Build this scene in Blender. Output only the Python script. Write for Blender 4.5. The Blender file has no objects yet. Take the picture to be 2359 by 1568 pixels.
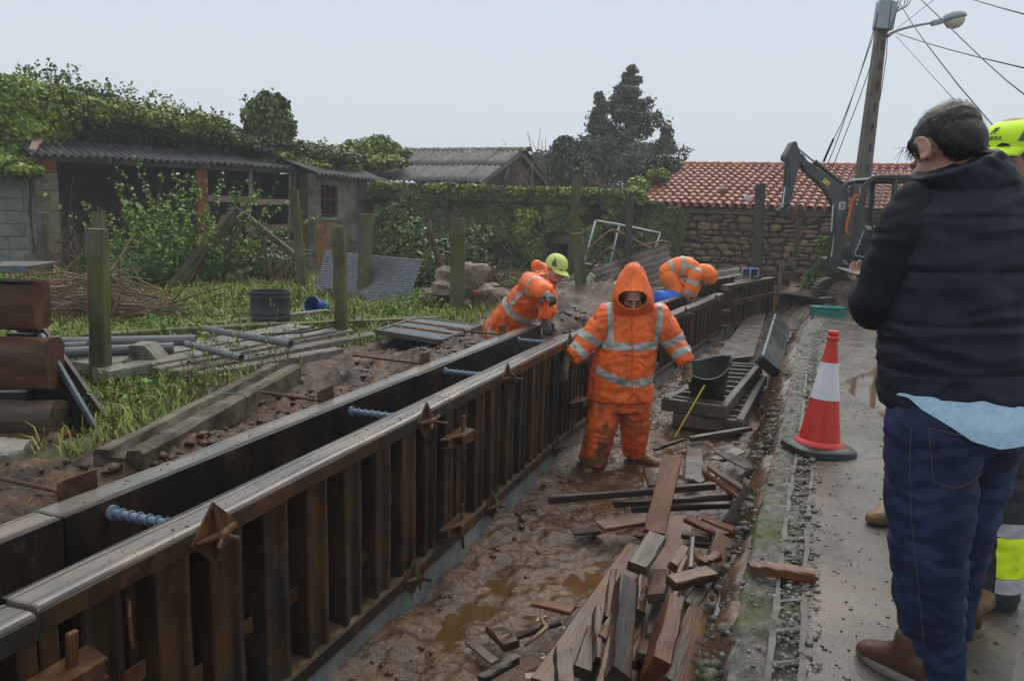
import bpy, bmesh, math, random
import numpy as np
from mathutils import Vector, Matrix, noise as mnoise
rnd = random.Random(7); nrs = np.random.RandomState(11)
SC = bpy.context.scene; COL = SC.collection
rad = math.radians

# ------------------------------------------------------------------ camera
CAMH = 1.45; PITCH = rad(9.46); ROLL = rad(1.5)
FPX = 18/23.5*2359.0; CX, CY = 1179.5, 784.0
_F = Vector((0, math.cos(PITCH), -math.sin(PITCH))); _U0 = Vector((0, math.sin(PITCH), math.cos(PITCH)))
_R = Vector((1, 0, 0))*math.cos(ROLL) + _U0*math.sin(ROLL)
_U = Vector((-1, 0, 0))*math.sin(ROLL) + _U0*math.cos(ROLL)
CAM = Vector((0, 0, CAMH))
cd = bpy.data.cameras.new('camera'); cam = bpy.data.objects.new('camera', cd); COL.objects.link(cam)
cd.lens = 18; cd.sensor_width = 23.5; cd.clip_start = .05; cd.clip_end = 900
m3 = Matrix((_R, _U, -_F)).transposed(); mm = m3.to_4x4(); mm.translation = CAM; cam.matrix_world = mm
SC.camera = cam

def ray(x, y): return _F + _R*((x-CX)/FPX) - _U*((y-CY)/FPX)
def G(x, y, z=0.0):                       # point where a sight line meets height z
    d = ray(x, y); return CAM + d*((z-CAMH)/d.z)
def AT(x, y, Y):                          # point on a sight line at depth Y
    d = ray(x, y); return CAM + d*(Y/d.y)

# ------------------------------------------------------------------ sky and light (overcast, rainy)
wd = bpy.data.worlds.new('World'); SC.world = wd; wd.use_nodes = True
nt = wd.node_tree; nt.nodes.clear()
SUN_EL, SUN_AZ = rad(55), rad(200)
sk = nt.nodes.new('ShaderNodeTexSky'); sk.sky_type = 'NISHITA'; sk.sun_disc = False
sk.sun_elevation = SUN_EL; sk.sun_rotation = SUN_AZ; sk.dust_density = 4; sk.air_density = 1.5
mx = nt.nodes.new('ShaderNodeMix'); mx.data_type = 'RGBA'; mx.inputs['Factor'].default_value = .95
mx.inputs[7].default_value = (4.3, 4.8, 5.3, 1)
bg = nt.nodes.new('ShaderNodeBackground'); bg.inputs['Strength'].default_value = .1
wo = nt.nodes.new('ShaderNodeOutputWorld')
nt.links.new(sk.outputs[0], mx.inputs[6]); nt.links.new(mx.outputs[2], bg.inputs['Color']); nt.links.new(bg.outputs[0], wo.inputs['Surface'])
sl = bpy.data.lights.new('sun', 'SUN'); sl.energy = 1.5; sl.angle = rad(60); sl.color = (1, .94, .84)
so = bpy.data.objects.new('sun', sl); COL.objects.link(so)
so.rotation_euler = (rad(90)-SUN_EL, 0, rad(180)-SUN_AZ+rad(180))
SC.view_settings.view_transform = 'Standard'; SC.view_settings.look = 'None'
SC.view_settings.exposure = .68; SC.view_settings.gamma = 1

# ------------------------------------------------------------------ materials
MATS = {}
def satc(c, k=1.38):
    l = .3*c[0]+.55*c[1]+.15*c[2]; return tuple(min(1, max(.0008, l+(v-l)*k)) for v in c)
def mat(name, cols, scale=6, rough=.6, rvar=.12, bump=.25, bscale=None, bdist=.01, metal=0, spec=.32, stretch=None,
        dirt=None, dirt2=None, island=0, orand=0, hue=0, detail=6, trans=0, coat=0, worldco=False, bands=None, alpha=None):
    ks = 1.38
    if name.startswith(('orange', 'cone', 'cap_', 'neon', 'bright_blue', 'exc_', 'yellow', 'sticker', 'skin', 'shirt', 'roof_tile', 'plastic', 'spray', 'galv', 'navy', 'denim')): ks = 1.0
    if name.startswith('form_'): ks = 1.15
    if name.startswith(('ivy', 'leaf', 'conifer', 'shrub', 'weed', 'grass')): ks = 1.12
    cols = [satc(c, ks) for c in cols]; dirt = dirt and (satc(dirt[0], ks),)+dirt[1:]; dirt2 = dirt2 and (satc(dirt2[0], ks),)+dirt2[1:]
    m = bpy.data.materials.new(name); m.use_nodes = True; t = m.node_tree; N = t.nodes; L = t.links
    b = N['Principled BSDF']; MATS[name] = m
    tc = N.new('ShaderNodeTexCoord'); co = tc.outputs['Object']
    if worldco:
        gm = N.new('ShaderNodeNewGeometry'); co = gm.outputs['Position']
    mp = N.new('ShaderNodeMapping'); L.new(co, mp.inputs['Vector'])
    if stretch: mp.inputs['Scale'].default_value = stretch
    if orand or True:
        oi = N.new('ShaderNodeObjectInfo')
        va = N.new('ShaderNodeVectorMath'); va.operation = 'SCALE'; va.inputs[0].default_value = (37, 19, 23)
        L.new(oi.outputs['Random'], va.inputs['Scale']); L.new(va.outputs[0], mp.inputs['Location'])
    def nz(sc, det=detail, dist=.3, vec=None):
        n = N.new('ShaderNodeTexNoise'); n.inputs['Scale'].default_value = sc; n.inputs['Detail'].default_value = det
        n.inputs['Roughness'].default_value = .62; n.inputs['Distortion'].default_value = dist
        L.new(vec or mp.outputs[0], n.inputs['Vector']); return n
    n1 = nz(scale)
    cr = N.new('ShaderNodeValToRGB'); L.new(n1.outputs[0], cr.inputs[0]); e = cr.color_ramp.elements
    k = len(cols)
    if k == 1: cols = [cols[0], cols[0]]; k = 2
    ps = [.33 + .36*i/(k-1) for i in range(k)]
    while len(e) < k: e.new(.5)
    for i in range(k): e[i].position = ps[i]; e[i].color = (*cols[i], 1)
    c = cr.outputs[0]
    def mixc(fac, a, colr):
        q = N.new('ShaderNodeMix'); q.data_type = 'RGBA'; L.new(fac, q.inputs[0]); L.new(a, q.inputs[6]); q.inputs[7].default_value = (*colr, 1); return q.outputs[2]
    for dd in (dirt, dirt2):
        if dd:
            dc, lo, hi, dsc = dd[:4]
            n2 = nz(dsc, 8, .6); mr = N.new('ShaderNodeMapRange'); mr.inputs[1].default_value = lo; mr.inputs[2].default_value = hi
            L.new(n2.outputs[0], mr.inputs[0]); c = mixc(mr.outputs[0], c, dc)
    if island or orand or hue:
        hs = N.new('ShaderNodeHueSaturation'); L.new(c, hs.inputs['Color'])
        if island:
            gi = N.new('ShaderNodeNewGeometry'); src = gi.outputs['Random Per Island']; amp = island
        else: src = oi.outputs['Random']; amp = orand
        mr = N.new('ShaderNodeMapRange'); mr.inputs[3].default_value = 1-amp; mr.inputs[4].default_value = 1+amp; L.new(src, mr.inputs[0]); L.new(mr.outputs[0], hs.inputs['Value'])
        if hue:
            mu = N.new('ShaderNodeMath'); mu.operation = 'MULTIPLY'; mu.inputs[1].default_value = 7.31; L.new(src, mu.inputs[0])
            fr = N.new('ShaderNodeMath'); fr.operation = 'FRACT'; L.new(mu.outputs[0], fr.inputs[0])
            m2 = N.new('ShaderNodeMapRange'); m2.inputs[3].default_value = .5-hue; m2.inputs[4].default_value = .5+hue; L.new(fr.outputs[0], m2.inputs[0]); L.new(m2.outputs[0], hs.inputs['Hue'])
        c = hs.outputs[0]
    L.new(c, b.inputs['Base Color'])
    n3 = nz(scale*1.7+1, 5)
    mr = N.new('ShaderNodeMapRange'); mr.inputs[1].default_value = .3; mr.inputs[2].default_value = .7
    mr.inputs[3].default_value = max(.03, rough-rvar); mr.inputs[4].default_value = min(1, rough+rvar)
    L.new(n3.outputs[0], mr.inputs[0]); L.new(mr.outputs[0], b.inputs['Roughness'])
    if bump:
        n4 = nz(bscale or scale*6, 6); bp = N.new('ShaderNodeBump'); bp.inputs['Strength'].default_value = bump; bp.inputs['Distance'].default_value = bdist
        L.new(n4.outputs[0], bp.inputs['Height']); L.new(bp.outputs[0], b.inputs['Normal'])
    b.inputs['Metallic'].default_value = metal; b.inputs['Specular IOR Level'].default_value = spec
    if trans: b.inputs['Transmission Weight'].default_value = trans
    if coat: b.inputs['Coat Weight'].default_value = coat; b.inputs['Coat Roughness'].default_value = .07
    if alpha is not None: b.inputs['Alpha'].default_value = alpha
    return m

# ------------------------------------------------------------------ mesh helpers
MW = {}
def frame(p, q, up=Vector((0, 0, 1))):
    p = Vector(p); q = Vector(q); x = (q-p).normalized(); y = up.cross(x)
    if y.length < 1e-4: y = Vector((0, 1, 0)).cross(x)
    y.normalize(); z = x.cross(y); m = Matrix((x, y, z)).transposed().to_4x4(); m.translation = p; return m
class MB:
    def __init__(s): s.v = []; s.f = []; s.mi = []; s.cur = 0
    def add(s, vs, fs, M=None):
        o = len(s.v)
        s.v += [tuple((M @ Vector(v)) if M else v) for v in vs]
        s.f += [tuple(i+o for i in f) for f in fs]; s.mi += [s.cur]*len(fs); return s
    def box(s, c, d, M=None, b=0.0, jit=0):
        hx, hy, hz = d[0]/2, d[1]/2, d[2]/2; c = Vector(c)
        if b <= 0:
            vs = [c+Vector((x*hx, y*hy, z*hz)) for x in (-1, 1) for y in (-1, 1) for z in (-1, 1)]
            fs = [(0, 1, 3, 2), (4, 6, 7, 5), (0, 4, 5, 1), (2, 3, 7, 6), (0, 2, 6, 4), (1, 5, 7, 3)]
        else:
            b = min(b, hx*.45, hy*.45, hz*.45); vs = []; ix = {}
            for x in (-1, 1):
                for y in (-1, 1):
                    for z in (-1, 1):
                        for k in range(3):
                            e = [hx, hy, hz]; e = [e[i]-(0 if i == k else b) for i in range(3)]
                            ix[(x, y, z, k)] = len(vs); vs.append(c+Vector((x*e[0], y*e[1], z*e[2])))
            fs = []
            for sx in (-1, 1):
                q = [ix[(sx, -1, -1, 0)], ix[(sx, 1, -1, 0)], ix[(sx, 1, 1, 0)], ix[(sx, -1, 1, 0)]]; fs.append(q if sx > 0 else q[::-1])
                q = [ix[(-1, sx, -1, 1)], ix[(1, sx, -1, 1)], ix[(1, sx, 1, 1)], ix[(-1, sx, 1, 1)]]; fs.append(q[::-1] if sx > 0 else q)
                q = [ix[(-1, -1, sx, 2)], ix[(1, -1, sx, 2)], ix[(1, 1, sx, 2)], ix[(-1, 1, sx, 2)]]; fs.append(q if sx > 0 else q[::-1])
            for a in (-1, 1):
                for d_ in (-1, 1):
                    fs.append([ix[(-1, a, d_, 1)], ix[(1, a, d_, 1)], ix[(1, a, d_, 2)], ix[(-1, a, d_, 2)]])
                    fs.append([ix[(a, -1, d_, 0)], ix[(a, 1, d_, 0)], ix[(a, 1, d_, 2)], ix[(a, -1, d_, 2)]])
                    fs.append([ix[(a, d_, -1, 0)], ix[(a, d_, 1, 0)], ix[(a, d_, 1, 1)], ix[(a, d_, -1, 1)]])
            for x in (-1, 1):
                for y in (-1, 1):
                    for z in (-1, 1): fs.append([ix[(x, y, z, k)] for k in range(3)])
        if jit: vs = [v+Vector((rnd.uniform(-jit, jit), rnd.uniform(-jit, jit), rnd.uniform(-jit, jit))) for v in vs]
        return s.add(vs, fs, M)
    def beam(s, p, q, w, h, b=.004, up=Vector((0, 0, 1)), jit=0):
        M = frame(p, q, Vector(up)); L = (Vector(q)-Vector(p)).length
        return s.box((L/2, 0, 0), (L, w, h), M, b, jit)
    def loft(s, rings, closed=True, cap=True):
        n = len(rings[0]); o = len(s.v); fs = []
        for r in rings: s.v += [tuple(p) for p in r]
        for i in range(len(rings)-1):
            for j in range(n if closed else n-1):
                k = (j+1) % n; fs.append((o+i*n+j, o+i*n+k, o+(i+1)*n+k, o+(i+1)*n+j))
        if cap and closed:
            fs.append(tuple(o+j for j in range(n))[::-1]); fs.append(tuple(o+(len(rings)-1)*n+j for j in range(n)))
        s.f += fs; s.mi += [s.cur]*len(fs); return s
    def tube(s, pts, r, n=8, cap=True, flat=1.0, up=None):
        pts = [Vector(p) for p in pts]; rs = r if isinstance(r, (list, tuple)) else [r]*len(pts)
        rings = []; pv = None
        for i, p in enumerate(pts):
            t = (pts[min(i+1, len(pts)-1)]-pts[max(i-1, 0)]).normalized()
            if pv is None:
                a = Vector(up) if up else (Vector((0, 0, 1)) if abs(t.z) < .9 else Vector((1, 0, 0)))
            else: a = pv
            a = (a-t*a.dot(t))
            if a.length < 1e-5: a = Vector((1, 0, 0)).cross(t)
            a.normalize(); b = t.cross(a); pv = a
            rings.append([p+(a*math.cos(2*math.pi*j/n)*flat+b*math.sin(2*math.pi*j/n))*rs[i] for j in range(n)])
        return s.loft(rings, True, cap)
    def lathe(s, prof, n=24, M=None, cap=False, fr=0, to=2*math.pi):
        full = abs(to-fr-2*math.pi) < 1e-6; rings = []
        cnt = n if full else n+1
        for r, z in prof:
            ring = [Vector((r*math.cos(fr+(to-fr)*j/n), r*math.sin(fr+(to-fr)*j/n), z)) for j in range(cnt)]
            rings.append([M @ p for p in ring] if M else ring)
        return s.loft(rings, full, cap)
    def grid(s, P):                       # P[i][j] -> points
        n = len(P[0]); o = len(s.v)
        for r in P: s.v += [tuple(p) for p in r]
        fs = [(o+i*n+j, o+i*n+j+1, o+(i+1)*n+j+1, o+(i+1)*n+j) for i in range(len(P)-1) for j in range(n-1)]
        s.f += fs; s.mi += [s.cur]*len(fs); return s
    def sphere(s, c, r, n=12, M=None, sc=(1, 1, 1)):
        rings = []
        for i in range(n//2+1):
            a = math.pi*i/(n//2); ring = []
            for j in range(n):
                p = Vector((math.sin(a)*math.cos(2*math.pi*j/n)*sc[0], math.sin(a)*math.sin(2*math.pi*j/n)*sc[1], -math.cos(a)*sc[2]))*r
                p = (M @ p if M else p)+Vector(c); ring.append(p)
            rings.append(ring)
        return s.loft(rings, True, False)
def props(o, label=None, cat=None, group=None, kind=None):
    if label: o['label'] = label
    if cat: o['category'] = cat
    if group: o['group'] = group
    if kind: o['kind'] = kind
    return o
def thing(name, label, cat, loc=(0, 0, 0), rot=(0, 0, 0), group=None, kind=None):
    o = bpy.data.objects.new(name, None); COL.objects.link(o); o.empty_display_size = .1
    o.location = loc; o.rotation_euler = rot
    from mathutils import Euler
    MW[o] = Matrix.Translation(Vector(loc)) @ Euler(rot).to_matrix().to_4x4()
    return props(o, label, cat, group, kind)
def link(name, me, parent=None, M=None):
    o = bpy.data.objects.new(name, me); COL.objects.link(o)
    if parent: o.parent = parent
    W = (MW.get(parent, Matrix()) if parent else Matrix())
    if M is not None: o.matrix_basis = M; W = W @ M
    MW[o] = W
    return o
def build(mb, name, mats, parent=None, label=None, cat=None, group=None, kind=None, local=False, smooth=False, origin=None, ang=None):
    """world-space MB -> object; origin = base centre for top-level things, parent space for parts"""
    me = bpy.data.meshes.new(name); V = mb.v
    if not isinstance(mats, (list, tuple)): mats = [mats]
    if local: M = Matrix()
    elif parent is not None: M = MW[parent].inverted()
    else:
        a = np.array(V); 
        if origin is None: origin = ((a[:, 0].min()+a[:, 0].max())/2, (a[:, 1].min()+a[:, 1].max())/2, a[:, 2].min())
        M = Matrix.Translation(-Vector(origin))
    if local: VV = V
    else:
        A = np.array(V); Mn = np.array(M); VV = (A @ Mn[:3, :3].T + Mn[:3, 3]).tolist()
    me.from_pydata(VV, [], mb.f)
    for m_ in mats: me.materials.append(MATS[m_] if isinstance(m_, str) else m_)
    if len(mats) > 1: me.polygons.foreach_set('material_index', mb.mi)
    if smooth:
        me.polygons.foreach_set('use_smooth', [True]*len(me.polygons))
        if ang: me.set_sharp_from_angle(angle=rad(ang))
    o = link(name, me, parent, None if (parent or local) else Matrix.Translation(Vector(origin)))
    return props(o, label, cat, group, kind)
def fastmesh(name, V, F4, mats, parent=None, label=None, cat=None, group=None, kind=None, smooth=False, tri=False):
    """numpy verts (n,3) + quad/tri index array; world coordinates"""
    if parent is not None:
        Mn = np.array(MW[parent].inverted()); V = V @ Mn[:3, :3].T + Mn[:3, 3]
    k = F4.shape[1]; me = bpy.data.meshes.new(name)
    me.vertices.add(len(V)); me.vertices.foreach_set('co', V.astype(np.float32).ravel())
    me.loops.add(F4.size); me.loops.foreach_set('vertex_index', F4.astype(np.int32).ravel())
    me.polygons.add(len(F4)); me.polygons.foreach_set('loop_start', np.arange(0, F4.size, k, dtype=np.int32))
    me.polygons.foreach_set('loop_total', np.full(len(F4), k, dtype=np.int32))
    if smooth: me.polygons.foreach_set('use_smooth', np.ones(len(F4), dtype=bool))
    me.update(calc_edges=True); me.validate()
    for m_ in (mats if isinstance(mats, (list, tuple)) else [mats]): me.materials.append(MATS[m_])
    o = link(name, me, parent); return props(o, label, cat, group, kind)
def copy_tree(o, parent=None, M=None):
    c = o.copy(); COL.objects.link(c)
    if parent: c.parent = parent
    if M is not None: c.matrix_basis = M
    MW[c] = (MW.get(parent, Matrix()) if parent else Matrix()) @ c.matrix_basis
    for ch in list(o.children): copy_tree(ch, c)
    return c
# value noise in numpy
_pt = nrs.rand(256, 256)
def vn(x, y, seed=0):
    x = np.asarray(x, float)+seed*17.3; y = np.asarray(y, float)+seed*9.1
    xi = np.floor(x).astype(int); yi = np.floor(y).astype(int); fx = x-xi; fy = y-yi
    fx = fx*fx*(3-2*fx); fy = fy*fy*(3-2*fy); g = lambda a, b: _pt[a & 255, b & 255]
    return (g(xi, yi)*(1-fx)+g(xi+1, yi)*fx)*(1-fy)+(g(xi, yi+1)*(1-fx)+g(xi+1, yi+1)*fx)*fy
def fbm(x, y, oct=4, seed=0, ga=.5):
    s = 0; a = 1; t = 0
    for k in range(oct): s = s+a*vn(np.asarray(x)*2**k, np.asarray(y)*2**k, seed+k*3); t += a; a *= ga
    return s/t-.5
def interp(y, ys, xs): return np.interp(y, ys, xs)
# ------------------------------------------------------------------ layout curves
WY = [-5, -3, 6.38, 12.3, 14.7, 17.5]; WX = [-3.665, -2.93, .53, 3.3, 4.95, 6.9]
KY = [-5, 2.27, 3.7, 5.6, 8.73, 11.0, 13.34, 15.2, 17, 20, 26]; KX = [-2.15, .67, 1.22, 1.98, 3.19, 4.11, 5.32, 6.5, 8.6, 14, 30]
def wallx(y): return np.interp(y, WY, WX)
def kerbx(y): return np.interp(y, KY, KX)
FLOOR = -.6
# ------------------------------------------------------------------ ground materials
mat('far_ground', [(.05, .07, .025), (.08, .09, .04)], 2, .9, bump=.4)
mat('mud', [(.032, .017, .009), (.072, .041, .022), (.125, .077, .043)], 5, .22, .12, .6, 34, .02, dirt=((.1, .064, .038), .55, .7, 1.7), worldco=True, spec=.5)
mat('muddy_water', [(.075, .047, .026), (.1, .065, .038)], 3, .04, .02, .05, 9, .003, worldco=True, spec=.5)
mat('soil', [(.024, .014, .009), (.06, .034, .02), (.13, .076, .043)], 6, .42, .16, .6, 30, .02, dirt=((.012, .01, .009), .5, .62, 2.6), dirt2=((.2, .11, .055), .6, .72, 5), worldco=True, spec=.3)
mat('wet_road', [(.045, .04, .034), (.08, .07, .059), (.125, .108, .089)], 1.6, .26, .18, .6, 110, .008, dirt=((.04, .033, .028), .5, .64, 5), dirt2=((.17, .125, .082), .56, .72, 1.1), detail=10, worldco=True, spec=.5, coat=.15)
mat('road_edge', [(.04, .036, .03), (.1, .092, .08), (.19, .18, .16)], 22, .45, .15, .7, 60, .02, dirt=((.055, .065, .02), .5, .62, 4), worldco=True)
mat('kerb_concrete', [(.075, .07, .062), (.135, .128, .115)], 14, .5, .12, .5, 70, .006, dirt=((.06, .055, .04), .5, .65, 6), worldco=True)
mat('pebble', [(.06, .06, .06), (.16, .15, .14), (.26, .24, .21)], 3, .4, island=.45)
mat('grass_blade', [(.14, .185, .035), (.22, .27, .055)], 4, .45, bump=0, island=.35, hue=.03, worldco=True)
mat('straw', [(.17, .17, .055), (.24, .2, .08)], 4, .5, bump=0, island=.35, hue=.02)
mat('weed_leaf', [(.05, .13, .02), (.09, .19, .035)], 4, .4, bump=0, island=.35, hue=.02)

# distant ground sheet
mb = MB(); n = 24
mb.grid([[(-450+900*i/n, -300+900*j/n, -1.3) for i in range(n+1)] for j in range(n+1)])
build(mb, 'ground', 'far_ground', kind='structure')

def moundh(x, y):
    v = (wallx(y)-.56-x)*.93
    h = .25*np.exp(-((v-.5)/.75)**2)*(1+.7*fbm(x*1.1, y*1.1, 3, 4))
    h = h*np.clip((11.5-y)/3, .25, 1)
    return np.maximum(h, 0), v
def yardz(x, y, fine=True):
    x = np.asarray(x, float); y = np.asarray(y, float)
    h, v = moundh(x, y)
    near = np.clip(1-(v-1.9)/.9, 0, 1)*np.clip((y+3)/3, 0, 1)
    z = h+.10*fbm(x*.7, y*.7, 3, 1)*np.clip(v, 0, 1)
    z = z+near*(.17*fbm(x*2.7, y*2.7, 4, 2, .55)-.17*np.abs(fbm(x*4.5, y*4.5, 4, 6, .6))-.09*np.abs(fbm(x*13, y*13, 3, 7, .65))+.05*fbm(x*24, y*24, 2, 8)+.05)
    z = z-.3*np.clip(1-v/.25, 0, 1)*np.clip((y-6.6)/.8, 0, 1)*np.clip((9-y), 0, 1)
    z = z+.035*fbm(x*5, y*5, 3, 9)*(1-near)
    for mx_, my_, hh_, rx_, ry_ in ((1.35, 12.6, .34, .8, .7), (.55, 11.2, .32, .6, .75), (-.6, 11.9, .35, .7, .45)):
        gg = np.exp(-((x-mx_)/rx_)**2-((y-my_)/ry_)**2); z = z+hh_*gg*(1+.9*fbm(x*2.5, y*2.5, 4, 44)); z = z+.06*gg*np.abs(fbm(x*9, y*9, 3, 45))
    return z
def soilmask(x, y):
    v = (wallx(y)-.56-x)*.93
    lim = 1.55+1.1*fbm(x*.55+3, y*.55, 3, 5)+np.interp(y, [2, 4, 7, 9, 12, 15], [.1, .0, .75, .35, .9, 2.5])
    g_ = np.exp(-((x-1.35)/1.1)**2-((y-12.6)/1.0)**2)+np.exp(-((x-.55)/.9)**2-((y-11.2)/1.1)**2)+np.exp(-((x+.6)/.8)**2-((y-11.9)/.5)**2)
    return np.maximum(1/(1+np.exp((v-lim)*7)), np.clip(g_*2-.5, 0, 1))
def sheet(name, P, mats, kind='structure', attr=None):
    P = np.asarray(P); r, c, _ = P.shape; I = np.arange(r*c).reshape(r, c)
    F = np.stack([I[:-1, :-1], I[:-1, 1:], I[1:, 1:], I[1:, :-1]], -1).reshape(-1, 4)
    o = fastmesh(name, P.reshape(-1, 3), F, mats, kind=kind, smooth=True)
    if attr is not None:
        a = o.data.attributes.new('cover', 'FLOAT', 'POINT'); a.data.foreach_set('value', attr.astype(np.float32).ravel())
    return o
# yard material: bare soil where it was dug, thatch and moss elsewhere (vertex attribute 'cover')
ym = mat('yard', [(.024, .014, .009), (.06, .034, .02), (.125, .074, .042)], 6, .5, .16, .7, 30, .025, dirt=((.012, .01, .009), .5, .62, 2.6), dirt2=((.17, .1, .055), .6, .72, 6), worldco=True, spec=.3)
t = ym.node_tree; b = t.nodes['Principled BSDF']; lk = b.inputs['Base Color'].links[0].from_socket
at_ = t.nodes.new('ShaderNodeAttribute'); at_.attribute_name = 'cover'
n_ = t.nodes.new('ShaderNodeTexNoise'); n_.inputs['Scale'].default_value = 9; n_.inputs['Detail'].default_value = 8
gp = t.nodes.new('ShaderNodeNewGeometry'); t.links.new(gp.outputs['Position'], n_.inputs['Vector'])
cr = t.nodes.new('ShaderNodeValToRGB'); t.links.new(n_.outputs[0], cr.inputs[0])
cr.color_ramp.elements[0].position = .35; cr.color_ramp.elements[0].color = (.028, .04, .012, 1)
cr.color_ramp.elements[1].position = .65; cr.color_ramp.elements[1].color = (.095, .09, .03, 1)
q = t.nodes.new('ShaderNodeMix'); q.data_type = 'RGBA'; t.links.new(at_.outputs['Fac'], q.inputs[0]); t.links.new(cr.outputs[0], q.inputs[6]); t.links.new(lk, q.inputs[7]); t.links.new(q.outputs[2], b.inputs['Base Color'])

ys = np.concatenate([np.arange(-4, 1, .25), np.arange(1, 9, .035), np.arange(9, 17, .1), np.arange(17, 30, .6), np.arange(30, 150, 8)])
us = np.concatenate([np.arange(0, 3.2, .035), np.arange(3.2, 9, .14), np.arange(9, 20, .5), np.arange(20, 150, 6)])
right = np.where(ys < 14.5, wallx(ys)-.5, wallx(ys)-.5+(kerbx(ys)+.4-wallx(ys)+.5)*np.clip((ys-14.5)/.5, 0, 1))
X = right[:, None]-us[None, :]; Yg = np.repeat(ys[:, None], len(us), 1)
Z = yardz(X, Yg)
kk = np.clip((X-kerbx(Yg)+.6)/.4, 0, 1)*(Yg > 14.4); Z = Z*(1-kk)+kk*(-.13)
sheet('yard_ground', np.stack([X, Yg, Z], -1), 'yard', attr=soilmask(X, Yg))

# trench floor with churned mud
ys = np.concatenate([np.arange(-3, 1.6, .12), np.arange(1.6, 9, .018), np.arange(9, 15.2, .06)])
ts = np.linspace(0, 1, 92)
x0 = wallx(ys)-.06; x1 = kerbx(ys)+.03
X = x0[:, None]+(x1-x0)[:, None]*ts[None, :]; Yg = np.repeat(ys[:, None], len(ts), 1); T = np.repeat(ts[None, :], len(ys), 0)
def trenchz(x, y, t=None):
    x = np.asarray(x, float); y = np.asarray(y, float)
    if t is None: t = (x-(wallx(y)-.06))/((kerbx(y)+.03)-(wallx(y)-.06))
    bank = np.interp(y, [0, 5, 8, 10, 15], [.86, .84, .80, .70, .6])
    k = np.clip((t-bank)/(1-bank), 0, 1); wob = fbm(x*2.2, y*2.2, 3, 8)
    k = np.clip(k+wob*.5*(k > 0)*(k < 1)*np.interp(y, [8, 11], [1, .5]), 0, 1); k = k*k*(3-2*k)
    k = np.maximum(k, np.clip((y-14.2)/.9, 0, 1)); k = k*k*(3-2*k)*.3+k*.7
    z = FLOOR+.55*k
    a = 1+.25*k*(1-k)*4
    z = z+a*(.09*fbm(x*2.3, y*2.3, 3, 12)-.12*np.abs(fbm(x*3.6, y*3.6, 4, 14, .55))-.055*np.abs(fbm(x*11, y*11, 3, 17, .6))+.022*fbm(x*25, y*25, 2, 18)+.035)
    z = z+.05*np.clip(1-t/.16, 0, 1)*(1+fbm(x*5, y*5, 2, 3))
    z = z-.02*np.exp(-((t-.42)/.25)**2)*np.clip((8-y)/2, 0, 1)
    return z
Z = trenchz(X, Yg, T)
WL0 = float(np.percentile(Z[(T > .1) & (T < .72) & (Yg > 2) & (Yg < 7.5)], 13))
sheet('trench_mud', np.stack([X, Yg, Z], -1), 'mud')
P = [[(wallx(y)+.02+(kerbx(y)-wallx(y)-.3)*k/8, y, WL0) for k in range(9)] for y in np.arange(-2.5, 9.4, .3)]
sheet('puddle_water', P, 'muddy_water')

# road sheet, edge strip and gutter frame
EDGE = .26
def roadz(x, y):
    d = np.asarray(x)-kerbx(y)
    return .012*fbm(np.asarray(x)*1.3, np.asarray(y)*1.3, 3, 21)-np.interp(y, [9, 13.5, 20], [0, -.0, -.0])*0-.075*np.clip((np.asarray(y)-9)/5, 0, 1)-.018*np.exp(-((d-1.05)/.5)**2)*np.exp(-((np.asarray(y)-6.9)/1.5)**2)
ys = np.concatenate([np.arange(-4, 1.5, .2), np.arange(1.5, 9, .06), np.arange(9, 26, .2)])
us = np.concatenate([np.arange(EDGE, 3, .06), np.arange(3, 12, .4), np.arange(12, 60, 4)])
X = kerbx(ys)[:, None]+us[None, :]; Yg = np.repeat(ys[:, None], len(us), 1)
sheet('road', np.stack([X, Yg, roadz(X, Yg)], -1), 'wet_road')
us = np.linspace(-.02, EDGE+.02, 26)
ys = np.concatenate([np.arange(-3, 1.5, .12), np.arange(1.5, 9, .018), np.arange(9, 15.5, .06)])
X = kerbx(ys)[:, None]+us[None, :]; Yg = np.repeat(ys[:, None], len(us), 1); U = np.repeat(us[None, :], len(ys), 0)
ed = np.clip(1-(U+.02)/.05, 0, 1)
Z = -.01+.09*fbm(X*8, Yg*8, 4, 31, .65)+.03*np.clip(fbm(X*2, Yg*2, 2, 33), 0, 1)-.10*ed+roadz(X, Yg)
Z = np.where(U > EDGE-.03, np.minimum(Z, roadz(X, Yg)-.004), Z)
X = X+ed*.06*fbm(Yg*2.2, Yg*.3, 3, 35)
sheet('road_edge', np.stack([X, Yg, Z], -1), 'road_edge')
# puddle on the road
mat('road_water', [(.1, .07, .043), (.13, .092, .06)], 1, .05, .02, .04, 14, .003, spec=.5, worldco=True)
ring = []; c0 = Vector((float(kerbx(6.9))+.72, 6.9, 0))
for k in range(40):
    a = 2*math.pi*k/40; rr = 1+.16*math.sin(3*a+.5)+.1*math.sin(5*a)+.07*math.sin(9*a+1)
    ring.append((c0.x+.36*rr*math.cos(a)+.36*1.5*rr*math.sin(a)*.38, c0.y+1.45*rr*math.sin(a), -.0085))
mb = MB(); mb.add([tuple(c0+Vector((0, 0, -.0085)))]+ring, [(0, 1+k, 1+(k+1) % 40) for k in range(40)]); build(mb, 'road_puddle', 'road_water', kind='structure')

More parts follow.
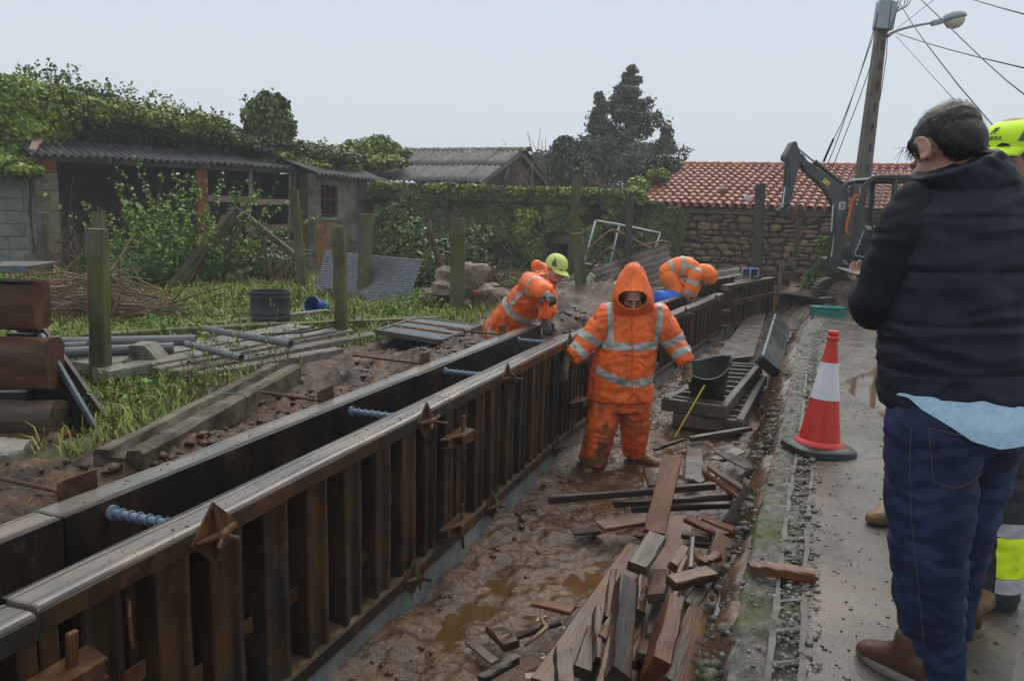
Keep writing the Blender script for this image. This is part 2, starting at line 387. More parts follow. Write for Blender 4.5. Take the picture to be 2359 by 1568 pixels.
# pocketed concrete gutter rim beside the road
gut = thing('kerb', None, None, (float(kerbx(3)), 3, 0), kind='structure')
def kpt(y, d, z): return Vector((float(kerbx(y))+d, y, z+float(roadz(float(kerbx(y))+d, y))))
for d in (.165, .27):
    y = .6
    while y < 7.4:
        L = rnd.uniform(.25, .7); mb = MB(); rings = []
        for k in range(6):
            yy = y+L*k/5; j = rnd.uniform(-.004, .004); w = .013+rnd.uniform(-.004, .006); zt = .013+rnd.uniform(-.008, .006)
            rings.append([kpt(yy, d-w+j, -.05), kpt(yy, d-w*.8+j, zt), kpt(yy, d+w*.8+j, zt+rnd.uniform(-.003, .003)), kpt(yy, d+w+j, -.05)])
        mb.loft(rings, True, True); build(mb, 'concrete_rim', 'kerb_concrete', gut); y += L+rnd.choice([.003, .01, .06, .15])
y = .7
while y < 7:
    mb = MB(); M = frame(kpt(y, .17, 0), kpt(y+.02, .27, 0)); mb.box((.05, 0, -.012), (.1, .02, .045), M, .004, .003); build(mb, 'cross_bar', 'kerb_concrete', gut); y += rnd.uniform(.17, .24)
# loose stones (uncountable): gravel in pockets, along the edge and on the mud
def stones(name, pts, smin, smax, m, label, cat='gravel', kind='stuff'):
    base = np.array([(1, 0, 0), (-1, 0, 0), (0, 1, 0), (0, -1, 0), (0, 0, .7), (0, 0, -.7)], float)
    tri = np.array([(0, 2, 4), (2, 1, 4), (1, 3, 4), (3, 0, 4), (2, 0, 5), (1, 2, 5), (3, 1, 5), (0, 3, 5)])
    V = []; F = []
    for i, p in enumerate(pts):
        s = smin+(smax-smin)*nrs.rand()**2.5; b_ = base*(.6+.8*nrs.rand(6, 1))*s*np.array([1, .8, .6])
        a = nrs.rand()*6.28; ca, sa = math.cos(a), math.sin(a); R = np.array([[ca, -sa, 0], [sa, ca, 0], [0, 0, 1]])
        V.append(b_ @ R.T+np.array(p)); F.append(tri+6*i)
    o = fastmesh(name, np.concatenate(V), np.concatenate(F), m); return props(o, label, cat, None, kind)
pts = []
for i in range(4200):
    y = 1.3+nrs.rand()**1.6*9; d = nrs.choice([nrs.uniform(.0, .3), nrs.uniform(.17, .26), nrs.uniform(.2, .33)]); x = float(kerbx(y))+d
    pts.append((x, y, float(roadz(x, y))-.002+.012*nrs.rand()))
stones('gravel', pts, .003, .02, 'pebble', 'grey gravel scattered along the broken road edge')
pts = []
for i in range(700):
    y = 1.4+nrs.rand()**1.3*8; d = -.02-abs(nrs.normal())*.09; x = float(kerbx(y))+d; pts.append((x, y, -.02+d*2.2+.03*nrs.rand()))
stones('rubble_edge', pts, .012, .06, 'road_edge', 'broken concrete crumbs on the bank below the road edge')
pts = []
for i in range(2200):
    y = 1.6+nrs.rand()**1.3*12; x = float(kerbx(y))+.3+abs(nrs.normal())*.6; pts.append((x, y, float(roadz(x, y))+.001))
stones('gravel', pts, .002, .012, 'soil', 'small dark clods scattered on the wet road')
# ------------------------------------------------------------------ formwork
mat('form_top', [(.05, .047, .044), (.095, .084, .072), (.16, .13, .1)], 5, .42, .12, .35, 40, .003, dirt=((.2, .145, .095), .5, .68, 4), stretch=(.5, 1, 1), spec=.6, coat=.3)  # rail tops: bright sky reflection partly put into the base colour
mat('form_steel', [(.012, .0075, .005), (.036, .02, .009), (.08, .044, .019)], 4, .42, .14, .5, 60, .004, stretch=(1, 1, .45), dirt=((.09, .038, .014), .56, .7, 7), dirt2=((.02, .02, .022), .54, .62, 2.5), orand=.22)
mat('form_ledge', [(.05, .032, .018), (.14, .09, .05), (.2, .135, .08)], 12, .4, .1, .7, 50, .006)
mat('form_ply', [(.006, .005, .005), (.016, .011, .008), (.04, .027, .017)], 5, .35, .15, .3, 40, .003, stretch=(1, 1, .3), dirt=((.1, .07, .045), .62, .75, 9))
mat('rusty_iron', [(.026, .012, .007), (.06, .03, .015), (.115, .068, .038)], 9, .5, .15, .6, 60, .004, dirt=((.14, .1, .065), .55, .7, 7), orand=.2)
mat('plastic_tie', [(.12, .17, .22), (.16, .22, .28)], 8, .35, bump=.1)
mat('footing_concrete', [(.12, .125, .125), (.19, .195, .195), (.26, .26, .255)], 5, .45, .12, .4, 40, .006, dirt=((.1, .07, .045), .56, .72, 3.2), worldco=True, stretch=(1, 1, .6))
mat('rebar', [(.05, .022, .013), (.1, .05, .03)], 20, .5, bump=.6, bscale=90)
mat('spray_green', [(.06, .5, .08)], 5, .6)

RIBP = []
def panel_meshes(L, h, mid=False):
    """returns list of (name, MB, mats) in panel space: x along, y outwards (face y=0), z up"""
    out = []; prof = [(0, -.075), (0, -.012), (-.004, -.004), (-.014, 0), (-.026, 0), (-.0285, -.0045), (-.032, 0), (-.088, -.002), (-.0905, -.006), (-.094, 0), (-.106, 0), (-.109, -.006), (-.109, -.075)]
    mb = MB(); ph_ = rnd.uniform(0, 6); rings = [[Vector((x, y+.0015*math.sin(x*7+ph_), h+z+.002*math.sin(x*5.1+ph_)+rnd.uniform(-.0007, .0007)+(-.004 if x in (0, L) else 0))) for y, z in prof] for x in [0, .006]+[L*i/12 for i in range(1, 12)]+[L-.006, L]]
    mb.loft(rings); out.append(('top_rail', mb, 'form_top'))
    mb = MB(); mb.box((L/2, -.0395, h-.043), (L-.002, .083, .06), b=.003)
    mb.box((L/2, .0015, h-.045), (L-.004, .004, .056), b=.001); out.append(('rail_face', mb, 'form_steel'))
    prof = [(0, 0), (0, .058), (-.008, .066), (-.05, .06), (-.106, .058), (-.106, 0)]
    mb = MB(); mb.loft([[Vector((x, y, z)) for y, z in prof] for x in (0, L/3, 2*L/3, L)]); out.append(('bottom_rail', mb, 'form_steel'))
    mb = MB(); n = int(L/.05); P = [[(.06+(L-.12)*i/n, -.004-.1*j/3, .064+rnd.uniform(0, .008)+.008*(j == 3)) for i in range(n+1)] for j in range(4)]; mb.grid(P); out.append(('mud_ledge', mb, 'form_ledge'))
    for x in (.028, L-.028):
        mb = MB(); mb.box((x, -.053, h/2-.006), (.054, .104, h-.137), b=.004); out.append(('side_rail', mb, 'form_steel'))
    mb = MB(); mb.box((L/2, -.1195, h/2-.002), (L-.004, .02, h-.006)); out.append(('facing_board', mb, 'form_ply'))
    nr = max(2, int(round((L-.12)/.262))); sp = (L-.12)/nr
    for i in range(nr):
        x = .06+sp*(i+.5)+rnd.uniform(-.012, .012); w = .142+rnd.uniform(-.012, .012); z0, z1 = .07, h-.077
        mb = MB(); zc, zh = (z0+z1)/2, z1-z0-.002
        prof = [(-w/2-.028, -.108), (-w/2-.028, -.1), (-w/2, -.1), (-w/2, -.016), (-w/2+.006, -.01), (-w/2+.026, -.01), (-w/2+.034, -.028), (w/2-.036, -.028), (w/2-.028, -.01), (w/2-.006, -.01), (w/2, -.016), (w/2, -.1), (w/2+.028, -.1), (w/2+.028, -.108)]
        mb.loft([[Vector((x+a+rnd.uniform(-.003, .003), c+rnd.uniform(-.002, .002), z)) for a, c in prof] for z in (z0+.001, z0+(z1-z0)*.3, z0+(z1-z0)*.65, z1-.001)])
        out.append(('rib', mb, 'form_steel'))
        if i < nr-1:
            for k in range(rnd.choice([0, 1, 1])):
                mb = MB(); mb.box((x+sp/2+rnd.uniform(-.01, .01), -.06, rnd.uniform(.3, .6)*h), (sp-w-.03, .012, .06), b=.003); out.append(('gusset', mb, 'rusty_iron'))
    if mid:
        mb = MB(); mb.box((L/2, .028, h*.58), (L*.92, .045, .085), b=.006); out.append(('waler', mb, 'form_steel'))
    return out
_pc = {}
def panel(P, ang, L, h, label, group, mid=False):
    t_ = thing('wall_formwork', label, 'formwork panel', P, (0, 0, ang), group)
    for nm, mb, mt in panel_meshes(L, h, mid):
        o = build(mb, nm, mt, t_, local=True)
    return t_
A20 = rad(20.2); D1 = Vector((math.sin(A20), math.cos(A20), 0)); N1 = Vector((D1.y, -D1.x, 0)); A0 = Vector((-.47, 3.68, 0))
def W1(s, v, z): return A0+D1*s+N1*v+Vector((0, 0, z))
E1 = W1(2.87, 0, 0); E2 = Vector((3.32, 12.33, 0)); D2 = (E2-E1).normalized(); N2 = Vector((D2.y, -D2.x, 0)); L2 = (E2-E1).length
def W2(s, v, z): return E1+D2*s+N2*v+Vector((0, 0, z))
E3 = Vector((3.5, 12.75, 0)); E4 = Vector((4.92, 14.78, 0)); D3 = (E4-E3).normalized(); N3 = Vector((D3.y, -D3.x, 0)); L3 = (E4-E3).length
def W3(s, v, z): return E3+D3*s+N3*v+Vector((0, 0, z))
def rz(D): return math.atan2(D.y, D.x)
def rzb(D): return math.atan2(-D.y, -D.x)
# x axis of a front panel runs along -D so that its +y points to the trench
ZB, ZT = -.41, .45
def front(Wf, D, s0, s1, zb, zt, label, mid=False):
    return panel(Wf(s1-.003, 0, zb), rzb(D), s1-s0-.006, zt-zb, label, 'front row of formwork panels', mid)
def back(Wf, D, s0, s1, zb, zt, label):
    return panel(Wf(s0+.003, -.56, zb), rz(D), s1-s0-.006, zt-zb, label, 'back row of formwork panels')
front(W1, D1, -4.44, -2.0, ZB, ZT-.012, 'front formwork panel nearest the camera, cut off by the lower left corner')
front(W1, D1, -2.0, .43, ZB, ZT, 'long ribbed front formwork panel in the foreground holding the largest diamond plate')
front(W1, D1, .43, 2.87, ZB, ZT, 'ribbed front formwork panel beside the hooded worker, orange jacket reflected on its wet top')
front(W2, D2, .02, L2/3, ZB, .25, 'front formwork panel hidden behind the hooded worker')
front(W2, D2, L2/3, 2*L2/3, ZB, .25, 'front formwork panel just right of the hooded worker')
front(W2, D2, 2*L2/3, L2, ZB, .24, 'last low front formwork panel before the taller far panel')
front(W3, D3, 0, L3, -.4, .33, 'far tall formwork panel with a horizontal waler beam, below the blue floodlight', True)
back(W1, D1, -4.0, -1.56, ZB, ZT, 'back row formwork panel at the left edge beside the dark timber stack')
back(W1, D1, -1.56, .86, ZB, ZT, 'back row formwork panel beside the grooved concrete beam')
back(W1, D1, .86, 3.28, ZB, ZT-.005, 'back row formwork panel where the pointing worker leans')
back(W2, D2, .47, 2.3, ZB, .25, 'back row formwork panel behind the hooded worker\'s shoulder')
back(W2, D2, 2.3, 4.3, ZB, .25, 'back row formwork panel in front of the bent-over worker')
back(W2, D2, 4.3, 6.3, ZB, .24, 'far back row formwork panel with blue ties')
back(W3, D3, -.9, 1.5, -.4, .36, 'farthest back row formwork panel with dark plain board by the steel post')
# concrete footing below the forms
poly = [W1(-4.6, 0, 0), W1(2.87, 0, 0), W2(L2, 0, 0), W3(0, 0, 0), W3(L3+.5, 0, 0), W3(L3+1.6, 0, 0)]
nor = [N1, (N1+N2).normalized(), (N2+N3).normalized(), N3, N3, N3]
mb = MB(); P = [[], [], [], []]
for i in range(len(poly)-1):
    for k in range(13):
        f = k/13; p = poly[i].lerp(poly[i+1], f); nn = nor[i].lerp(nor[i+1], f)
        for j, (v, z) in enumerate(((-.022, -.85), (-.022, -.415), (-.54, -.415), (-.54, -.85))): P[j].append(p+nn*v+Vector((0, 0, z)))
mb.grid(P[:2]); mb.grid(P[1:3]); mb.grid(P[2:4])
foot = build(mb, 'concrete_footing', 'footing_concrete', label='grey wet concrete footing strip showing under the formwork panels', cat='footing')
for s, zz in ((-.02, -.5), (2.2, -.46), (2.45, -.47)):
    mb = MB(); mb.box(W1(s, -.0195, zz), (.008, .002, rnd.uniform(.07, .12)), Matrix.Identity(4)); build(mb, 'paint_mark', 'spray_green', foot)
# wall ties
def wall_tie(Wf, D, N, s, z, label, full=True, backrod=.55, big=1.0, spacer=True):
    p = Wf(s, 0, z); t_ = thing('wall_tie', label, 'formwork tie', p, group='formwork ties along the wall')
    M = frame(p, p+N)                     # x outwards, y along wall, z up
    def part(mb, nm, m, sm=False): return build(mb, nm, m, t_, smooth=sm, ang=40)
    R45 = Matrix.Rotation(rad(45+rnd.uniform(-8, 8)), 4, 'X'); Mp = M @ R45
    mb = MB(); a = .068*big; n = 6
    P = [[Mp @ Vector((.006+.012*(1-max(abs(i-3), abs(j-3))/3)*0+.004*math.sin(i*1.3), -a+2*a*i/n, -a+2*a*j/n)) for i in range(n+1)] for j in range(n+1)]
    mb.box((.006, 0, 0), (.008, 2*a, 2*a), Mp, .002)
    for r in (45, 135):
        q = Mp @ Matrix.Rotation(rad(r), 4, 'X'); mb.tube([q @ Vector((.012, -a*1.15, 0)), q @ Vector((.024, -a*.5, 0)), q @ Vector((.034, 0, 0)), q @ Vector((.024, a*.5, 0)), q @ Vector((.012, a*1.15, 0))], [.006, .011, .016, .011, .006], 8)
    part(mb, 'anchor_plate', 'rusty_iron', True)
    rr = rnd.uniform(0, 3); q = M @ Matrix.Rotation(rr, 4, 'X')
    mb = MB(); mb.tube([M @ Vector((.03, 0, 0)), M @ Vector((.062, 0, 0))], [.021, .017], 8)
    for sg in (-1, 1): mb.tube([q @ Vector((.045, 0, 0)), q @ Vector((.052, sg*.03, 0)), q @ Vector((.06, sg*.052, 0))], [.01, .01, .008], 7)
    part(mb, 'wing_nut', 'rusty_iron', True)
    mb = MB(); L = rnd.uniform(.1, .14); pts = [M @ Vector((x, 0, 0)) for x in np.arange(-.02, L, .006)]; mb.tube(pts, [.0082 if i % 2 else .0068 for i in range(len(pts))], 8); part(mb, 'rod', 'rusty_iron', True)
    if full:
        if spacer:
            prof = [(.03, 0), (.03, .012), (.02, .016)]; x = .016
            sp = part(MB().tube([M @ Vector((-.13, 0, 0)), M @ Vector((-.43, 0, 0))], .0135, 12), 'spacer_tube', 'plastic_tie', True)
            for k in range(8):
                mb = MB(); x = -.145-.27*k/7; mb.tube([M @ Vector((x, 0, 0)), M @ Vector((x-.004, 0, 0))], .0215, 14); build(mb, 'fin', 'plastic_tie', sp, smooth=True, ang=40)
            for x in (-.134, -.414): build(MB().tube([M @ Vector((x, 0, 0)), M @ Vector((x-.014, 0, 0))], .026, 14), 'end_cone', 'plastic_tie', sp, smooth=True, ang=40)
        mb = MB(); tilt = Matrix.Rotation(rad(45+rnd.uniform(-50, 50)), 4, 'X'); w = .07*big
        q = M @ Matrix.Rotation(rad(rnd.uniform(-6, 6)), 4, 'X'); mb.box((-.575, 0, .035), (.008, w*2.0, .15), q, .002); part(mb, 'back_plate', 'rusty_iron')
        if backrod:
            mb = MB(); pts = [M @ Vector((x, .01, .03-.02*(x+.58))) for x in np.arange(-.58-backrod, -.57, .011)]; mb.tube(pts, [.0095 if i % 2 else .0078 for i in range(len(pts))], 8); part(mb, 'back_rod', 'rebar', True)
    return t_
wall_tie(W1, D1, N1, -1.38, .4, 'tie with the largest diamond plate, in the lower left foreground', backrod=.5, big=1.12)
wall_tie(W1, D1, N1, .13, .4, 'tie with diamond plate just left of the joint between the foreground panels', backrod=.42)
wall_tie(W1, D1, N1, 1.27, .4, 'tie with diamond plate just past the first joint, left of the glove', backrod=.55)
wall_tie(W1, D1, N1, 2.68, .4, 'tie with diamond plate by the hooded worker\'s right sleeve', backrod=.5)
for s, l in ((-.0, 'lower diamond plate tie at the bottom rail nearest the camera'), (1.06, 'lower diamond plate tie below the first panel joint'), (2.42, 'lower diamond plate tie at the bottom rail beside the worker\'s leg')):
    wall_tie(W1, D1, N1, s, -.375, l, False)
for s, l in ((2.55, 'tie with pale plate at the left of the far low panels'), (3.95, 'tie with pale plate in the middle of the far low panels'), (5.9, 'tie with pale plate at the end of the far low panels')):
    wall_tie(W2, D2, N2, s, .2, l, True, backrod=.4 if s < 3 else 0)
for s, l in ((2.3, 'lower plate tie beside the black rubber bucket'), (3.6, 'lower plate tie in the middle of the far low panels'), (5.6, 'lower plate tie at the end of the far low panels')):
    wall_tie(W2, D2, N2, s, -.37, l, False)
for s, z, l in ((.5, .05, 'left plate tie on the waler of the far tall panel'), (1.9, .05, 'right plate tie on the waler of the far tall panel'), (.45, -.36, 'lower left plate tie on the far tall panel'), (1.7, -.36, 'lower right plate tie on the far tall panel')):
    wall_tie(W3, D3, N3, s, z, l, False)
# clamps over panel joints
def clamp(Wf, D, N, s, z, label, big=1.0):
    p = Wf(s, 0, z); t_ = thing('panel_clamp', label, 'clamp', p, group='wedge clamps over the panel joints')
    M = frame(p, p+D)                    # x along wall, y = left of D (towards back), so outwards is -y
    S = big
    mb = MB(); prof = [(-.15, -.01), (-.15, -.03), (-.05, -.075), (.02, -.1), (.11, -.1), (.13, -.03), (.13, -.008)]
    for zz in (-.024*S, .022*S):
        top = [M @ Vector((a*S, c*S, zz+.004)) for a, c in prof]; bot = [M @ Vector((a*S, c*S, zz-.004)) for a, c in prof]; mb.loft([bot, top])
    mb.box((.03*S, -.094*S, 0), (.15*S, .008, .05*S), M, .002); mb.box((-.06*S, -.05*S, -.001), (.13*S, .008, .048*S), M @ Matrix.Rotation(rad(0), 4, 'Z'), .002)
    build(mb, 'jaw', 'rusty_iron', t_)
    mb = MB(); mb.box((.05*S, -.055*S, .02), (.028*S, .014*S, .19*S), M @ Matrix.Rotation(rad(4), 4, 'Y'), .003); build(mb, 'wedge', 'rusty_iron', t_)
    mb = MB(); mb.tube([M @ Vector((.05*S, -.06*S, -.07*S)), M @ Vector((.055*S, -.062*S, -.13*S)), M @ Vector((.065*S, -.065*S, -.15*S))], .008, 7); build(mb, 'tail_pin', 'rusty_iron', t_)
    return t_
clamp(W1, D1, N1, -2.02, .255, 'large rusty wedge clamp in the bottom left corner', 1.1)
clamp(W1, D1, N1, .43, .235, 'upper rusty wedge clamp on the first joint after the foreground panel')
clamp(W1, D1, N1, .43, -.265, 'lower rusty wedge clamp on the first joint after the foreground panel')
clamp(W1, D1, N1, 2.87, -.12, 'rusty wedge clamp partly hidden by the hooded worker')
clamp(W2, D2, N2, L2/3+.1, -.2, 'wedge clamp on the joint just right of the hooded worker')
clamp(W2, D2, N2, L2+.02, -.05, 'upper wedge clamp on the joint before the far tall panel')
clamp(W2, D2, N2, L2+.02, -.3, 'lower wedge clamp on the joint before the far tall panel')
# lifting handle on the foreground panel
p = W1(-1.73, -.028, .26); M = frame(p, p+D1)
mb = MB(); mb.tube([M @ Vector(q) for q in ((.02, 0, .07), (.015, -.02, .06), (-.01, -.045, .035), (-.012, -.05, .01), (-.012, -.05, -.05), (-.005, -.045, -.065), (.02, -.02, -.07), (.03, 0, -.085))], .006, 8)
build(mb, 'lifting_handle', 'rusty_iron', label='bent rod handle on the foreground formwork panel', cat='handle')

# crumbs of soil and cement lying on the rails (uncountable)
pts = []
for i in range(900):
    s_ = -3+nrs.rand()*5.8; v = -nrs.rand()*.1 if i % 2 else -.56+nrs.rand()*.1; p = W1(s_, v, ZT+.001); pts.append(tuple(p))
stones('rail_crumbs', pts, .0012, .006, 'soil', 'crumbs of soil and cement lying on the formwork rails', 'crumbs')
# ------------------------------------------------------------------ buildings
mat('fibre_cement', [(.03, .031, .034), (.052, .053, .057), (.085, .085, .086)], 3, .55, .15, .4, 40, .005, dirt=((.03, .035, .012), .55, .7, 2.5), dirt2=((.2, .2, .19), .66, .72, 7))
mat('ridge_lichen', [(.07, .065, .06), (.16, .15, .13), (.45, .44, .41)], 7, .7)
mat('old_render', [(.11, .1, .08), (.2, .185, .15), (.28, .26, .215)], 2.5, .75, dirt=((.055, .05, .04), .5, .68, 1.6), bump=.4)
mat('block_grey', [(.15, .155, .155), (.24, .245, .24)], 3, .7, dirt=((.06, .065, .05), .5, .7, 1.5))
mat('block_tan', [(.15, .135, .1), (.24, .21, .16)], 4, .75, dirt=((.05, .045, .035), .52, .7, 2))
mat('dark_stone', [(.025, .023, .02), (.06, .054, .046)], 3, .8)
mat('brick_orange', [(.2, .07, .035), (.3, .12, .065)], 8, .75, orand=.3)
mat('brick_tan', [(.17, .1, .05), (.26, .17, .095)], 8, .75, orand=.3)
mat('grey_wood', [(.08, .07, .058), (.16, .145, .125), (.22, .2, .175)], 5, .65, stretch=(.3, 2, 2), bump=.5, orand=.2)
mat('pale_plank', [(.15, .115, .085), (.25, .2, .155)], 4, .6, stretch=(.3, 2, 2), orand=.2)
mat('window_dark', [(.012, .013, .015)], 3, .15, .05, 0)
mat('frame_red', [(.06, .022, .016), (.09, .035, .025)], 6, .5)
mat('roof_tile', [(.2, .062, .034), (.3, .1, .056), (.38, .15, .09)], 4, .42, .1, .2, 40, .003, spec=.25, orand=.2, dirt=((.16, .06, .04), .55, .7, 6))
mat('tile_gap', [(.1, .03, .018), (.18, .06, .035)], 5, .5)
mat('rubble', [(.07, .05, .032), (.16, .115, .075), (.26, .19, .125)], 2.4, .5, .15, .4, 24, .012, orand=.45, hue=.02, dirt=((.06, .065, .018), .54, .68, 3))
mat('mortar', [(.018, .015, .011), (.045, .036, .027)], 6, .8, worldco=True)
mat('metal_sheet', [(.13, .15, .17), (.2, .225, .25)], 4, .38, .12, .2, metal=.3)
mat('black_pipe', [(.012, .012, .014)], 4, .4, bump=0)
class Fr:                                 # vertical facade frame: u along, w back, z up
    def __init__(s, p0, p1, z=0):
        s.o = Vector((p0.x, p0.y, z)); d = Vector((p1.x-p0.x, p1.y-p0.y, 0)); s.L = d.length; s.u = d.normalized(); s.w = Vector((-s.u.y, s.u.x, 0)); s.ang = math.atan2(s.u.y, s.u.x)
    def p(s, u, w, z): return s.o+s.u*u+s.w*w+Vector((0, 0, z))
    def pix(s, x, y):                     # pixel -> (u, z) on the facade plane
        d = ray(x, y); t = (s.o-CAM).dot(s.w)/d.dot(s.w); q = CAM+d*t; return (q-s.o).dot(s.u), q.z
    def M(s): m = Matrix((s.u, s.w, Vector((0, 0, 1)))).transposed().to_4x4(); m.translation = s.o; return m
def fbox(mb, fr, u0, u1, w0, w1, z0, z1, b=.0, jit=0): return mb.box(((u0+u1)/2, (w0+w1)/2, (z0+z1)/2), (u1-u0, w1-w0, z1-z0), fr.M(), b, jit)
def corr_sheet(fr, u0, u1, w0, z0, w1, z1, pitch=.148, amp=.034, skew=0, seg=6, nw=3, th=.007):
    n = max(2, int((u1-u0)/pitch*seg)); mb = MB(); sag = rnd.uniform(-.01, .012)
    def row(f, dz): return [fr.p(u0+(u1-u0)*i/n+skew*f, w0+(w1-w0)*f, z0+(z1-z0)*f+amp*math.sin(2*math.pi*(u0+(u1-u0)*i/n)/pitch)+dz+sag*math.sin(math.pi*f)) for i in range(n+1)]
    mb.grid([row(0, -th)]+[row(k/nw, 0) for k in range(nw+1)]); return mb

# --- open barn with corrugated roof
fb = Fr(AT(94, 359, 15.5), AT(721, 390, 19.1)); EZ = 2.25
barn = thing('barn', 'old open-fronted barn with corrugated roof overgrown by ivy', 'barn', fb.o, (0, 0, fb.ang))
L = fb.L
u = -.2; k = 0
while u < L+.05:
    u1 = min(u+1.06, L+.15)
    for r in range(3):
        dz = rnd.uniform(-.012, .012); mb = corr_sheet(fb, u, u1+.05, -.3+r*1.42, EZ+r*.285+dz+(.014 if k % 2 else 0)+.022*r, -.3+r*1.42+1.55, EZ+r*.285+.31+dz+(.014 if k % 2 else 0)+.022*r)
        build(mb, 'roof_sheet', 'fibre_cement', barn, smooth=True)
    u = u1; k += 1
mb = MB(); fbox(mb, fb, -.3, L+.4, 2.85, 3.05, -.05, 2.93); build(mb, 'back_wall', 'dark_stone', barn)
mb = MB(); fbox(mb, fb, -.28, -.12, .05, 2.85, -.05, 2.2); build(mb, 'side_wall', 'old_render', barn)
mb = MB(); fbox(mb, fb, L+.02, L+.16, .1, 2.85, -.05, 2.2); build(mb, 'side_wall', 'dark_stone', barn)
mb = MB(); fbox(mb, fb, .5, L, .06, .24, -.05, .42); build(mb, 'low_wall', 'dark_stone', barn)
mb = MB(); fbox(mb, fb, -.15, L+.1, -.02, .12, EZ-.1, EZ-.0); build(mb, 'eave_beam', 'grey_wood', barn)
for uu in (1.2, 2.5, 3.8, 5): mb = MB(); mb.beam(fb.p(uu, -.1, EZ-.02), fb.p(uu, 2.9, EZ+.52), .08, .1); build(mb, 'rafter', 'grey_wood', barn)
# left pier of concrete blocks
ua, _ = fb.pix(82, 480); ub, _ = fb.pix(136, 480); z = -.05
for hh, mt in ((.42, 'block_tan'), (.4, 'block_tan'), (.42, 'block_tan'), (.4, 'block_tan'), (.33, 'block_tan'), (.24, 'brick_orange')):
    mb = MB(); fbox(mb, fb, ua+rnd.uniform(-.01, .01), ub+rnd.uniform(-.01, .01), -.04, .24, z, min(z+hh-.006, EZ-.06), .008, .004); build(mb, 'block', mt, barn); z += hh
def bricks(fr, parent, x0, x1, y0, y1, mt, hw=.075, bw=.2, w0=-.02, th=.14, zmin=None):
    u0, zt = fr.pix(x0, y0); u1, _ = fr.pix(x1, (y0+y1)/2); _, zb = fr.pix((x0+x1)/2, y1); zb = max(zb, 0) if zmin is None else zmin
    z = zb; r = 0
    base = MB(); fbox(base, fr, u0+.01, u1-.01, w0+.012, w0+th-.01, zb, zt-.002); build(base, 'mortar_core', 'old_render', parent)
    while z < zt-.02:
        u = u0-(bw/2 if r % 2 else 0)
        while u < u1-.02:
            a = max(u, u0)+.005; c = min(u+bw, u1)-.005
            if c-a > .03: mb = MB(); j = rnd.uniform(-.006, .006); fbox(mb, fr, a, c, w0+j, w0+th, z+.005, min(z+hw, zt)-.003, .004); build(mb, 'brick', mt, parent)
            u += bw
        z += hw; r += 1
bricks(fb, barn, 452, 481, 390, 570, 'brick_orange', .1, .2)
bricks(fb, barn, 694, 722, 396, 640, 'brick_tan', .1, .2)
# rails and poles of the pen
def fbeam(fr, parent, nm, m, p, q, w, h, wo=-.05, b=.006, jit=.004):
    u0, z0 = fr.pix(*p); u1, z1 = fr.pix(*q); mb = MB(); mb.beam(fr.p(u0, wo, z0), fr.p(u1, wo, z1), w, h, b, fr.w.cross(fr.u) if False else Vector((0, 0, 1)), jit); return build(mb, nm, m, parent)
fbeam(fb, barn, 'rail', 'pale_plank', (478, 457), (600, 461), .035, .15); fbeam(fb, barn, 'rail', 'pale_plank', (588, 465), (684, 466), .03, .13, -.09)
fbeam(fb, barn, 'rail', 'pale_plank', (562, 527), (676, 524), .03, .17); fbeam(fb, barn, 'rail', 'grey_wood', (556, 555), (690, 557), .08, .08)
for p, q in (((577, 385), (571, 548)), ((668, 388), (664, 548)), ((680, 388), (672, 470))):
    u0, z0 = fb.pix(*p); u1, z1 = fb.pix(*q); mb = MB(); mb.tube([fb.p(u0, -.02, z0), fb.p((u0+u1)/2+.015, -.02, (z0+z1)/2), fb.p(u1, -.02, z1)], .042, 8); build(mb, 'pole', 'grey_wood', barn)
u0, z0 = fb.pix(470, 383); mb = MB(); mb.box((0, 0, 0), (.22, .1, .12), Matrix.Translation(fb.p(u0, -.12, z0)), .03, .01); build(mb, 'bracket', 'old_render', barn)
for k in range(2): mb = MB(); mb.beam(fb.p(-.12+.16*k, .05+.5*k, EZ+.1+.14*k), fb.p(.02+.17*k, .55+.5*k, EZ+.28+.16*k), .14, .02); build(mb, 'loose_board', 'pale_plank', barn)
# --- block lean-to at the far left
fl = Fr(AT(-130, 420, 15.0), AT(80, 420, 15.42))
lean = thing('lean_to', 'low grey block lean-to at the left edge under ivy', 'shed', fl.o, (0, 0, fl.ang))
mb = MB(); fbox(mb, fl, 0, fl.L, .03, .17, -.05, 1.8); build(mb, 'wall_core', 'block_grey', lean)
z = -.05
while z < 1.72:
    u = -.2 if int(z*5) % 2 else 0
    while u < fl.L: mb = MB(); fbox(mb, fl, max(0, u)+.004, min(u+.5, fl.L)-.004, rnd.uniform(-.006, .006), .2, z+.004, min(z+.24, 1.8)-.004, .006); build(mb, 'block', 'block_grey', lean); u += .5
    z += .245
build(corr_sheet(fl, -.1, fl.L, -.15, 1.86, 2.2, 2.3), 'roof_sheet', 'fibre_cement', lean, smooth=True)
mb = MB(); u0, z0 = fl.pix(68, 380); mb.tube([fb.p(-.05, -.12, EZ-.05), fb.p(-.2, -.1, 1.9), fb.p(-.26, -.1, 1.2), fb.p(-.25, -.1, .35)], .02, 8); build(mb, 'downpipe', 'black_pipe', lean)

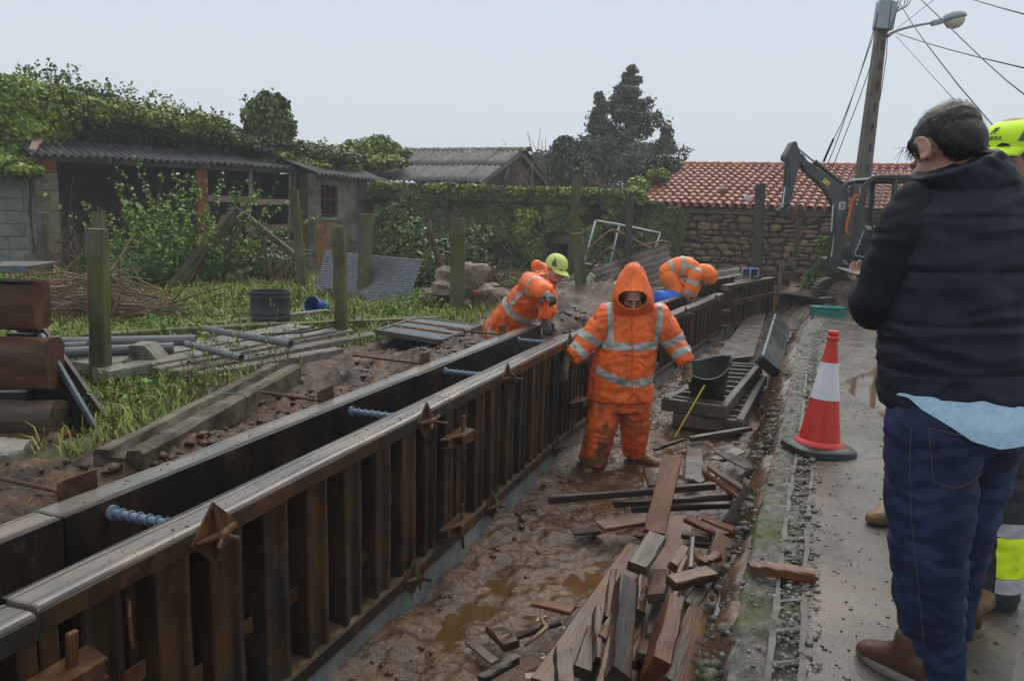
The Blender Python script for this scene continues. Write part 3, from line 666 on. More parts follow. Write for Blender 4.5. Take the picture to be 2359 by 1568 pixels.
# --- rendered shed with small window
fs = Fr(AT(727, 399, 18.5), AT(867, 423, 20.6)); SZ = 2.12
shed = thing('shed', 'pale rendered shed with a small barred window and corrugated roof', 'shed', fs.o, (0, 0, fs.ang))
ua, zb_ = fs.pix(740, 502); ub, zt_ = fs.pix(779, 428); _, zb_ = fs.pix(758, 500); SL = fs.L+.1
for nm, a in (('wall', (0, ua, 0, 2.16)), ('wall', (ub, SL, 0, 2.1)), ('wall', (ua, ub, zt_, 2.14)), ('wall', (ua, ub, 0, zb_))):
    mb = MB(); fbox(mb, fs, a[0], a[1], 0, .25, a[2]-.03 if a[2] == 0 else a[2], a[3]); build(mb, nm, 'old_render', shed)
win = build(MB().box(((ua+ub)/2, .14, (zt_+zb_)/2), (ub-ua-.004, .01, zt_-zb_-.004), fs.M()), 'window', 'window_dark', shed)
for k in range(4):
    u_ = ua+(ub-ua)*(k/3)*.94+(ub-ua)*.03; mb = MB(); fbox(mb, fs, u_-.02, u_+.02, .06, .1, zb_, zt_); build(mb, 'window_bar', 'frame_red', win)
for k in range(3):
    z_ = zb_+(zt_-zb_)*(k/2)*.94+.05; mb = MB(); fbox(mb, fs, ua, ub, .063, .097, z_-.02, z_+.02); build(mb, 'window_bar', 'frame_red', win)
mb = MB(); fbox(mb, fs, ua-.06, ub+.06, -.05, .1, zb_-.09, zb_-.005, .01); build(mb, 'sill', 'old_render', shed)
bricks(fs, shed, 727, 790, 510, 640, 'brick_tan', .11, .24, -.03, .03, 0)
u = -.25; k = 0
while u < SL+.1:
    u1 = min(u+1.06, SL+.25); dz = .012*(k % 2); build(corr_sheet(fs, u, u1+.05, -.28, SZ-.1*u/SL+dz, 2.6, SZ+.85-.1*u/SL+dz, .148), 'roof_sheet', 'fibre_cement', shed, smooth=True); u = u1; k += 1
mb = MB(); fbox(mb, fs, SL, SL+.9, .5, .6, 0, 1.9); build(mb, 'door', 'metal_sheet', shed)
mb = MB(); fbox(mb, fs, SL+.9, SL+1.35, .05, .6, 0, 2.0); build(mb, 'wall', 'old_render', shed)
mb = MB(); fbox(mb, fs, SL, SL+1.6, -.1, .7, 1.95, 2.03); build(mb, 'lintel', 'grey_wood', shed)

# --- gabled barn behind
R0 = AT(945, 347, 25.5); R1 = AT(1192, 350, 24.0); fg = Fr(R0, R1); GR = 3.22; GE = 2.22; HW = 2.6
gab = thing('gabled_barn', 'gabled barn with dark corrugated roof behind the ivy wall', 'barn', fg.o, (0, 0, fg.ang))
GL = fg.L
for side in (-1, 1):
    u = -1.2; k = 0
    while u < GL+.1:
        u1 = min(u+1.1, GL+.18)
        for r in range(2):
            f0, f1 = (0, .53) if r == 0 else (.47, 1.06); dz = .012*(k % 2)+.02*r
            mb = corr_sheet(fg, u, u1+.05, side*HW*(1-f0)*1.06 if r == 0 else side*HW*(1-f0)*1.06, GE-.06+(GR-GE+.06)*f0+dz, side*HW*max(0, 1-f1)*1.06+side*.02, GE-.06+(GR-GE+.06)*min(1, f1)+dz, .17, .028); build(mb, 'roof_sheet', 'fibre_cement', gab, smooth=True)
        u = u1; k += 1
u = -1.2
while u < GL+.1:
    mb = MB(); rings = []
    for uu in (u, u+.46): rings.append([fg.p(uu, .2*math.cos(a), GR-.06+.13*math.sin(a)+(.012 if uu > u else 0)) for a in [math.pi*i/6 for i in range(7)]])
    mb.loft(rings, False); build(mb, 'ridge_cap', 'ridge_lichen', gab, smooth=True); u += .44
mb = MB(); mb.add([fg.p(GL, -HW, 0), fg.p(GL, HW, 0), fg.p(GL, HW, GE-.05), fg.p(GL, 0, GR-.1), fg.p(GL, -HW, GE-.05)], [(0, 1, 2, 3, 4)]); build(mb, 'gable_wall', 'dark_stone', gab)
mb = MB(); fbox(mb, fg, -1.2, GL-.02, -HW, -HW+.3, 0, GE-.1); build(mb, 'wall', 'dark_stone', gab)
for s in (-1, 1): mb = MB(); mb.beam(fg.p(GL+.12, s*HW*1.05, GE-.12), fg.p(GL+.12, 0, GR-.1), .05, .14); build(mb, 'verge_board', 'grey_wood', gab)
for w_ in (-1.0, .9): mb = MB(); mb.beam(fg.p(GL+.05, w_, GE+.1), fg.p(GL+.05, w_+.25, GE+.45), .06, .06); build(mb, 'strut', 'pale_plank', gab)

# --- stone house with red tile roof
fh = Fr(Vector((2.9, 20.0, 0)), Vector((2.9+.891*5, 20-.454*5, 0))); HZ = 1.74
house = thing('stone_house', 'low rubble-stone house with red barrel-tile roof', 'house', fh.o, (0, 0, fh.ang))
HL = 11.5; RUN, RISE = 4.9, 1.22
mb = MB(); fbox(mb, fh, -.05, HL, .06, .5, -.6, HZ-.06); build(mb, 'wall', 'mortar', house)
mb = MB(); fbox(mb, fh, 0, HL, -.03, .5, HZ-.26, HZ-.075, .01); build(mb, 'eave_band', 'block_tan', house)
mb = MB(); fbox(mb, fh, -.05, .2, .5, 9.4, -.6, HZ-.14); build(mb, 'side_wall', 'dark_stone', house)
mb = MB(); mb.grid([[fh.p(u_, w_, z_) for u_ in (-.2, HL)] for w_, z_ in ((-.16, HZ-.14), (RUN, HZ+RISE-.13), (2*RUN+.1, HZ-.2))]); build(mb, 'roof_deck', 'tile_gap', house)
# stones: 14 shared shapes
SH = []
for k in range(14):
    bm = bmesh.new(); bmesh.ops.create_icosphere(bm, subdivisions=2, radius=1)
    for v in bm.verts:
        c = v.co; e = 3.2; q = (abs(c.x)**e+abs(c.y)**e+abs(c.z)**e)**(1/e); v.co = c/q*(.86+.3*mnoise.noise(c*1.1+Vector((k*7.7, 0, 0))))
    me = bpy.data.meshes.new('stone'); bm.to_mesh(me); bm.free(); me.materials.append(MATS['rubble']); me.polygons.foreach_set('use_smooth', [True]*len(me.polygons)); SH.append(me)
z = -.45; n = 0
while z < HZ-.32:
    hh = rnd.uniform(.1, .21); u = .15-rnd.uniform(0, .2)
    while u < 6.4:
        w = hh*rnd.uniform(.9, 2.6); h2 = hh*rnd.uniform(.8, 1.12)
        if rnd.random() < .22 and hh > .14:
            for q in range(2):
                o = link('stone', rnd.choice(SH), house, Matrix.Translation((u+w/2, .045, z+hh*(.25+.5*q))) @ Matrix.Rotation(rnd.uniform(-.15, .15), 4, 'Y') @ Matrix.Diagonal((w*.52, .06, hh*.26, 1)))
        else:
            o = link('stone', rnd.choice(SH), house, Matrix.Translation((u+w/2, .045, z+hh/2+rnd.uniform(-.015, .015))) @ Matrix.Rotation(rnd.uniform(-.2, .2), 4, 'Y') @ Matrix.Diagonal((w*.5, rnd.uniform(.045, .08), h2*.5, 1)))
        u += w*.97
    z += hh*.95
# tiles
def tile_mesh(nm, r0, r1, Lt, arch):
    mb = MB(); n = 8; P = []
    for y, r in ((0, r0), (.04, r0*.99), (Lt, r1)):
        P.append([Vector((r*math.cos(math.pi*(1-i/n)), y, arch*r*math.sin(math.pi*i/n))) for i in range(n+1)])
    fr_ = [Vector((v.x*.84, 0, v.z*.8-.001)) for v in P[0]]
    mb.grid([fr_]+P); me = bpy.data.meshes.new(nm); me.from_pydata([tuple(v) for v in mb.v], [], mb.f); me.materials.append(MATS['roof_tile']); me.polygons.foreach_set('use_smooth', [True]*len(me.polygons)); me.set_sharp_from_angle(angle=rad(50)); return me
slope = math.atan2(RISE, RUN+.16); SLn = math.hypot(RISE, RUN+.16); NR = 13; ex = SLn/NR; pitch = .207
TM = [tile_mesh('roof_tile', .088, .07, ex+.07, 1.0) for _ in range(2)]; CH = []
stuffV = MB(); cnt = 0
def tileM(u, r, j=0):
    b_ = Matrix.Translation((u+rnd.uniform(-.006, .006), -.17+ex*r*math.cos(slope), HZ-.055+ex*r*math.sin(slope)+rnd.uniform(-.003, .004)-.012*u))
    return b_ @ Matrix.Rotation(slope-.05, 4, 'X') @ Matrix.Rotation(rnd.uniform(-.03, .03), 4, 'Z')
for c in range(int(HL/pitch)):
    for r in range(NR):
        u = -.1+c*pitch
        if c < 23: link('roof_tile', TM[c % 2], house, tileM(u, r)); cnt += 1
        else:
            Mx = fh.M() @ tileM(u, r); me = TM[0]; stuffV.add([v.co for v in me.vertices], [tuple(p.vertices) for p in me.polygons], Mx)
        Mx = fh.M() @ tileM(u+pitch/2, r) @ Matrix.Translation((0, 0, .012)) @ Matrix.Diagonal((.8, 1, -.5, 1)); stuffV.add([v.co for v in TM[0].vertices], [tuple(p.vertices) for p in TM[0].polygons], Mx)
build(stuffV, 'channel_tiles', 'roof_tile', house, kind='stuff', smooth=True)
for k in range(int(HL/.36)):
    mb = MB(); rings = []
    for uu in (k*.36-.1, k*.36+.3): rings.append([fh.p(uu, RUN+.13*math.cos(a), HZ+RISE-.07+.13*math.sin(a)+(.02 if uu > k*.36 else 0)-.012*uu) for a in [math.pi*i/8 for i in range(9)]])
    mb.loft(rings, False); build(mb, 'ridge_tile', 'roof_tile', house, smooth=True)
for k in range(9):                        # verge tiles
    mb = MB(); f = k/9; rings = [[fh.p(-.2+.1*math.cos(a), -.15+(RUN+.15)*(f+g), HZ-.05+RISE*(f+g)+.09*math.sin(a)) for a in [math.pi*i/6 for i in range(7)]] for g in (0, .13)]
    mb.loft(rings, False); build(mb, 'verge_tile', 'roof_tile', house, smooth=True)
# lamp on the wall, stone on the roof, cable
u0, z0 = fh.pix(1728, 458)
lamp = thing('wall_lamp', 'small white floodlight at the tiled eave of the stone house', 'lamp', fh.p(u0, -.3, z0))
mat('lamp_white', [(.5, .5, .47)], 4, .4, bump=0); mat('cable', [(.02, .02, .022)], 3, .5, bump=0)
build(MB().box((0, 0, 0), (.16, .1, .13), Matrix.Translation(fh.p(u0, -.32, z0)) @ Matrix.Rotation(.4, 4, 'Y'), .02), 'head', 'lamp_white', lamp)
build(MB().tube([fh.p(u0+.06, -.28, z0-.04), fh.p(u0+.08, -.1, z0-.25), fh.p(u0+.08, -.02, z0-.33)], .012, 6), 'arm', 'lamp_white', lamp)
u0, z0 = fh.pix(1672, 437)
mb = MB(); c = fh.p(u0-.3, 1.1, HZ+.33); mb.sphere(c, .11, 10, None, (1.2, .8, .7)); build(mb, 'roof_stone', 'rubble', label='dark stone lying on the red tiles', cat='stone', smooth=True)
mb = MB(); pts = [fh.pix(*q) for q in ((2000, 440), (1860, 520), (1800, 560), (1740, 580), (1680, 590), (1655, 610), (1650, 640))]
mb.tube([fh.p(a, -.06, c) for a, c in pts], .014, 6); build(mb, 'wall_cable', 'cable', label='black cable sagging across the rubble wall', cat='cable')
# --- long ivy wall between shed and house
IV0 = AT(872, 430, 20.0); fi = Fr(IV0, Vector((2.75, 19.9, 0)))
iw = thing('garden_wall', 'old stone wall smothered in dark ivy', 'wall', fi.o, (0, 0, fi.ang))
ud0, _ = fi.pix(1284, 580); ud1, zdt = fi.pix(1318, 562)
mb = MB(); fbox(mb, fi, -.2, ud0, 0, .5, -.1, 1.85); fbox(mb, fi, ud1, fi.L+.3, 0, .5, -.1, 1.85); fbox(mb, fi, ud0, ud1, .0, .5, zdt, 1.85); build(mb, 'wall', 'dark_stone', iw)
mb = MB(); fbox(mb, fi, ud0-.2, ud1+.25, -.06, .3, zdt-.02, zdt+.34, .03, .015); build(mb, 'lintel', 'rubble', iw)
mb = MB(); fbox(mb, fi, ud0-.3, ud1+.3, .9, 1.0, -.1, 1.8); fbox(mb, fi, ud0-.4, ud0-.3, .5, 1.0, -.1, 1.8); fbox(mb, fi, ud1+.3, ud1+.4, .5, 1.0, -.1, 1.8); build(mb, 'dark_backing', 'dark_stone', iw)  # dark box added behind the doorway so the opening reads dark
for k in range(26):
    u_ = rnd.uniform(0, fi.L); z_ = rnd.uniform(.2, 1.5); link('stone', rnd.choice(SH), iw, Matrix.Translation((u_, -.0, z_)) @ Matrix.Diagonal((rnd.uniform(.12, .25), .09, rnd.uniform(.08, .16), 1)))
# ------------------------------------------------------------------ vegetation
mat('ivy_leaf', [(.045, .07, .022), (.09, .135, .04), (.16, .215, .065)], 1.6, .38, .1, bump=0, island=.5, hue=.025, worldco=True)
mat('ivy_light', [(.09, .145, .03), (.17, .23, .05), (.23, .3, .075)], 1.6, .42, .1, bump=0, island=.4, hue=.02, worldco=True)
mat('leaf_yellow', [(.12, .19, .03), (.25, .32, .055)], .9, .42, .1, bump=0, island=.4, hue=.02, worldco=True)
mat('leaf_dark', [(.035, .055, .028), (.06, .085, .042)], .8, .5, bump=0, island=.5, hue=.02, worldco=True)
mat('conifer', [(.06, .078, .055), (.095, .12, .08)], .7, .55, bump=0, island=.5, hue=.015, worldco=True)
mat('shrub_leaf', [(.12, .2, .04), (.17, .27, .06)], 1, .4, bump=0, island=.35, hue=.02)
mat('bark', [(.04, .03, .022), (.09, .07, .052)], 8, .7)
mat('twig', [(.07, .045, .03), (.14, .095, .062), (.22, .16, .11)], 5, .6, island=.45)
def leaves(P, Nn, size, svar=.5, aspect=.75, droop=.4, spread=.9, seed=0, fold=.25):
    """leaf quads at points P with rough outward normals Nn"""
    r = np.random.RandomState(seed); n = len(P)
    nn = Nn+spread*r.normal(size=(n, 3)); nn /= np.linalg.norm(nn, axis=1, keepdims=True)+1e-9
    d = r.normal(size=(n, 3)); d[:, 2] -= droop; d -= nn*(d*nn).sum(1, keepdims=True); d /= np.linalg.norm(d, axis=1, keepdims=True)+1e-9
    s = np.cross(nn, d); L = size*(1-svar/2+svar*r.rand(n, 1)); w = L*aspect*.5
    a = P-d*L*.5; t_ = P+d*L*.5; up = nn*L*fold*.4
    V = np.stack([a, P+s*w-d*L*.08+up, t_, P-s*w-d*L*.08+up], 1).reshape(-1, 3)
    return V, np.arange(n*4).reshape(n, 4)
def blob_pts(blobs, n, seed=0, rough=.25, shell=.35, fq=2.0):
    """points near the surface of ellipsoids; blobs = [(centre, radii)]"""
    r = np.random.RandomState(seed); w = np.array([b_[1][0]*b_[1][2]+b_[1][1]*b_[1][2]+b_[1][0]*b_[1][1] for b_ in blobs]); w = w/w.sum(); P = []; Nn = []
    for (c, R), k in zip(blobs, (w*n).astype(int)):
        d = r.normal(size=(k, 3)); d /= np.linalg.norm(d, axis=1, keepdims=True); q = 1-shell*r.rand(k, 1)**1.6
        bump = 1+rough*(2*fbm(d[:, 0]*fq+c[0]*3, d[:, 1]*fq+d[:, 2]*fq*1.7+c[1], 3, 3))[:, None]
        R = np.array(R); P.append(np.array(c)+d*R*q*bump); Nn.append(d/R*R.mean())
    return np.concatenate(P), np.concatenate(Nn)
def foliage(name, blobs, n, size, m, parent, seed=0, core=.72, cut=None, **kw):
    P, Nn = blob_pts(blobs, n, seed, kw.pop('rough', .25), kw.pop('shell', .35), kw.pop('fq', 2.0))
    if cut is not None: k = cut(P); P = P[k]; Nn = Nn[k]
    V, F = leaves(P, Nn, size, seed=seed+1, **kw); o = fastmesh(name, V, F, m, parent)
    if core:
        mb = MB()
        for c, R in blobs: mb.sphere(c, 1, 12, None, tuple(x*core for x in R))
        build(mb, 'inner_foliage', m, parent, smooth=True)
    return o
def blobs_px(L_): return [((lambda p: (p.x, p.y, p.z))(AT(x, y, Y)), (rx, ry, rz_)) for x, y, Y, rx, ry, rz_ in L_]
def plant(name, label, cat, loc, group=None): return thing(name, label, cat, loc, group=group)
def sprays(base, n, L, leaf, m, parent, seed, spread=.6, nl=14, r=.006, stemmat='bark', lsize=None):
    """stems with leaves along them"""
    rr = random.Random(seed); P = []; Nn = []; mb = MB()
    for k in range(n):
        b_ = Vector(base[k % len(base)]) if isinstance(base, list) else Vector(base); d = Vector((rr.gauss(0, spread), rr.gauss(0, spread), 1)).normalized(); l = L*rr.uniform(.55, 1.1); pts = [b_]
        for q in range(6): d = (d+Vector((rr.gauss(0, .13), rr.gauss(0, .13), -.03))).normalized(); pts.append(pts[-1]+d*l/6)
        mb.tube(pts, [r*(1-.14*i) for i in range(7)], 5)
        for q in range(nl):
            f = rr.uniform(.25, 1)*6; i = min(5, int(f)); p = pts[i].lerp(pts[i+1], f-i); o_ = Vector((rr.gauss(0, 1), rr.gauss(0, 1), rr.gauss(.3, .6))).normalized(); P.append(p+o_*leaf*.6); Nn.append(o_+Vector((0, 0, .6)))
    build(mb, 'stems', stemmat, parent)
    V, F = leaves(np.array([tuple(p) for p in P]), np.array([tuple(p) for p in Nn]), leaf, seed=seed); fastmesh('foliage', V, F, m, parent)

# overgrowth on the barn roof -- pixel outline x, top y at its own distance
def ridge(xs, tops, bots, depth, rx, seed=0, jig=.15):
    r = random.Random(seed); B = []
    for x, t_, b_ in zip(xs, tops, bots):
        Y = depth(x); p = AT(x, t_, Y); q = AT(x, b_, Y-.3); h = (p.z-q.z)/2
        B.append(((p.x+r.uniform(-jig, jig), Y+r.uniform(-.2, .2), q.z+h*.95), (rx, 1.1, max(.25, h*1.02))))
    return B
dp = lambda x: 17.4+x*.0042
o = plant('ivy_overgrowth', 'large dark green ivy mass covering the barn roof', 'ivy', AT(330, 400, 18.5))
xs = [100, 170, 240, 310, 380, 450, 515, 580, 640, 700, 760]; tp = [205, 205, 222, 240, 258, 265, 296, 318, 332, 338, 350]; bt = [300, 306, 314, 322, 330, 336, 342, 352, 362, 370, 380]
foliage('foliage', ridge(xs, tp, bt, dp, .78, 3), 46000, .095, 'ivy_leaf', o, 5, rough=.5, fq=3.5, core=.78)
sprays([AT(x, y+12, dp(x)-.2) for x, y in zip(range(20, 520, 14), [196, 194, 190, 188, 190, 190, 188, 190, 192, 196, 200, 204, 208, 212, 216, 220, 224, 228, 232, 236, 240, 244, 247, 250, 253, 256, 258, 260, 264, 268, 274, 280, 286, 290, 294, 298])], 72, .62, .085, 'ivy_light', o, 14, .45, 16, .006)
foliage('new_growth', ridge([60, 120, 190, 260, 330, 400, 470], [196, 190, 206, 226, 242, 252, 262], [255, 260, 270, 290, 300, 310, 320], lambda x: dp(x)-.45, .5, 9), 13000, .09, 'ivy_light', o, 8, rough=.5, fq=3, core=0)
sprays([AT(x, y, 19.5) for x, y in ((600, 300), (640, 300), (570, 330), (655, 330), (690, 345), (740, 352), (620, 235), (585, 255))], 34, .5, .08, 'ivy_light', o, 15, .8, 12, .005)
P = []; Nn = []                            # ivy creeping down the corrugated sheets
for i in range(5200):
    u_ = rnd.uniform(-.1, fb.L+.2); f = rnd.uniform(0, 1); lim = .5+.35*float(fbm(u_*1.3, 3, 3, 2))-.3*max(0, (u_-3)/2.5)
    if f < lim: continue
    w_ = -.3+4.0*f; P.append(tuple(fb.p(u_, w_, EZ+.215*(w_+.3)+.05+.05*rnd.random()))); Nn.append((0, 0, 1))
for i in range(2600):
    u_ = rnd.uniform(-.2, SL+.3); f = rnd.uniform(0, 1)
    if f < .35+.5*float(fbm(u_*2, 7, 2, 5))+.25*u_/SL: continue
    w_ = -.28+2.7*f; P.append(tuple(fs.p(u_, w_, SZ+.3*(w_+.28)+.06+.06*rnd.random()))); Nn.append((0, 0, 1))
V, F = leaves(np.array(P), np.array(Nn), .13, seed=3); fastmesh('creeping_foliage', V, F, 'ivy_leaf', o)
foliage('gap_foliage', blobs_px([(650, 372, 19.2, .5, .4, .16), (700, 380, 19.3, .4, .4, .14), (735, 386, 19.3, .35, .35, .14), (790, 385, 20.5, .5, .4, .16)]), 3000, .09, 'ivy_light', o, 23, core=.6)
o = plant('ivy_stump', 'round ivy-covered stump standing above the barn roof', 'ivy', AT(620, 340, 19.5))
foliage('foliage', blobs_px([(620, 262, 19.6, .5, .5, .42), (600, 285, 19.5, .42, .45, .4), (640, 290, 19.6, .45, .45, .42), (618, 320, 19.6, .5, .5, .35), (628, 240, 19.6, .4, .4, .24)]), 5200, .12, 'ivy_leaf', o, 21, rough=.35, fq=3)
sprays([AT(610, 250, 19.6), AT(650, 260, 19.6), AT(585, 270, 19.5)], 16, .55, .08, 'ivy_light', o, 4, 1.0, 7)
o = plant('yellow_green_tree', 'bright yellow-green leafy tree at the left edge', 'tree', AT(20, 560, 16.0))
build(MB().tube([AT(10, 600, 16.4), AT(0, 450, 16.4), AT(20, 330, 16.5)], [.14, .11, .06], 8), 'trunk', 'bark', o)
foliage('crown', blobs_px([(10, 260, 16.6, .8, .8, .75), (60, 300, 16.5, .55, .6, .5), (-30, 330, 16.4, .6, .7, .6), (30, 365, 16.2, .5, .5, .35), (100, 275, 16.9, .6, .6, .45), (-60, 240, 16.8, .8, .8, .7), (20, 210, 16.9, .55, .55, .35)]), 17000, .1, 'leaf_yellow', o, 31, rough=.4, fq=3)
o = plant('roof_ivy', 'ivy mound spilling over the lean-to roof at the left edge', 'ivy', AT(20, 400, 15.0))
foliage('foliage', blobs_px([(0, 380, 15.0, .5, .4, .2), (45, 392, 15.0, .35, .35, .12), (-50, 370, 15.0, .5, .4, .3), (70, 395, 15.1, .25, .25, .1)]), 3600, .12, 'leaf_yellow', o, 33, core=.5)
o = plant('ivy_hummock', 'green ivy hummock left of the gabled barn ridge', 'ivy', AT(870, 380, 24.5))
foliage('foliage', blobs_px([(830, 350, 24, .55, .6, .32), (875, 345, 24.5, .6, .6, .38), (910, 356, 24.8, .5, .5, .22), (790, 362, 23, .5, .5, .3), (860, 375, 23, .9, .6, .25)]), 5200, .14, 'ivy_light', o, 41, core=.75, rough=.4)
# ivy on the garden wall
o = plant('ivy_curtain', 'thick curtain of dark ivy hanging on the garden wall', 'ivy', fi.p(fi.L/2, -.2, 0))
r = np.random.RandomState(5); n = 30000; U = r.rand(n)*(fi.L+.6)-.2; Zz = r.rand(n)**.8*2.0
th = .16+.5*np.clip(fbm(U*1.1, Zz*1.3, 3, 5)+.1, 0, 1)+.12*(Zz > 1.65); gap = fbm(U*1.7, Zz*2.0, 3, 9)
k = (gap > -.16) & ~((U > ud0-.25) & (U < ud1+.2) & (Zz < zdt+.3)); U, Zz, th = U[k], Zz[k], th[k]
dep = th*(1-.6*r.rand(len(U))**2); base = np.array(fi.o)+U[:, None]*np.array(fi.u)-dep[:, None]*np.array(fi.w)+Zz[:, None]*np.array([0, 0, 1])
V, F = leaves(base, np.tile(-np.array(fi.w)+np.array([0, 0, .4]), (len(U), 1)), .095, seed=6, droop=1.2, spread=.55); fastmesh('foliage', V, F, 'ivy_leaf', o)
U = r.rand(6500)*(fi.L+.4); Zz = 1.82+.2*r.rand(6500)+.22*fbm(U*2, U*.5, 3, 3); base = np.array(fi.o)+U[:, None]*np.array(fi.u)+(r.rand(6500)*.75-.45)[:, None]*np.array(fi.w)+Zz[:, None]*np.array([0, 0, 1]); kk = fbm(U*1.5, U*.2, 2, 12) > -.2; base = base[kk]
V, F = leaves(base, np.tile(-np.array(fi.w)*.6+np.array([0, 0, .8]), (len(base), 1)), .11, seed=16, droop=.8); fastmesh('top_foliage', V, F, 'ivy_light', o)
foliage('hanging_clump', blobs_px([(1215, 500, 19.6, .38, .3, .22), (1205, 540, 19.5, .33, .25, .42), (1225, 580, 19.5, .27, .25, .33)]), 2400, .085, 'ivy_light', o, 51, core=.6, rough=.4)
o = plant('ivy_bush', 'glossy dark ivy bush beside the leaning corrugated sheet', 'bush', G(930, 680))
foliage('foliage', blobs_px([(915, 510, 15.5, .34, .35, .38), (935, 560, 15.3, .5, .4, .45), (985, 590, 14.5, .5, .4, .4), (1010, 630, 13.6, .45, .4, .4), (905, 600, 15.2, .4, .4, .45), (1085, 610, 14.8, .4, .35, .55), (1100, 560, 15.5, .3, .3, .4)]), 11000, .085, 'ivy_leaf', o, 55, rough=.4, fq=3)
# ivy on the left part of the stone house wall and roof corner
o = plant('house_ivy', 'ivy climbing over the left end of the stone house', 'ivy', fh.p(.6, -.2, 0))
r = np.random.RandomState(8); n = 15000; U = -.5+r.rand(n)*2.9; Zz = r.rand(n)*2.0; lim = 1.55+.5*fbm(Zz*1.5, Zz*.3, 3, 6)-.35*np.abs(Zz-1.0); k = (U < lim) & (Zz < 1.62+.32*np.clip(1-U, 0, 1)*1.0+.1*fbm(U*3, U, 2, 2)); U, Zz = U[k], Zz[k]
dep = .08+.3*np.clip(fbm(U*1.4, Zz*1.4, 3, 15)+.15, 0, 1)*(.4+.6*r.rand(len(U)))+.15*(Zz > 1.7); base = np.array(fh.o)+U[:, None]*np.array(fh.u)-dep[:, None]*np.array(fh.w)+Zz[:, None]*np.array([0, 0, 1])
V, F = leaves(base, np.tile(-np.array(fh.w)+np.array([0, 0, .4]), (len(U), 1)), .085, seed=9, droop=1.1, spread=.6); fastmesh('foliage', V, F, 'ivy_leaf', o)
foliage('roof_corner_foliage', [(tuple(fh.p(-.15, .6, HZ+.2)), (.28, .8, .16)), (tuple(fh.p(.1, 1.9, HZ+.72)), (.3, .45, .18)), (tuple(fh.p(-.3, 1.3, HZ+.4)), (.3, .7, .25)), (tuple(fh.p(-.2, 0, HZ+.0)), (.4, .3, .15))], 3000, .1, 'ivy_light', o, 61, core=.5)
# conifers and far trees
def conifer(label, x, ytop, ybot, Y, rw, n, seed, name='conifer_tree', m='conifer', pw=1.25, layers=15):
    top = AT(x, ytop, Y); bot = AT(x, ybot, Y); H = top.z; t_ = plant(name, label, 'tree', (top.x, Y, -.1)); r_ = random.Random(seed)
    build(MB().tube([(top.x, Y, -.2), (top.x+.1, Y, H*.5), (top.x, Y, H*.97)], [.22, .14, .02], 8), 'trunk', 'bark', t_)
    P = []; Nn = []; mb = MB()
    for i in range(layers*7):
        f = r_.random()**.85; z = .5+(H-.5)*f; R = rw*(1-f)**pw*r_.choice([.6, .8, 1, 1.25])+.1; a = r_.uniform(0, 6.283); lift = .32
        tip = Vector((top.x+R*math.cos(a), Y+R*math.sin(a), z+R*lift)); b_ = Vector((top.x, Y, z)); mb.tube([b_, b_.lerp(tip, .6)], [.03, .012], 4)
        k = int(n/(layers*7))
        for q in range(k):
            g = .25+.75*r_.random()**.7; c = b_.lerp(tip, g); s = .2*R*(1.25-g)+.06; o_ = Vector((r_.gauss(0, s), r_.gauss(0, s), r_.gauss(.06, s*.6))); P.append(tuple(c+o_)); Nn.append((math.cos(a), math.sin(a), .7))
    build(mb, 'limbs', 'bark', t_, kind='stuff'); V, F = leaves(np.array(P), np.array(Nn), .22, aspect=.4, droop=-.6, seed=seed); fastmesh('crown', V, F, m, t_); return t_
conifer('tall dark conifer with a pointed top behind the red roof', 1455, 158, 440, 33, 3.5, 17000, 71)
conifer('shorter conifer leaning on the left side of the tall conifer', 1385, 222, 440, 32.5, 2.0, 8000, 72)
conifer('small conifer to the right of the tall conifer', 1535, 300, 440, 32, 1.5, 4500, 73)
o = plant('broadleaf_tree', 'dark rounded tree left of the conifers behind the ivy wall', 'tree', AT(1300, 440, 29)); p = AT(1300, 440, 29)
build(MB().tube([(p.x, 29, 0), (p.x, 29, 2.2)], [.15, .08], 7), 'trunk', 'bark', o)
foliage('crown', blobs_px([(1300, 375, 29, .7, .7, .8), (1320, 410, 28.8, .9, .8, .6), (1275, 415, 29, .6, .6, .5), (1300, 340, 29, .4, .4, .4)]), 6000, .16, 'leaf_dark', o, 81, rough=.45, fq=3)
o = plant('grey_shrub', 'grey-green shrub behind the left corner of the tile roof', 'shrub', AT(1520, 400, 24))
foliage('foliage', blobs_px([(1525, 385, 23.5, .55, .5, .3), (1490, 400, 23, .4, .4, .22)]), 2200, .13, 'leaf_dark', o, 83, rough=.4)
o = plant('far_tree', 'pale hazy tree far behind the gabled barn', 'tree', AT(1250, 400, 48)); p = AT(1245, 400, 48)
build(MB().tube([(p.x, 48, 0), (p.x, 48, 3)], [.2, .1], 7), 'trunk', 'bark', o)
foliage('crown', blobs_px([(1245, 385, 48, 1.0, 1, .8), (1210, 395, 48, .8, .8, .6), (1275, 400, 47, .8, .8, .6)]), 2600, .28, 'leaf_dark', o, 84, rough=.4)
# bare saplings behind the ivy wall
for i, (x, yt) in enumerate(((1225, 300), (1260, 330), (1205, 340), (1345, 400), (1385, 395), (1365, 420))):
    o = plant('bare_sapling', ['bare thin sapling above the gabled barn verge', 'second bare sapling right of the gabled barn', 'short bare sapling at the gable', 'bare twiggy sapling below the conifers', 'right bare twiggy sapling below the conifers', 'small bare sapling on the ivy wall'][i], 'sapling', AT(x, 440, 22), 'bare saplings behind the ivy wall')
    mb = MB(); r_ = random.Random(90+i); b_ = AT(x, 450, 22); T = AT(x+r_.uniform(-15, 15), yt, 22)
    for q in range(6):
        t0 = b_.lerp(T, r_.uniform(0, .4) if q else 0); t1 = T+Vector((r_.gauss(0, .3), 0, r_.gauss(-.25, .25))) if q else T; md = t0.lerp(t1, .5)+Vector((r_.gauss(0, .08), r_.gauss(0, .08), 0)); mb.tube([t0, md, t1], [.018, .012, .004], 5)
    build(mb, 'branches', 'twig', o)
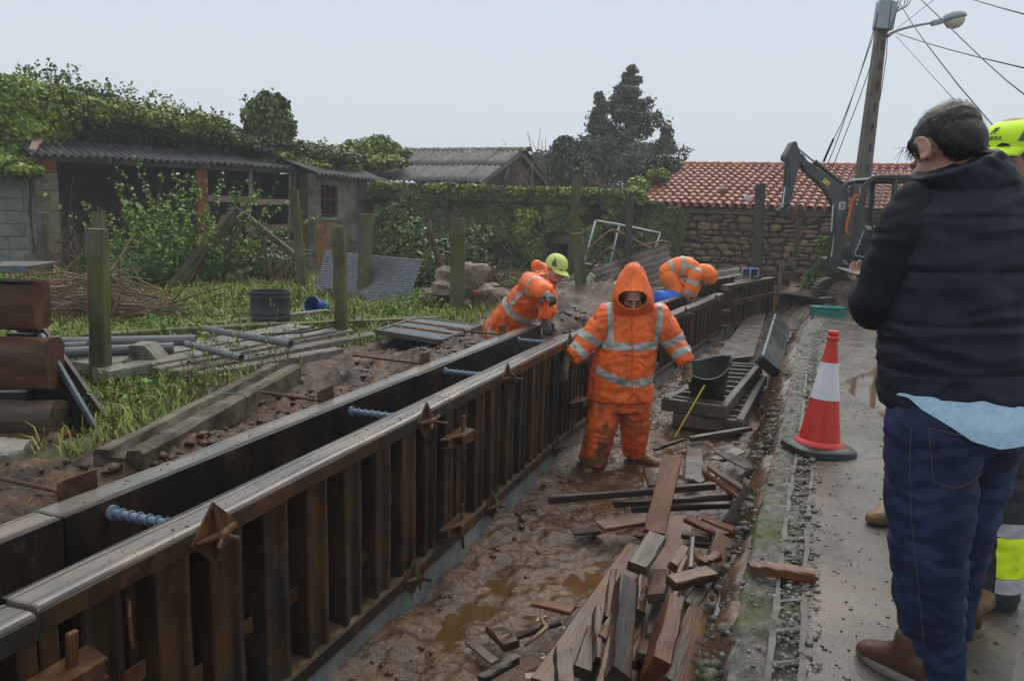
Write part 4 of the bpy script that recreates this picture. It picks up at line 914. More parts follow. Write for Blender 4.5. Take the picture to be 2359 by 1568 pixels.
# shrub in front of the barn
o = plant('leafy_shrub', 'tall loose fresh-green shrub in front of the barn', 'shrub', G(440, 660))
bs = [G(x, y)+Vector((0, 0, .05)) for x, y in ((400, 655), (430, 660), (455, 650), (480, 660), (370, 650), (500, 655))]
bs += [G(x, y)+Vector((0, 0, .05)) for x, y in ((330, 650), (345, 655), (520, 650), (540, 655))]
sprays(bs, 80, 2.05, .075, 'shrub_leaf', o, 101, .4, 48, .011)
sprays(bs, 40, 1.4, .075, 'shrub_leaf', o, 102, .7, 36, .009)
o = plant('low_shrub', 'dense bright green undergrowth at the foot of the barn', 'shrub', G(330, 660))
foliage('foliage', [(tuple(G(x, y)+Vector((0, 0, z))), (rx, .5, rzz)) for x, y, z, rx, rzz in ((270, 640, .35, .7, .4), (330, 650, .3, .8, .4), (390, 655, .25, .8, .35), (300, 655, .2, .6, .3), (460, 655, .25, .7, .3), (235, 640, .3, .5, .3))], 9000, .075, 'weed_leaf', o, 103, core=.7, rough=.4)
o = plant('bramble', 'dark bramble thicket under the wooden brace', 'bramble', G(600, 650))
foliage('foliage', [(tuple(G(x, y)+Vector((0, 0, z))), (rx, .45, rzz)) for x, y, z, rx, rzz in ((560, 640, .3, .6, .35), (620, 645, .3, .6, .3), (660, 640, .35, .45, .35), (520, 650, .2, .5, .25))], 4500, .07, 'ivy_leaf', o, 104, core=.7, rough=.4)
for i, (x, y, hgt, l) in enumerate(((120, 600, 1.0, 'thin bare bush by the left barn pier'), (190, 610, 1.3, 'bare reddish bush between the concrete posts'))):
    o = plant('bare_bush', l, 'bush', G(x, y+35), 'bare bushes by the barn'); sprays([G(x+k*6, y+35) for k in range(-3, 4)], 22, hgt*1.4, .05, 'leaf_dark', o, 110+i, .4, 3, .009, 'twig')
# uprooted root beside the rubble
mb = MB(); mb.tube([AT(1018, 665, 12.2), AT(1018, 620, 12.2), AT(1008, 590, 12.2), AT(1000, 560, 12.2), AT(988, 535, 12.2), AT(990, 505, 12.2)], [.06, .055, .05, .045, .05, .02], 8)
build(mb, 'dead_root', 'bark', label='black dead root standing beside the rubble heap', cat='root', smooth=True)
# grass blades
def blades(n, region, hmin, hmax, m, seed, keep):
    r_ = np.random.RandomState(seed); X, Yv = region(r_, n); k = keep(X, Yv, r_); X, Yv = X[k], Yv[k]; n = len(X); Z = yardz(X, Yv)
    h = hmin+(hmax-hmin)*r_.rand(n)**1.5; h *= .55+1.3*np.clip(fbm(X*.9, Yv*.9, 3, 40)+.35, 0, 1); a = r_.rand(n)*6.283; lean = h*r_.uniform(.2, 1.1, n); w = (.002+.0011*np.sqrt(X**2+Yv**2)*.5)*r_.uniform(.7, 1.3, n)
    dx, dy = np.cos(a), np.sin(a); b_ = np.stack([X, Yv, Z-.01], 1); D = np.stack([dx, dy, 0*dx], 1); S = np.stack([-dy, dx, 0*dx], 1); up = np.array([0, 0, 1.0])
    m1 = b_+D*(lean*.35)[:, None]+up*(h*.6)[:, None]; t_ = b_+D*lean[:, None]+up*(h*r_.uniform(.65, 1, n))[:, None]
    V = np.stack([b_-S*w[:, None], b_+S*w[:, None], m1+S*w[:, None]*.8, m1-S*w[:, None]*.8, t_], 1).reshape(-1, 3); I = np.arange(n)*5
    F = np.concatenate([np.stack([I, I+1, I+2, I+3], 1), np.stack([I+3, I+2, I+4, I+4], 1)])
    return V, F[:n], np.stack([I+3, I+2, I+4], 1)
def grass_obj(name, args, m, label, cat='grass'):
    V, Q, T = blades(*args); me = bpy.data.meshes.new(name); me.vertices.add(len(V)); me.vertices.foreach_set('co', V.astype(np.float32).ravel())
    nl = Q.size+T.size; me.loops.add(nl); me.loops.foreach_set('vertex_index', np.concatenate([Q.ravel(), T.ravel()]).astype(np.int32)); me.polygons.add(len(Q)+len(T))
    me.polygons.foreach_set('loop_start', np.concatenate([np.arange(len(Q))*4, Q.size+np.arange(len(T))*3]).astype(np.int32)); me.polygons.foreach_set('loop_total', np.concatenate([np.full(len(Q), 4), np.full(len(T), 3)]).astype(np.int32))
    me.update(calc_edges=True); me.validate(); me.materials.append(MATS[m]); o = link(name, me); return props(o, label, cat, None, 'stuff')
def reg(x0, x1, y0, y1, p=1.0): return lambda r_, n: (lambda yy: (r_.uniform(x0, x1, n)*(.35+.65*yy/y1), yy))(y0+(y1-y0)*r_.rand(n)**p)
def keepg(X, Yv, r_): return (r_.rand(len(X)) > soilmask(X, Yv)*1.02) & (X < wallx(Yv)-.8) & (fbm(X*1.2, Yv*1.2, 3, 50) > -.17) & ~((X < -2.4) & (Yv < 4.85))
grass_obj('grass', (110000, reg(-10.5, 2.6, 4.0, 16, .9), .05, .19, None, 201, keepg), 'grass_blade', 'bright green grass covering the yard')
grass_obj('grass', (16000, reg(-3.8, .6, 4, 9, .9), .03, .1, None, 205, lambda X, Yv, r_: (soilmask(X, Yv) < .75) & (soilmask(X, Yv) > .04) & (X < wallx(Yv)-.9) & ~((X < -2.5) & (Yv < 4.6))), 'grass_blade', 'short trampled grass between the soil bank and the slabs')
grass_obj('straw', (15000, reg(-5, 2, 4, 14, .8), .05, .15, None, 202, lambda X, Yv, r_: (soilmask(X, Yv) < .6) & (fbm(X*1.5, Yv*1.5, 3, 60) > .0)), 'straw', 'yellow flattened grass stems at the soil edge')
# broad weeds
P = []; Nn = []
for i in range(700):
    x, y = rnd.uniform(-5, 1), rnd.uniform(4.2, 13)
    if soilmask(x, y) > .5 or fbm(x*.8, y*.8, 2, 70) < .0: continue
    z0 = float(yardz(x, y))
    for q in range(rnd.randint(6, 14)): P.append((x+rnd.gauss(0, .09), y+rnd.gauss(0, .09), z0+abs(rnd.gauss(.07, .06)))); Nn.append((rnd.gauss(0, .6), rnd.gauss(0, .6), 1))
V, F = leaves(np.array(P), np.array(Nn), .05, seed=12); o = fastmesh('weeds', V, F, 'weed_leaf'); props(o, 'low broad-leaved weeds scattered through the grass', 'weeds', None, 'stuff')
# ------------------------------------------------------------------ yard objects
mat('post_concrete', [(.035, .036, .02), (.075, .074, .045), (.13, .125, .09)], 5, .6, .12, .5, 45, .006, stretch=(1, 1, .35), dirt=((.07, .075, .014), .48, .66, 3), orand=.2)
mat('steel_post', [(.045, .042, .04), (.085, .075, .065)], 4, .45, .1, .3, metal=.2)
mat('old_timber', [(.03, .014, .009), (.065, .033, .02), (.12, .07, .044)], 4, .36, .14, .5, 30, .006, stretch=(.35, 2.2, 2.2), orand=.25)
mat('timber_black', [(.014, .01, .009), (.03, .022, .018)], 4, .35, .12, .4)
mat('wet_plank', [(.036, .019, .011), (.08, .046, .028), (.14, .088, .056)], 3.5, .32, .14, .45, 28, .005, stretch=(.3, 2.5, 2.5), orand=.35, dirt=((.05, .045, .04), .52, .66, 5))
mat('wet_plank_red', [(.045, .019, .01), (.095, .042, .022), (.15, .078, .043)], 3.5, .34, .14, .45, 28, .005, stretch=(.3, 2.5, 2.5), orand=.3, dirt=((.05, .035, .028), .54, .68, 5))
mat('plank_dark', [(.02, .015, .012), (.045, .032, .024), (.085, .062, .048)], 3.5, .35, .14, .45, 28, .005, stretch=(.3, 2.5, 2.5), orand=.3)
mat('ply_grey', [(.06, .052, .047), (.1, .087, .078), (.15, .13, .116)], 3, .3, .12, .3, 30, .004, dirt=((.07, .05, .036), .5, .66, 6), orand=.15)
mat('slab_concrete', [(.13, .125, .11), (.21, .2, .175), (.28, .265, .23)], 4, .55, .12, .5, 45, .006, dirt=((.05, .045, .03), .55, .7, 3), orand=.2)
mat('pvc_grey', [(.11, .12, .125), (.16, .17, .175)], 5, .35, bump=.1)
mat('dark_plastic', [(.028, .032, .04), (.045, .05, .06)], 5, .4, bump=.1)
mat('blue_plastic', [(.012, .05, .16), (.018, .075, .24)], 5, .35, bump=.1)
mat('bright_blue', [(.02, .12, .55), (.03, .16, .65)], 5, .35, bump=.1)
mat('metal_edge', [(.09, .11, .12), (.2, .23, .25)], 6, .3, .1, .2, metal=.4)
mat('galv', [(.14, .155, .17), (.2, .22, .24)], 14, .34, .12, .15, metal=.35, dirt=((.1, .1, .1), .55, .7, 5))
mat('rust_tube', [(.09, .045, .025), (.17, .1, .06), (.25, .19, .14)], 10, .5)
mat('white_paint_metal', [(.42, .43, .43), (.5, .5, .5)], 5, .4, dirt=((.15, .08, .04), .6, .72, 8))
mat('asbestos', [(.1, .09, .075), (.19, .17, .14), (.26, .24, .2)], 4, .6, .12, .3, dirt=((.1, .05, .025), .55, .7, 3))
mat('rock', [(.1, .075, .058), (.19, .145, .112), (.28, .225, .175)], 3, .5, .12, .5, 18, .015, orand=.3, dirt=((.07, .06, .05), .55, .7, 4))
mat('moss', [(.05, .07, .01)], 4, .8)
mat('white_sack', [(.45, .45, .45), (.6, .6, .6)], 6, .5, dirt=((.2, .15, .1), .55, .7, 5))
mat('cream_plastic', [(.36, .34, .24), (.45, .42, .3)], 4, .4)
mat('yellow_net', [(.6, .33, .01), (.7, .42, .02)], 4, .5)
mat('teal_paint', [(.02, .12, .11), (.035, .17, .15)], 5, .38, dirt=((.06, .05, .04), .58, .7, 7))
mat('rubber_black', [(.012, .013, .013), (.026, .027, .027)], 6, .42, .1, .2, dirt=((.07, .06, .05), .56, .7, 6))
mat('cone_red', [(.52, .03, .022), (.62, .045, .03)], 5, .35, .08, .1, dirt=((.3, .03, .025), .6, .75, 6))
mat('cone_white', [(.62, .62, .67), (.72, .72, .76)], 8, .4, .08, .1)
mat('ruler_yellow', [(.55, .45, .11), (.65, .55, .18)], 40, .5)
SPOT = []
mat('beam_concrete', [(.05, .044, .032), (.095, .083, .062), (.15, .135, .1)], 6, .6, .12, .6, 45, .006, dirt=((.03, .022, .014), .5, .64, 4), dirt2=((.07, .075, .015), .6, .7, 3))
# concrete vine posts
def post(x0, y0, x1, y1, wpx, label, m='post_concrete', z=None, depth=None, sq=True, cap=True, name='concrete_post', cat='post', bury=.1):
    B = G(x1, y1, 0) if depth is None else AT(x1, y1, depth)
    if z is not None: B = G(x1, y1, z)
    T = AT(x0, y0, B.y); w = wpx/FPX*B.y; M = frame(B-(T-B).normalized()*bury, T, Vector((0, -1, 0))); H = (T-B).length+bury
    rings = []; n = 9; c = .22
    for i in range(n+1):
        f = i/n; s = w/2*(1+.04*rnd.uniform(-1, 1)); h = H*f; e = s*c
        rings.append([M @ Vector((h, a+rnd.uniform(-.002, .002), b_)) for a, b_ in ((-s, -s+e), (-s+e, -s), (s-e, -s), (s, -s+e), (s, s-e), (s-e, s), (-s+e, s), (-s, s-e))])
    t_ = thing(name, label, cat, B, group='posts in the yard'); build(MB().loft(rings), 'shaft', m, t_)
    if cap: s = w/2*1.015; rg = [[M @ Vector((h, a*s, b_*s)) for a, b_ in ((-1, -.8), (-.8, -1), (.8, -1), (1, -.8), (1, .8), (.8, 1), (-.8, 1), (-1, .8))] for h in (H-.2, H+.004)]; build(MB().loft(rg), 'head', m, t_)
    return t_
post(224, 528, 233, 885, 38, 'mossy concrete post standing in front of the twig pile')
post(96, 490, 103, 640, 21, 'thin concrete post at the left by the barn pier', cap=False)
post(226, 487, 243, 680, 22, 'chipped concrete post just behind the mossy front post', cap=False)
post(677, 436, 698, 672, 19, 'dark leaning post right of the barn pen', cap=False)
post(780, 522, 788, 783, 27, 'concrete post in front of the left half of the leaning corrugated sheet', cap=False)
post(845, 493, 838, 688, 29, 'concrete post in front of the middle of the leaning corrugated sheet')
post(1056, 504, 1053, 722, 32, 'concrete post in front of the rubble heap')
post(1329, 404, 1313, 674, 20, 'tall thin post behind the pointing worker', cap=False)
post(1327, 537, 1343, 700, 26, 'short leaning post right of the pointing worker', cap=False)
post(1450, 448, 1445, 690, 14, 'slim dark post above the hooded worker', 'steel_post', cap=False)
post(1801, 598, 1794, 668, 7, 'thin wooden stake by the yellow netting', 'grey_wood', depth=14.6, cap=False, name='wooden_stake', cat='stake')
# steel H post
B = G(1740, 668, -.1); B = AT(1740, 668, 14.2); T = AT(1752, 425, 14.2); M = frame(B, T, Vector((-.4, -.9, 0))); H = (T-B).length
t_ = thing('steel_column', 'grey steel H-section column standing behind the far formwork', 'steel column', B)
build(MB().box((H/2-.2, 0, .075), (H+.4, .16, .012), M, .002), 'flange', 'steel_post', t_); build(MB().box((H/2-.2, 0, -.075), (H+.4, .16, .012), M, .002), 'flange', 'steel_post', t_); build(MB().box((H/2-.2, 0, 0), (H+.398, .01, .138), M), 'web', 'steel_post', t_)
# braces of the end post
t_ = thing('trellis_brace', 'heavy concrete trellis brace leaning like an A-frame before the barn', 'brace', G(540, 655), group='A-frame brace')
dY = 13.9
build(MB().beam(AT(392, 668, 13.0), AT(548, 482, dY), .17, .17, .015), 'strut', 'post_concrete', t_)
build(MB().beam(AT(552, 486, dY), AT(700, 606, 13.8), .1, .1, .01), 'strut', 'post_concrete', t_)
build(MB().beam(AT(545, 660, dY), AT(541, 480, dY), .2, .17, .015), 'post', 'post_concrete', t_)
mb = MB(); mb.tube([AT(556, 482, 13.7), AT(585, 510, 13.6), AT(605, 550, 13.5), AT(614, 600, 13.4), AT(616, 645, 13.3)], .018, 7); build(mb, 'hose', 'black_pipe', label='black hose hanging from the top of the A-frame brace', cat='hose', smooth=True)
# timber stack on the left
def rough_beam(P, Q, w, h, rr=.25, seed=0, n=9, jit=.012):
    M = frame(P, Q); Lh = (Vector(Q)-Vector(P)).length; rings = []; r_ = random.Random(seed)
    for i in range(n+1):
        f = i/n; rg = []
        for k in range(16):
            a = 2*math.pi*k/16; e = 2/(rr*2); c, s = math.cos(a), math.sin(a); q = (abs(c)**e+abs(s)**e)**(-1/e)
            j = 1+jit/w*3*mnoise.noise(Vector((c*1.5+seed*3, s*1.5, f*2.2)))+jit/w*1.5*mnoise.noise(Vector((c*4+seed, s*4, f*9)))
            rg.append(M @ Vector((Lh*f+(jit*1.5*mnoise.noise(Vector((c*3, s*3, seed))) if i in (0, n) else 0), w/2*c*q*j, h/2*s*q*j)))
        rings.append(rg)
    return MB().loft(rings)
def stackbeam(xr, y0, y1, Y, dY, rr, lab, seed, m='old_timber', dep=.24):
    """beam whose right end shows at xr between rows y0..y1"""
    dep = .24; e = AT(xr+32, (y0+y1)/2, Y+dep); h = (y1-y0)/FPX*Y; d = Vector((-1, -.10, 0)).normalized(); P = e-Vector((0, dep/2, 0))
    o = build(rough_beam(P, P+d*1.9, dep, h, rr, seed), 'timber_beam', m, label=lab, cat='timber', group='stacked timber beams', smooth=True, ang=50); return o
stackbeam(91, 640, 755, 4.75, 0, .16, 'square brown timber, topmost of the left stack under the plywood', 1, dep=.3)
stackbeam(122, 762, 892, 4.62, 0, .22, 'rounded reddish timber, second from the top of the left stack', 2, dep=.3)
stackbeam(75, 880, 935, 4.8, 0, .2, 'thin dark timber in the middle of the left stack', 3, 'plank_dark', .25)
stackbeam(131, 905, 1005, 4.5, 0, .32, 'wet shiny log with broken edge, second from the bottom of the left stack', 4, 'plank_dark', .3)
stackbeam(156, 978, 1065, 4.42, 0, .22, 'lowest timber of the left stack on the grass', 5, dep=.3)
mb = MB(); P = AT(86, 615, 4.8); M = frame(P, P+Vector((-1, -.1, -.02)), Vector((0, 0, 1)))
t_ = thing('plywood_board', 'pale plywood board with metal edge lying on the timber stack', 'board', P)
build(MB().box((.95, -.1, .008), (1.9, .42, .02), M, .003, .004), 'board', 'ply_grey', t_); build(MB().box((.95, .115, -.004), (1.9, .02, .045), M, .003), 'metal_edge', 'metal_edge', t_)
# boards leaning against the stack
def quad_board(name, c, th, m, label, cat='board', edge=None, edgepair=(1, 2)):
    c = [Vector(p) for p in c]; n = (c[1]-c[0]).cross(c[3]-c[0]).normalized()*th; mb = MB(); mb.loft([[p for p in c], [p-n for p in c]])
    t_ = thing(name, label, cat, (c[2]+c[3])/2); build(mb, 'panel', m, t_)
    if edge: a, b_ = edgepair; build(MB().beam(c[a]-n*.5, c[b_]-n*.5, .03, .03, .003), 'edge_rail', edge, t_)
    return t_
quad_board('formwork_board', [AT(20, 765, 4.95), AT(97, 768, 4.8), AT(234, 1003, 4.75), AT(115, 1010, 5.0)], .02, 'timber_black', 'black board with a grey metal edge leaning on the timber stack', edge='metal_edge')
quad_board('leaning_board', [AT(40, 745, 5.25), AT(100, 745, 5.2), AT(262, 975, 5.05), AT(190, 1010, 5.1)], .03, 'plank_dark', 'dark brown board leaning behind the metal-edged board')
o = build(rough_beam(AT(-10, 1040, 4.1), AT(60, 1045, 4.15), .25, .12, .2, 8), 'stone_block', 'slab_concrete', label='grey stone block at the foot of the timber stack', cat='stone', smooth=True, ang=50)
# grooved concrete beam on the soil
P, Q = Vector((-1.66, 3.2, .34)), Vector((-1.52, 5.16, .33)); M = frame(P, Q); Lh = (Q-P).length
prof = [(-.11, -.07), (-.11, .045), (-.095, .06), (-.04, .06), (-.03, .025), (.03, .025), (.04, .06), (.095, .06), (.11, .045), (.11, -.07)]
mb = MB(); mb.loft([[M @ Vector((Lh*i/14, a+rnd.uniform(-.003, .003), b_+rnd.uniform(-.004, .004))) for a, b_ in prof] for i in range(15)])
gb = thing('concrete_beam', 'long grooved concrete beam lying on the soil beside the formwork', 'concrete beam', (P+Q)/2); build(mb, 'beam', 'beam_concrete', gb)
mb = MB(); pts = [M @ Vector((1.05+.02*math.sin(k), a, b_)) for k, (a, b_) in enumerate(((-.12, -.05), (-.117, .05), (-.09, .068), (0, .066), (.09, .068), (.117, .05), (.12, -.05)))]; mb.tube(pts, .004, 5); build(mb, 'wire', 'metal_edge', gb)
# tub and bucket
def lathe_thing(name, label, cat, prof, loc, rot, m, n=32, extra=()):
    t_ = thing(name, label, cat, loc, rot); mb = MB(); mb.lathe(prof, n); build(mb, 'shell', m, t_, local=True, smooth=True, ang=45); return t_
B = G(624, 757); r0 = 45/FPX*B.y
t_ = lathe_thing('plastic_tub', 'dark grey ribbed plastic tub standing in the grass', 'tub', [(0, .02), (r0*.92, .02), (r0*.95, .0), (r0*.97, .1), (r0*.97, .12), (r0*1.0, .13), (r0*1.0, .15), (r0*.975, .16), (r0*.975, .19), (r0*1.0, .2), (r0*.98, .21), (r0*.985, .36), (r0*1.02, .37), (r0*1.02, .385), (r0*.99, .39), (r0*.99, .42), (r0*1.04, .43), (r0*1.04, .445), (r0*.97, .445), (r0*.96, .3), (r0*.92, .04), (0, .035)], B, (0, 0, 0), 'dark_plastic')
B = G(744, 726)+Vector((0, 0, .11)); r0 = .115
t_ = lathe_thing('blue_bucket', 'small blue bucket lying on its side in the grass', 'bucket', [(0, .01), (r0*.75, .0), (r0*.97, .22), (r0*1.04, .222), (r0*1.04, .235), (r0*.95, .235), (r0*.72, .02), (0, .025)], B, (rad(78), 0, rad(-25)), 'blue_plastic')
# leaning corrugated metal sheet
def corr_quad(c, nw, amp, m, name, label, cat, across=True, nv=4, th=None, parent=None):
    """c = TL, TR, BR, BL ; waves stacked from top to bottom if across"""
    c = [Vector(p) for p in c]; nrm = (c[1]-c[0]).cross(c[3]-c[0]).normalized(); nu = nw*6; P = []
    for i in range(nu+1):
        f = i/nu; row = []
        for j in range(nv+1):
            g = j/nv
            if across: a = c[0].lerp(c[3], f); b_ = c[1].lerp(c[2], f); p = a.lerp(b_, g)
            else: a = c[0].lerp(c[1], f); b_ = c[3].lerp(c[2], f); p = a.lerp(b_, g)
            ph = (f*nw) % 1; wv = math.sin(2*math.pi*f*nw) if amp > .012 else (1 if ph < .8 else -1)
            row.append(p+nrm*amp*wv)
        P.append(row)
    mb = MB(); mb.grid(P); return build(mb, name, m, parent, label, cat, smooth=amp > .012)
dd = 12.2
corr_quad([AT(749, 577, 12.9), AT(974, 597, 12.35), AT(937, 702, 11.85), AT(723, 676, 12.4)], 21, .006, 'galv', 'corrugated_sheet', 'large grey corrugated metal sheet leaning behind two concrete posts', 'metal sheet')
# slabs, planks and pipes on the grass
def slab(p, q, w, h, label, m='slab_concrete', name='concrete_slab', cat='slab', z=.06, group='slabs and beams lying in the grass'):
    P = G(*p, z); Q = G(*q, z); L_ = (Q-P).length; d = (Q-P).normalized(); n = 10; M = frame(P, Q); rings = []
    for i in range(n+1): rings.append([M @ Vector((L_*i/n, a+rnd.uniform(-.004, .004), b_+rnd.uniform(-.003, .003))) for a, b_ in ((-w/2, -h), (-w/2, -.008), (-w/2+.01, 0), (w/2-.01, 0), (w/2, -.008), (w/2, -h))])
    return build(MB().loft(rings), name, m, label=label, cat=cat, group=group)
slab((190, 768), (640, 742), .16, .15, 'long mossy beam lying across the grass behind the slabs', 'post_concrete', z=.14)
slab((640, 744), (1010, 728), .14, .12, 'mossy beam continuing right of the dark tub', 'post_concrete', z=.12)
slab((480, 742), (755, 712), .12, .1, 'short beam running to the blue bucket', 'grey_wood', z=.12)
slab((195, 836), (690, 748), .3, .07, 'wide pale slab, rearmost of the slab row', z=.16)
slab((230, 850), (760, 757), .2, .08, 'pale slab second from the back of the slab row', z=.15)
slab((350, 845), (800, 757), .17, .1, 'narrow slab in the middle of the slab row', 'grey_wood', z=.12)
slab((400, 852), (860, 765), .15, .1, 'dark plank in the front half of the slab row', 'grey_wood', z=.1)
slab((205, 862), (520, 836), .14, .12, 'low mossy beam at the front left of the slab row', 'post_concrete', z=.08)
slab((450, 858), (780, 800), .14, .09, 'front plank of the slab row beside the weeds', 'grey_wood', z=.07)
slab((160, 812), (420, 775), .2, .06, 'white slab lying under the pipes', z=.14)
def pipe(p, q, r_, label, z=.2, m='pvc_grey', z2=None):
    P = G(*p, z); Q = G(*q, z if z2 is None else z2); mb = MB(); d = (Q-P).normalized(); M = frame(P, Q); L_ = (Q-P).length
    mb.tube([P, Q], r_, 14, False); mb.tube([Q, P], r_*.86, 14, False)
    for x in (0, L_):
        rg = [[M @ Vector((x, math.cos(2*math.pi*k/14)*rr_, math.sin(2*math.pi*k/14)*rr_)) for k in range(14)] for rr_ in (r_, r_*.86)]; mb.loft(rg, True, False)
    return build(mb, 'pipe', m, label=label, cat='pipe', group='pipes lying on the slabs', smooth=True, ang=50)
pipe((472, 757), (670, 792), .035, 'dark grey pipe lying across the right end of the slabs', .24)
pipe((430, 792), (556, 824), .03, 'thin grey pipe slanting over the middle of the slabs', .22)
pipe((150, 812), (400, 800), .045, 'thick grey pipe, front one at the left', .2)
pipe((150, 798), (200, 796), .035, 'short dark pipe stub at the left', .24)
pipe((130, 790), (450, 783), .05, 'long pale pipe, rear one at the left', .2)
pipe((90, 783), (138, 781), .03, 'small pipe end beside the timber stack', .25)
mb = MB(); pts = [G(*q, .2) for q in ((600, 770), (700, 765), (760, 752), (772, 742), (760, 742))]; mb.tube(pts, .012, 6); build(mb, 'bent_bar', 'black_pipe', label='black bar with hooked end on the slabs', cat='bar')
P = G(295, 842, .1); Q = G(375, 842, .1); mb = MB(); h = 48/FPX*P.y; x = (Q-P); bk = Vector((0, .22, 0))
mb.loft([[P, Q, P+x*.5+Vector((0, 0, h)), P+x*.05+Vector((0, 0, h))], [P+bk, Q+bk, P+bk+x*.5+Vector((0, 0, h)), P+bk+x*.05+Vector((0, 0, h))]]); build(mb, 'concrete_wedge', 'slab_concrete', label='wedge-shaped concrete block standing before the mossy front post', cat='concrete block')
# metal gate lying flat
cs = [G(868, 768, .16), G(962, 738, .14), G(1105, 757, .16), G(1012, 792, .2)]
gate = thing('metal_gate', 'corrugated metal gate lying flat on the ground with crossbars', 'gate', cs[0])
corr_quad([p+Vector((0, 0, .022)) for p in cs], 13, .014, 'galv', 'infill_sheet', None, None, across=False, parent=gate)
for a, b_ in ((0, 1), (1, 2), (2, 3), (3, 0)): build(MB().beam(cs[a]+Vector((0, 0, .02)), cs[b_]+Vector((0, 0, .02)), .05, .05, .004), 'frame_bar', 'steel_post', gate)
for f in (.36, .68): build(MB().beam(cs[0].lerp(cs[1], f)+Vector((0, 0, .03)), cs[3].lerp(cs[2], f)+Vector((0, 0, .03)), .04, .04, .004), 'crossbar', 'rust_tube', gate)
# brushwood heap: thick sticks are things of their own mesh part, fine twigs one mass
bw = thing('brushwood_heap', 'heap of cut brushwood and twigs behind the mossy front post', 'brushwood', G(225, 745))
c = G(225, 735); r_ = random.Random(5)
mb = MB()
for i in range(520):
    a = r_.uniform(0, 6.28); R_ = r_.random()**.6; p = Vector((c.x+1.05*R_*math.cos(a), c.y+.6*R_*math.sin(a), .02+.6*(1-R_**1.5)*r_.random())); d = Vector((r_.gauss(0, 1), r_.gauss(0, .6), r_.gauss(.0, .25))).normalized(); l = r_.uniform(.25, .8)
    mid = p+d*l*.5+Vector((r_.gauss(0, .03), r_.gauss(0, .03), r_.gauss(.02, .03))); rr_ = r_.uniform(.004, .010); mb.tube([p, mid, p+d*l], [rr_, rr_*.9, rr_*.5], 5)
build(mb, 'twigs', 'twig', bw, kind='stuff')
build(MB().sphere((c.x, c.y, .02), 1, 16, None, (.8, .42, .3)), 'litter_core', 'soil', bw, smooth=True)  # litter-brown core added to darken the inside of the heap
for i in range(46):
    a = r_.uniform(0, 6.28); R_ = r_.random()**.5; p = Vector((c.x-.1+1.15*R_*math.cos(a), c.y+.65*R_*math.sin(a), .12+.42*(1-R_)*r_.random()+.1)); d = Vector((r_.gauss(-.3, 1), r_.gauss(0, .6), r_.gauss(.1, .3))).normalized(); l = r_.uniform(.4, .95); rr_ = r_.uniform(.012, .022)
    mb = MB(); mb.tube([p, p+d*l*.5+Vector((0, 0, r_.uniform(-.03, .06))), p+d*l+Vector((r_.gauss(0, .06), 0, r_.gauss(0, .08)))], [rr_, rr_*.85, rr_*.5], 6); build(mb, 'stick', 'twig', bw)
sc_ = thing('dead_canes', 'tuft of dry broken canes in front of the barn pen', 'dead plants', G(640, 660))
for i in range(26): x = rnd.uniform(585, 690); p = G(x, rnd.uniform(655, 668)); mb = MB(); d = Vector((rnd.gauss(.25, .35), 0, 1)).normalized(); l = rnd.uniform(.25, .7); mb.tube([p, p+d*l*.5, p+d*l+Vector((rnd.gauss(0, .05), 0, 0))], [.014, .012, .006], 5); build(mb, 'cane', 'twig', sc_)
# bare weeds at the slab edge
for i, (x, y, l) in enumerate(((520, 870, 'thin bare weed stems in front of the slab row'), (815, 770, 'thin twiggy weed beside the concrete post and gate'), (640, 850, 'reddish weed stems right of the slab row'), (460, 940, 'sparse weed stems above the dark soil'))):
    o = plant('weed', l, 'weed', G(x, y), 'bare weeds'); sprays([G(x+k*9, y-abs(k)*4) for k in range(-3, 4)], 14, .62, .03, 'shrub_leaf', o, 300+i, .3, 7, .004, 'twig')
# ------------------------------------------------------------------ rubble heap
def rock_mesh(k, e=3.6, amp=.5, sub=2):
    bm = bmesh.new(); bmesh.ops.create_icosphere(bm, subdivisions=sub, radius=1)
    for v in bm.verts:
        c = v.co.copy(); q = (abs(c.x)**e+abs(c.y)**e+abs(c.z)**e)**(1/e); v.co = c/q*(.9+amp*mnoise.noise(c*1.3+Vector((k*5.1, 2, 0)))+.1*mnoise.noise(c*4+Vector((k, 0, 5))))
    me = bpy.data.meshes.new('rock'); bm.to_mesh(me); bm.free(); me.materials.append(MATS['rock']); me.polygons.foreach_set('use_smooth', [True]*len(me.polygons)); me.set_sharp_from_angle(angle=rad(22)); return me
RK = [rock_mesh(k) for k in range(10)]; BIG = rock_mesh(77, 4.0, .22, 3)
def rock(x, y, Y, wpx, hpx, label, me=None, rot=None):
    c = AT(x, y, Y); sx = wpx*.62/FPX*Y; sz = hpx*.62/FPX*Y; o = link('rock', me or rnd.choice(RK), None, Matrix.Translation(c) @ Matrix.Rotation(rnd.uniform(-.35, .35) if rot is None else rot, 4, 'Y') @ Matrix.Rotation(rnd.uniform(-.5, .5), 4, 'Z') @ Matrix.Diagonal((sx, (sx+sz)*.5, sz, 1))); props(o, label, 'rock', 'rocks of the rubble heap'); return o
rock(1088, 640, 11.6, 62, 62, 'largest pale boulder on top of the rubble heap', BIG, .1)
rock(1030, 640, 11.8, 42, 46, 'squarish tan boulder at the upper left of the heap')
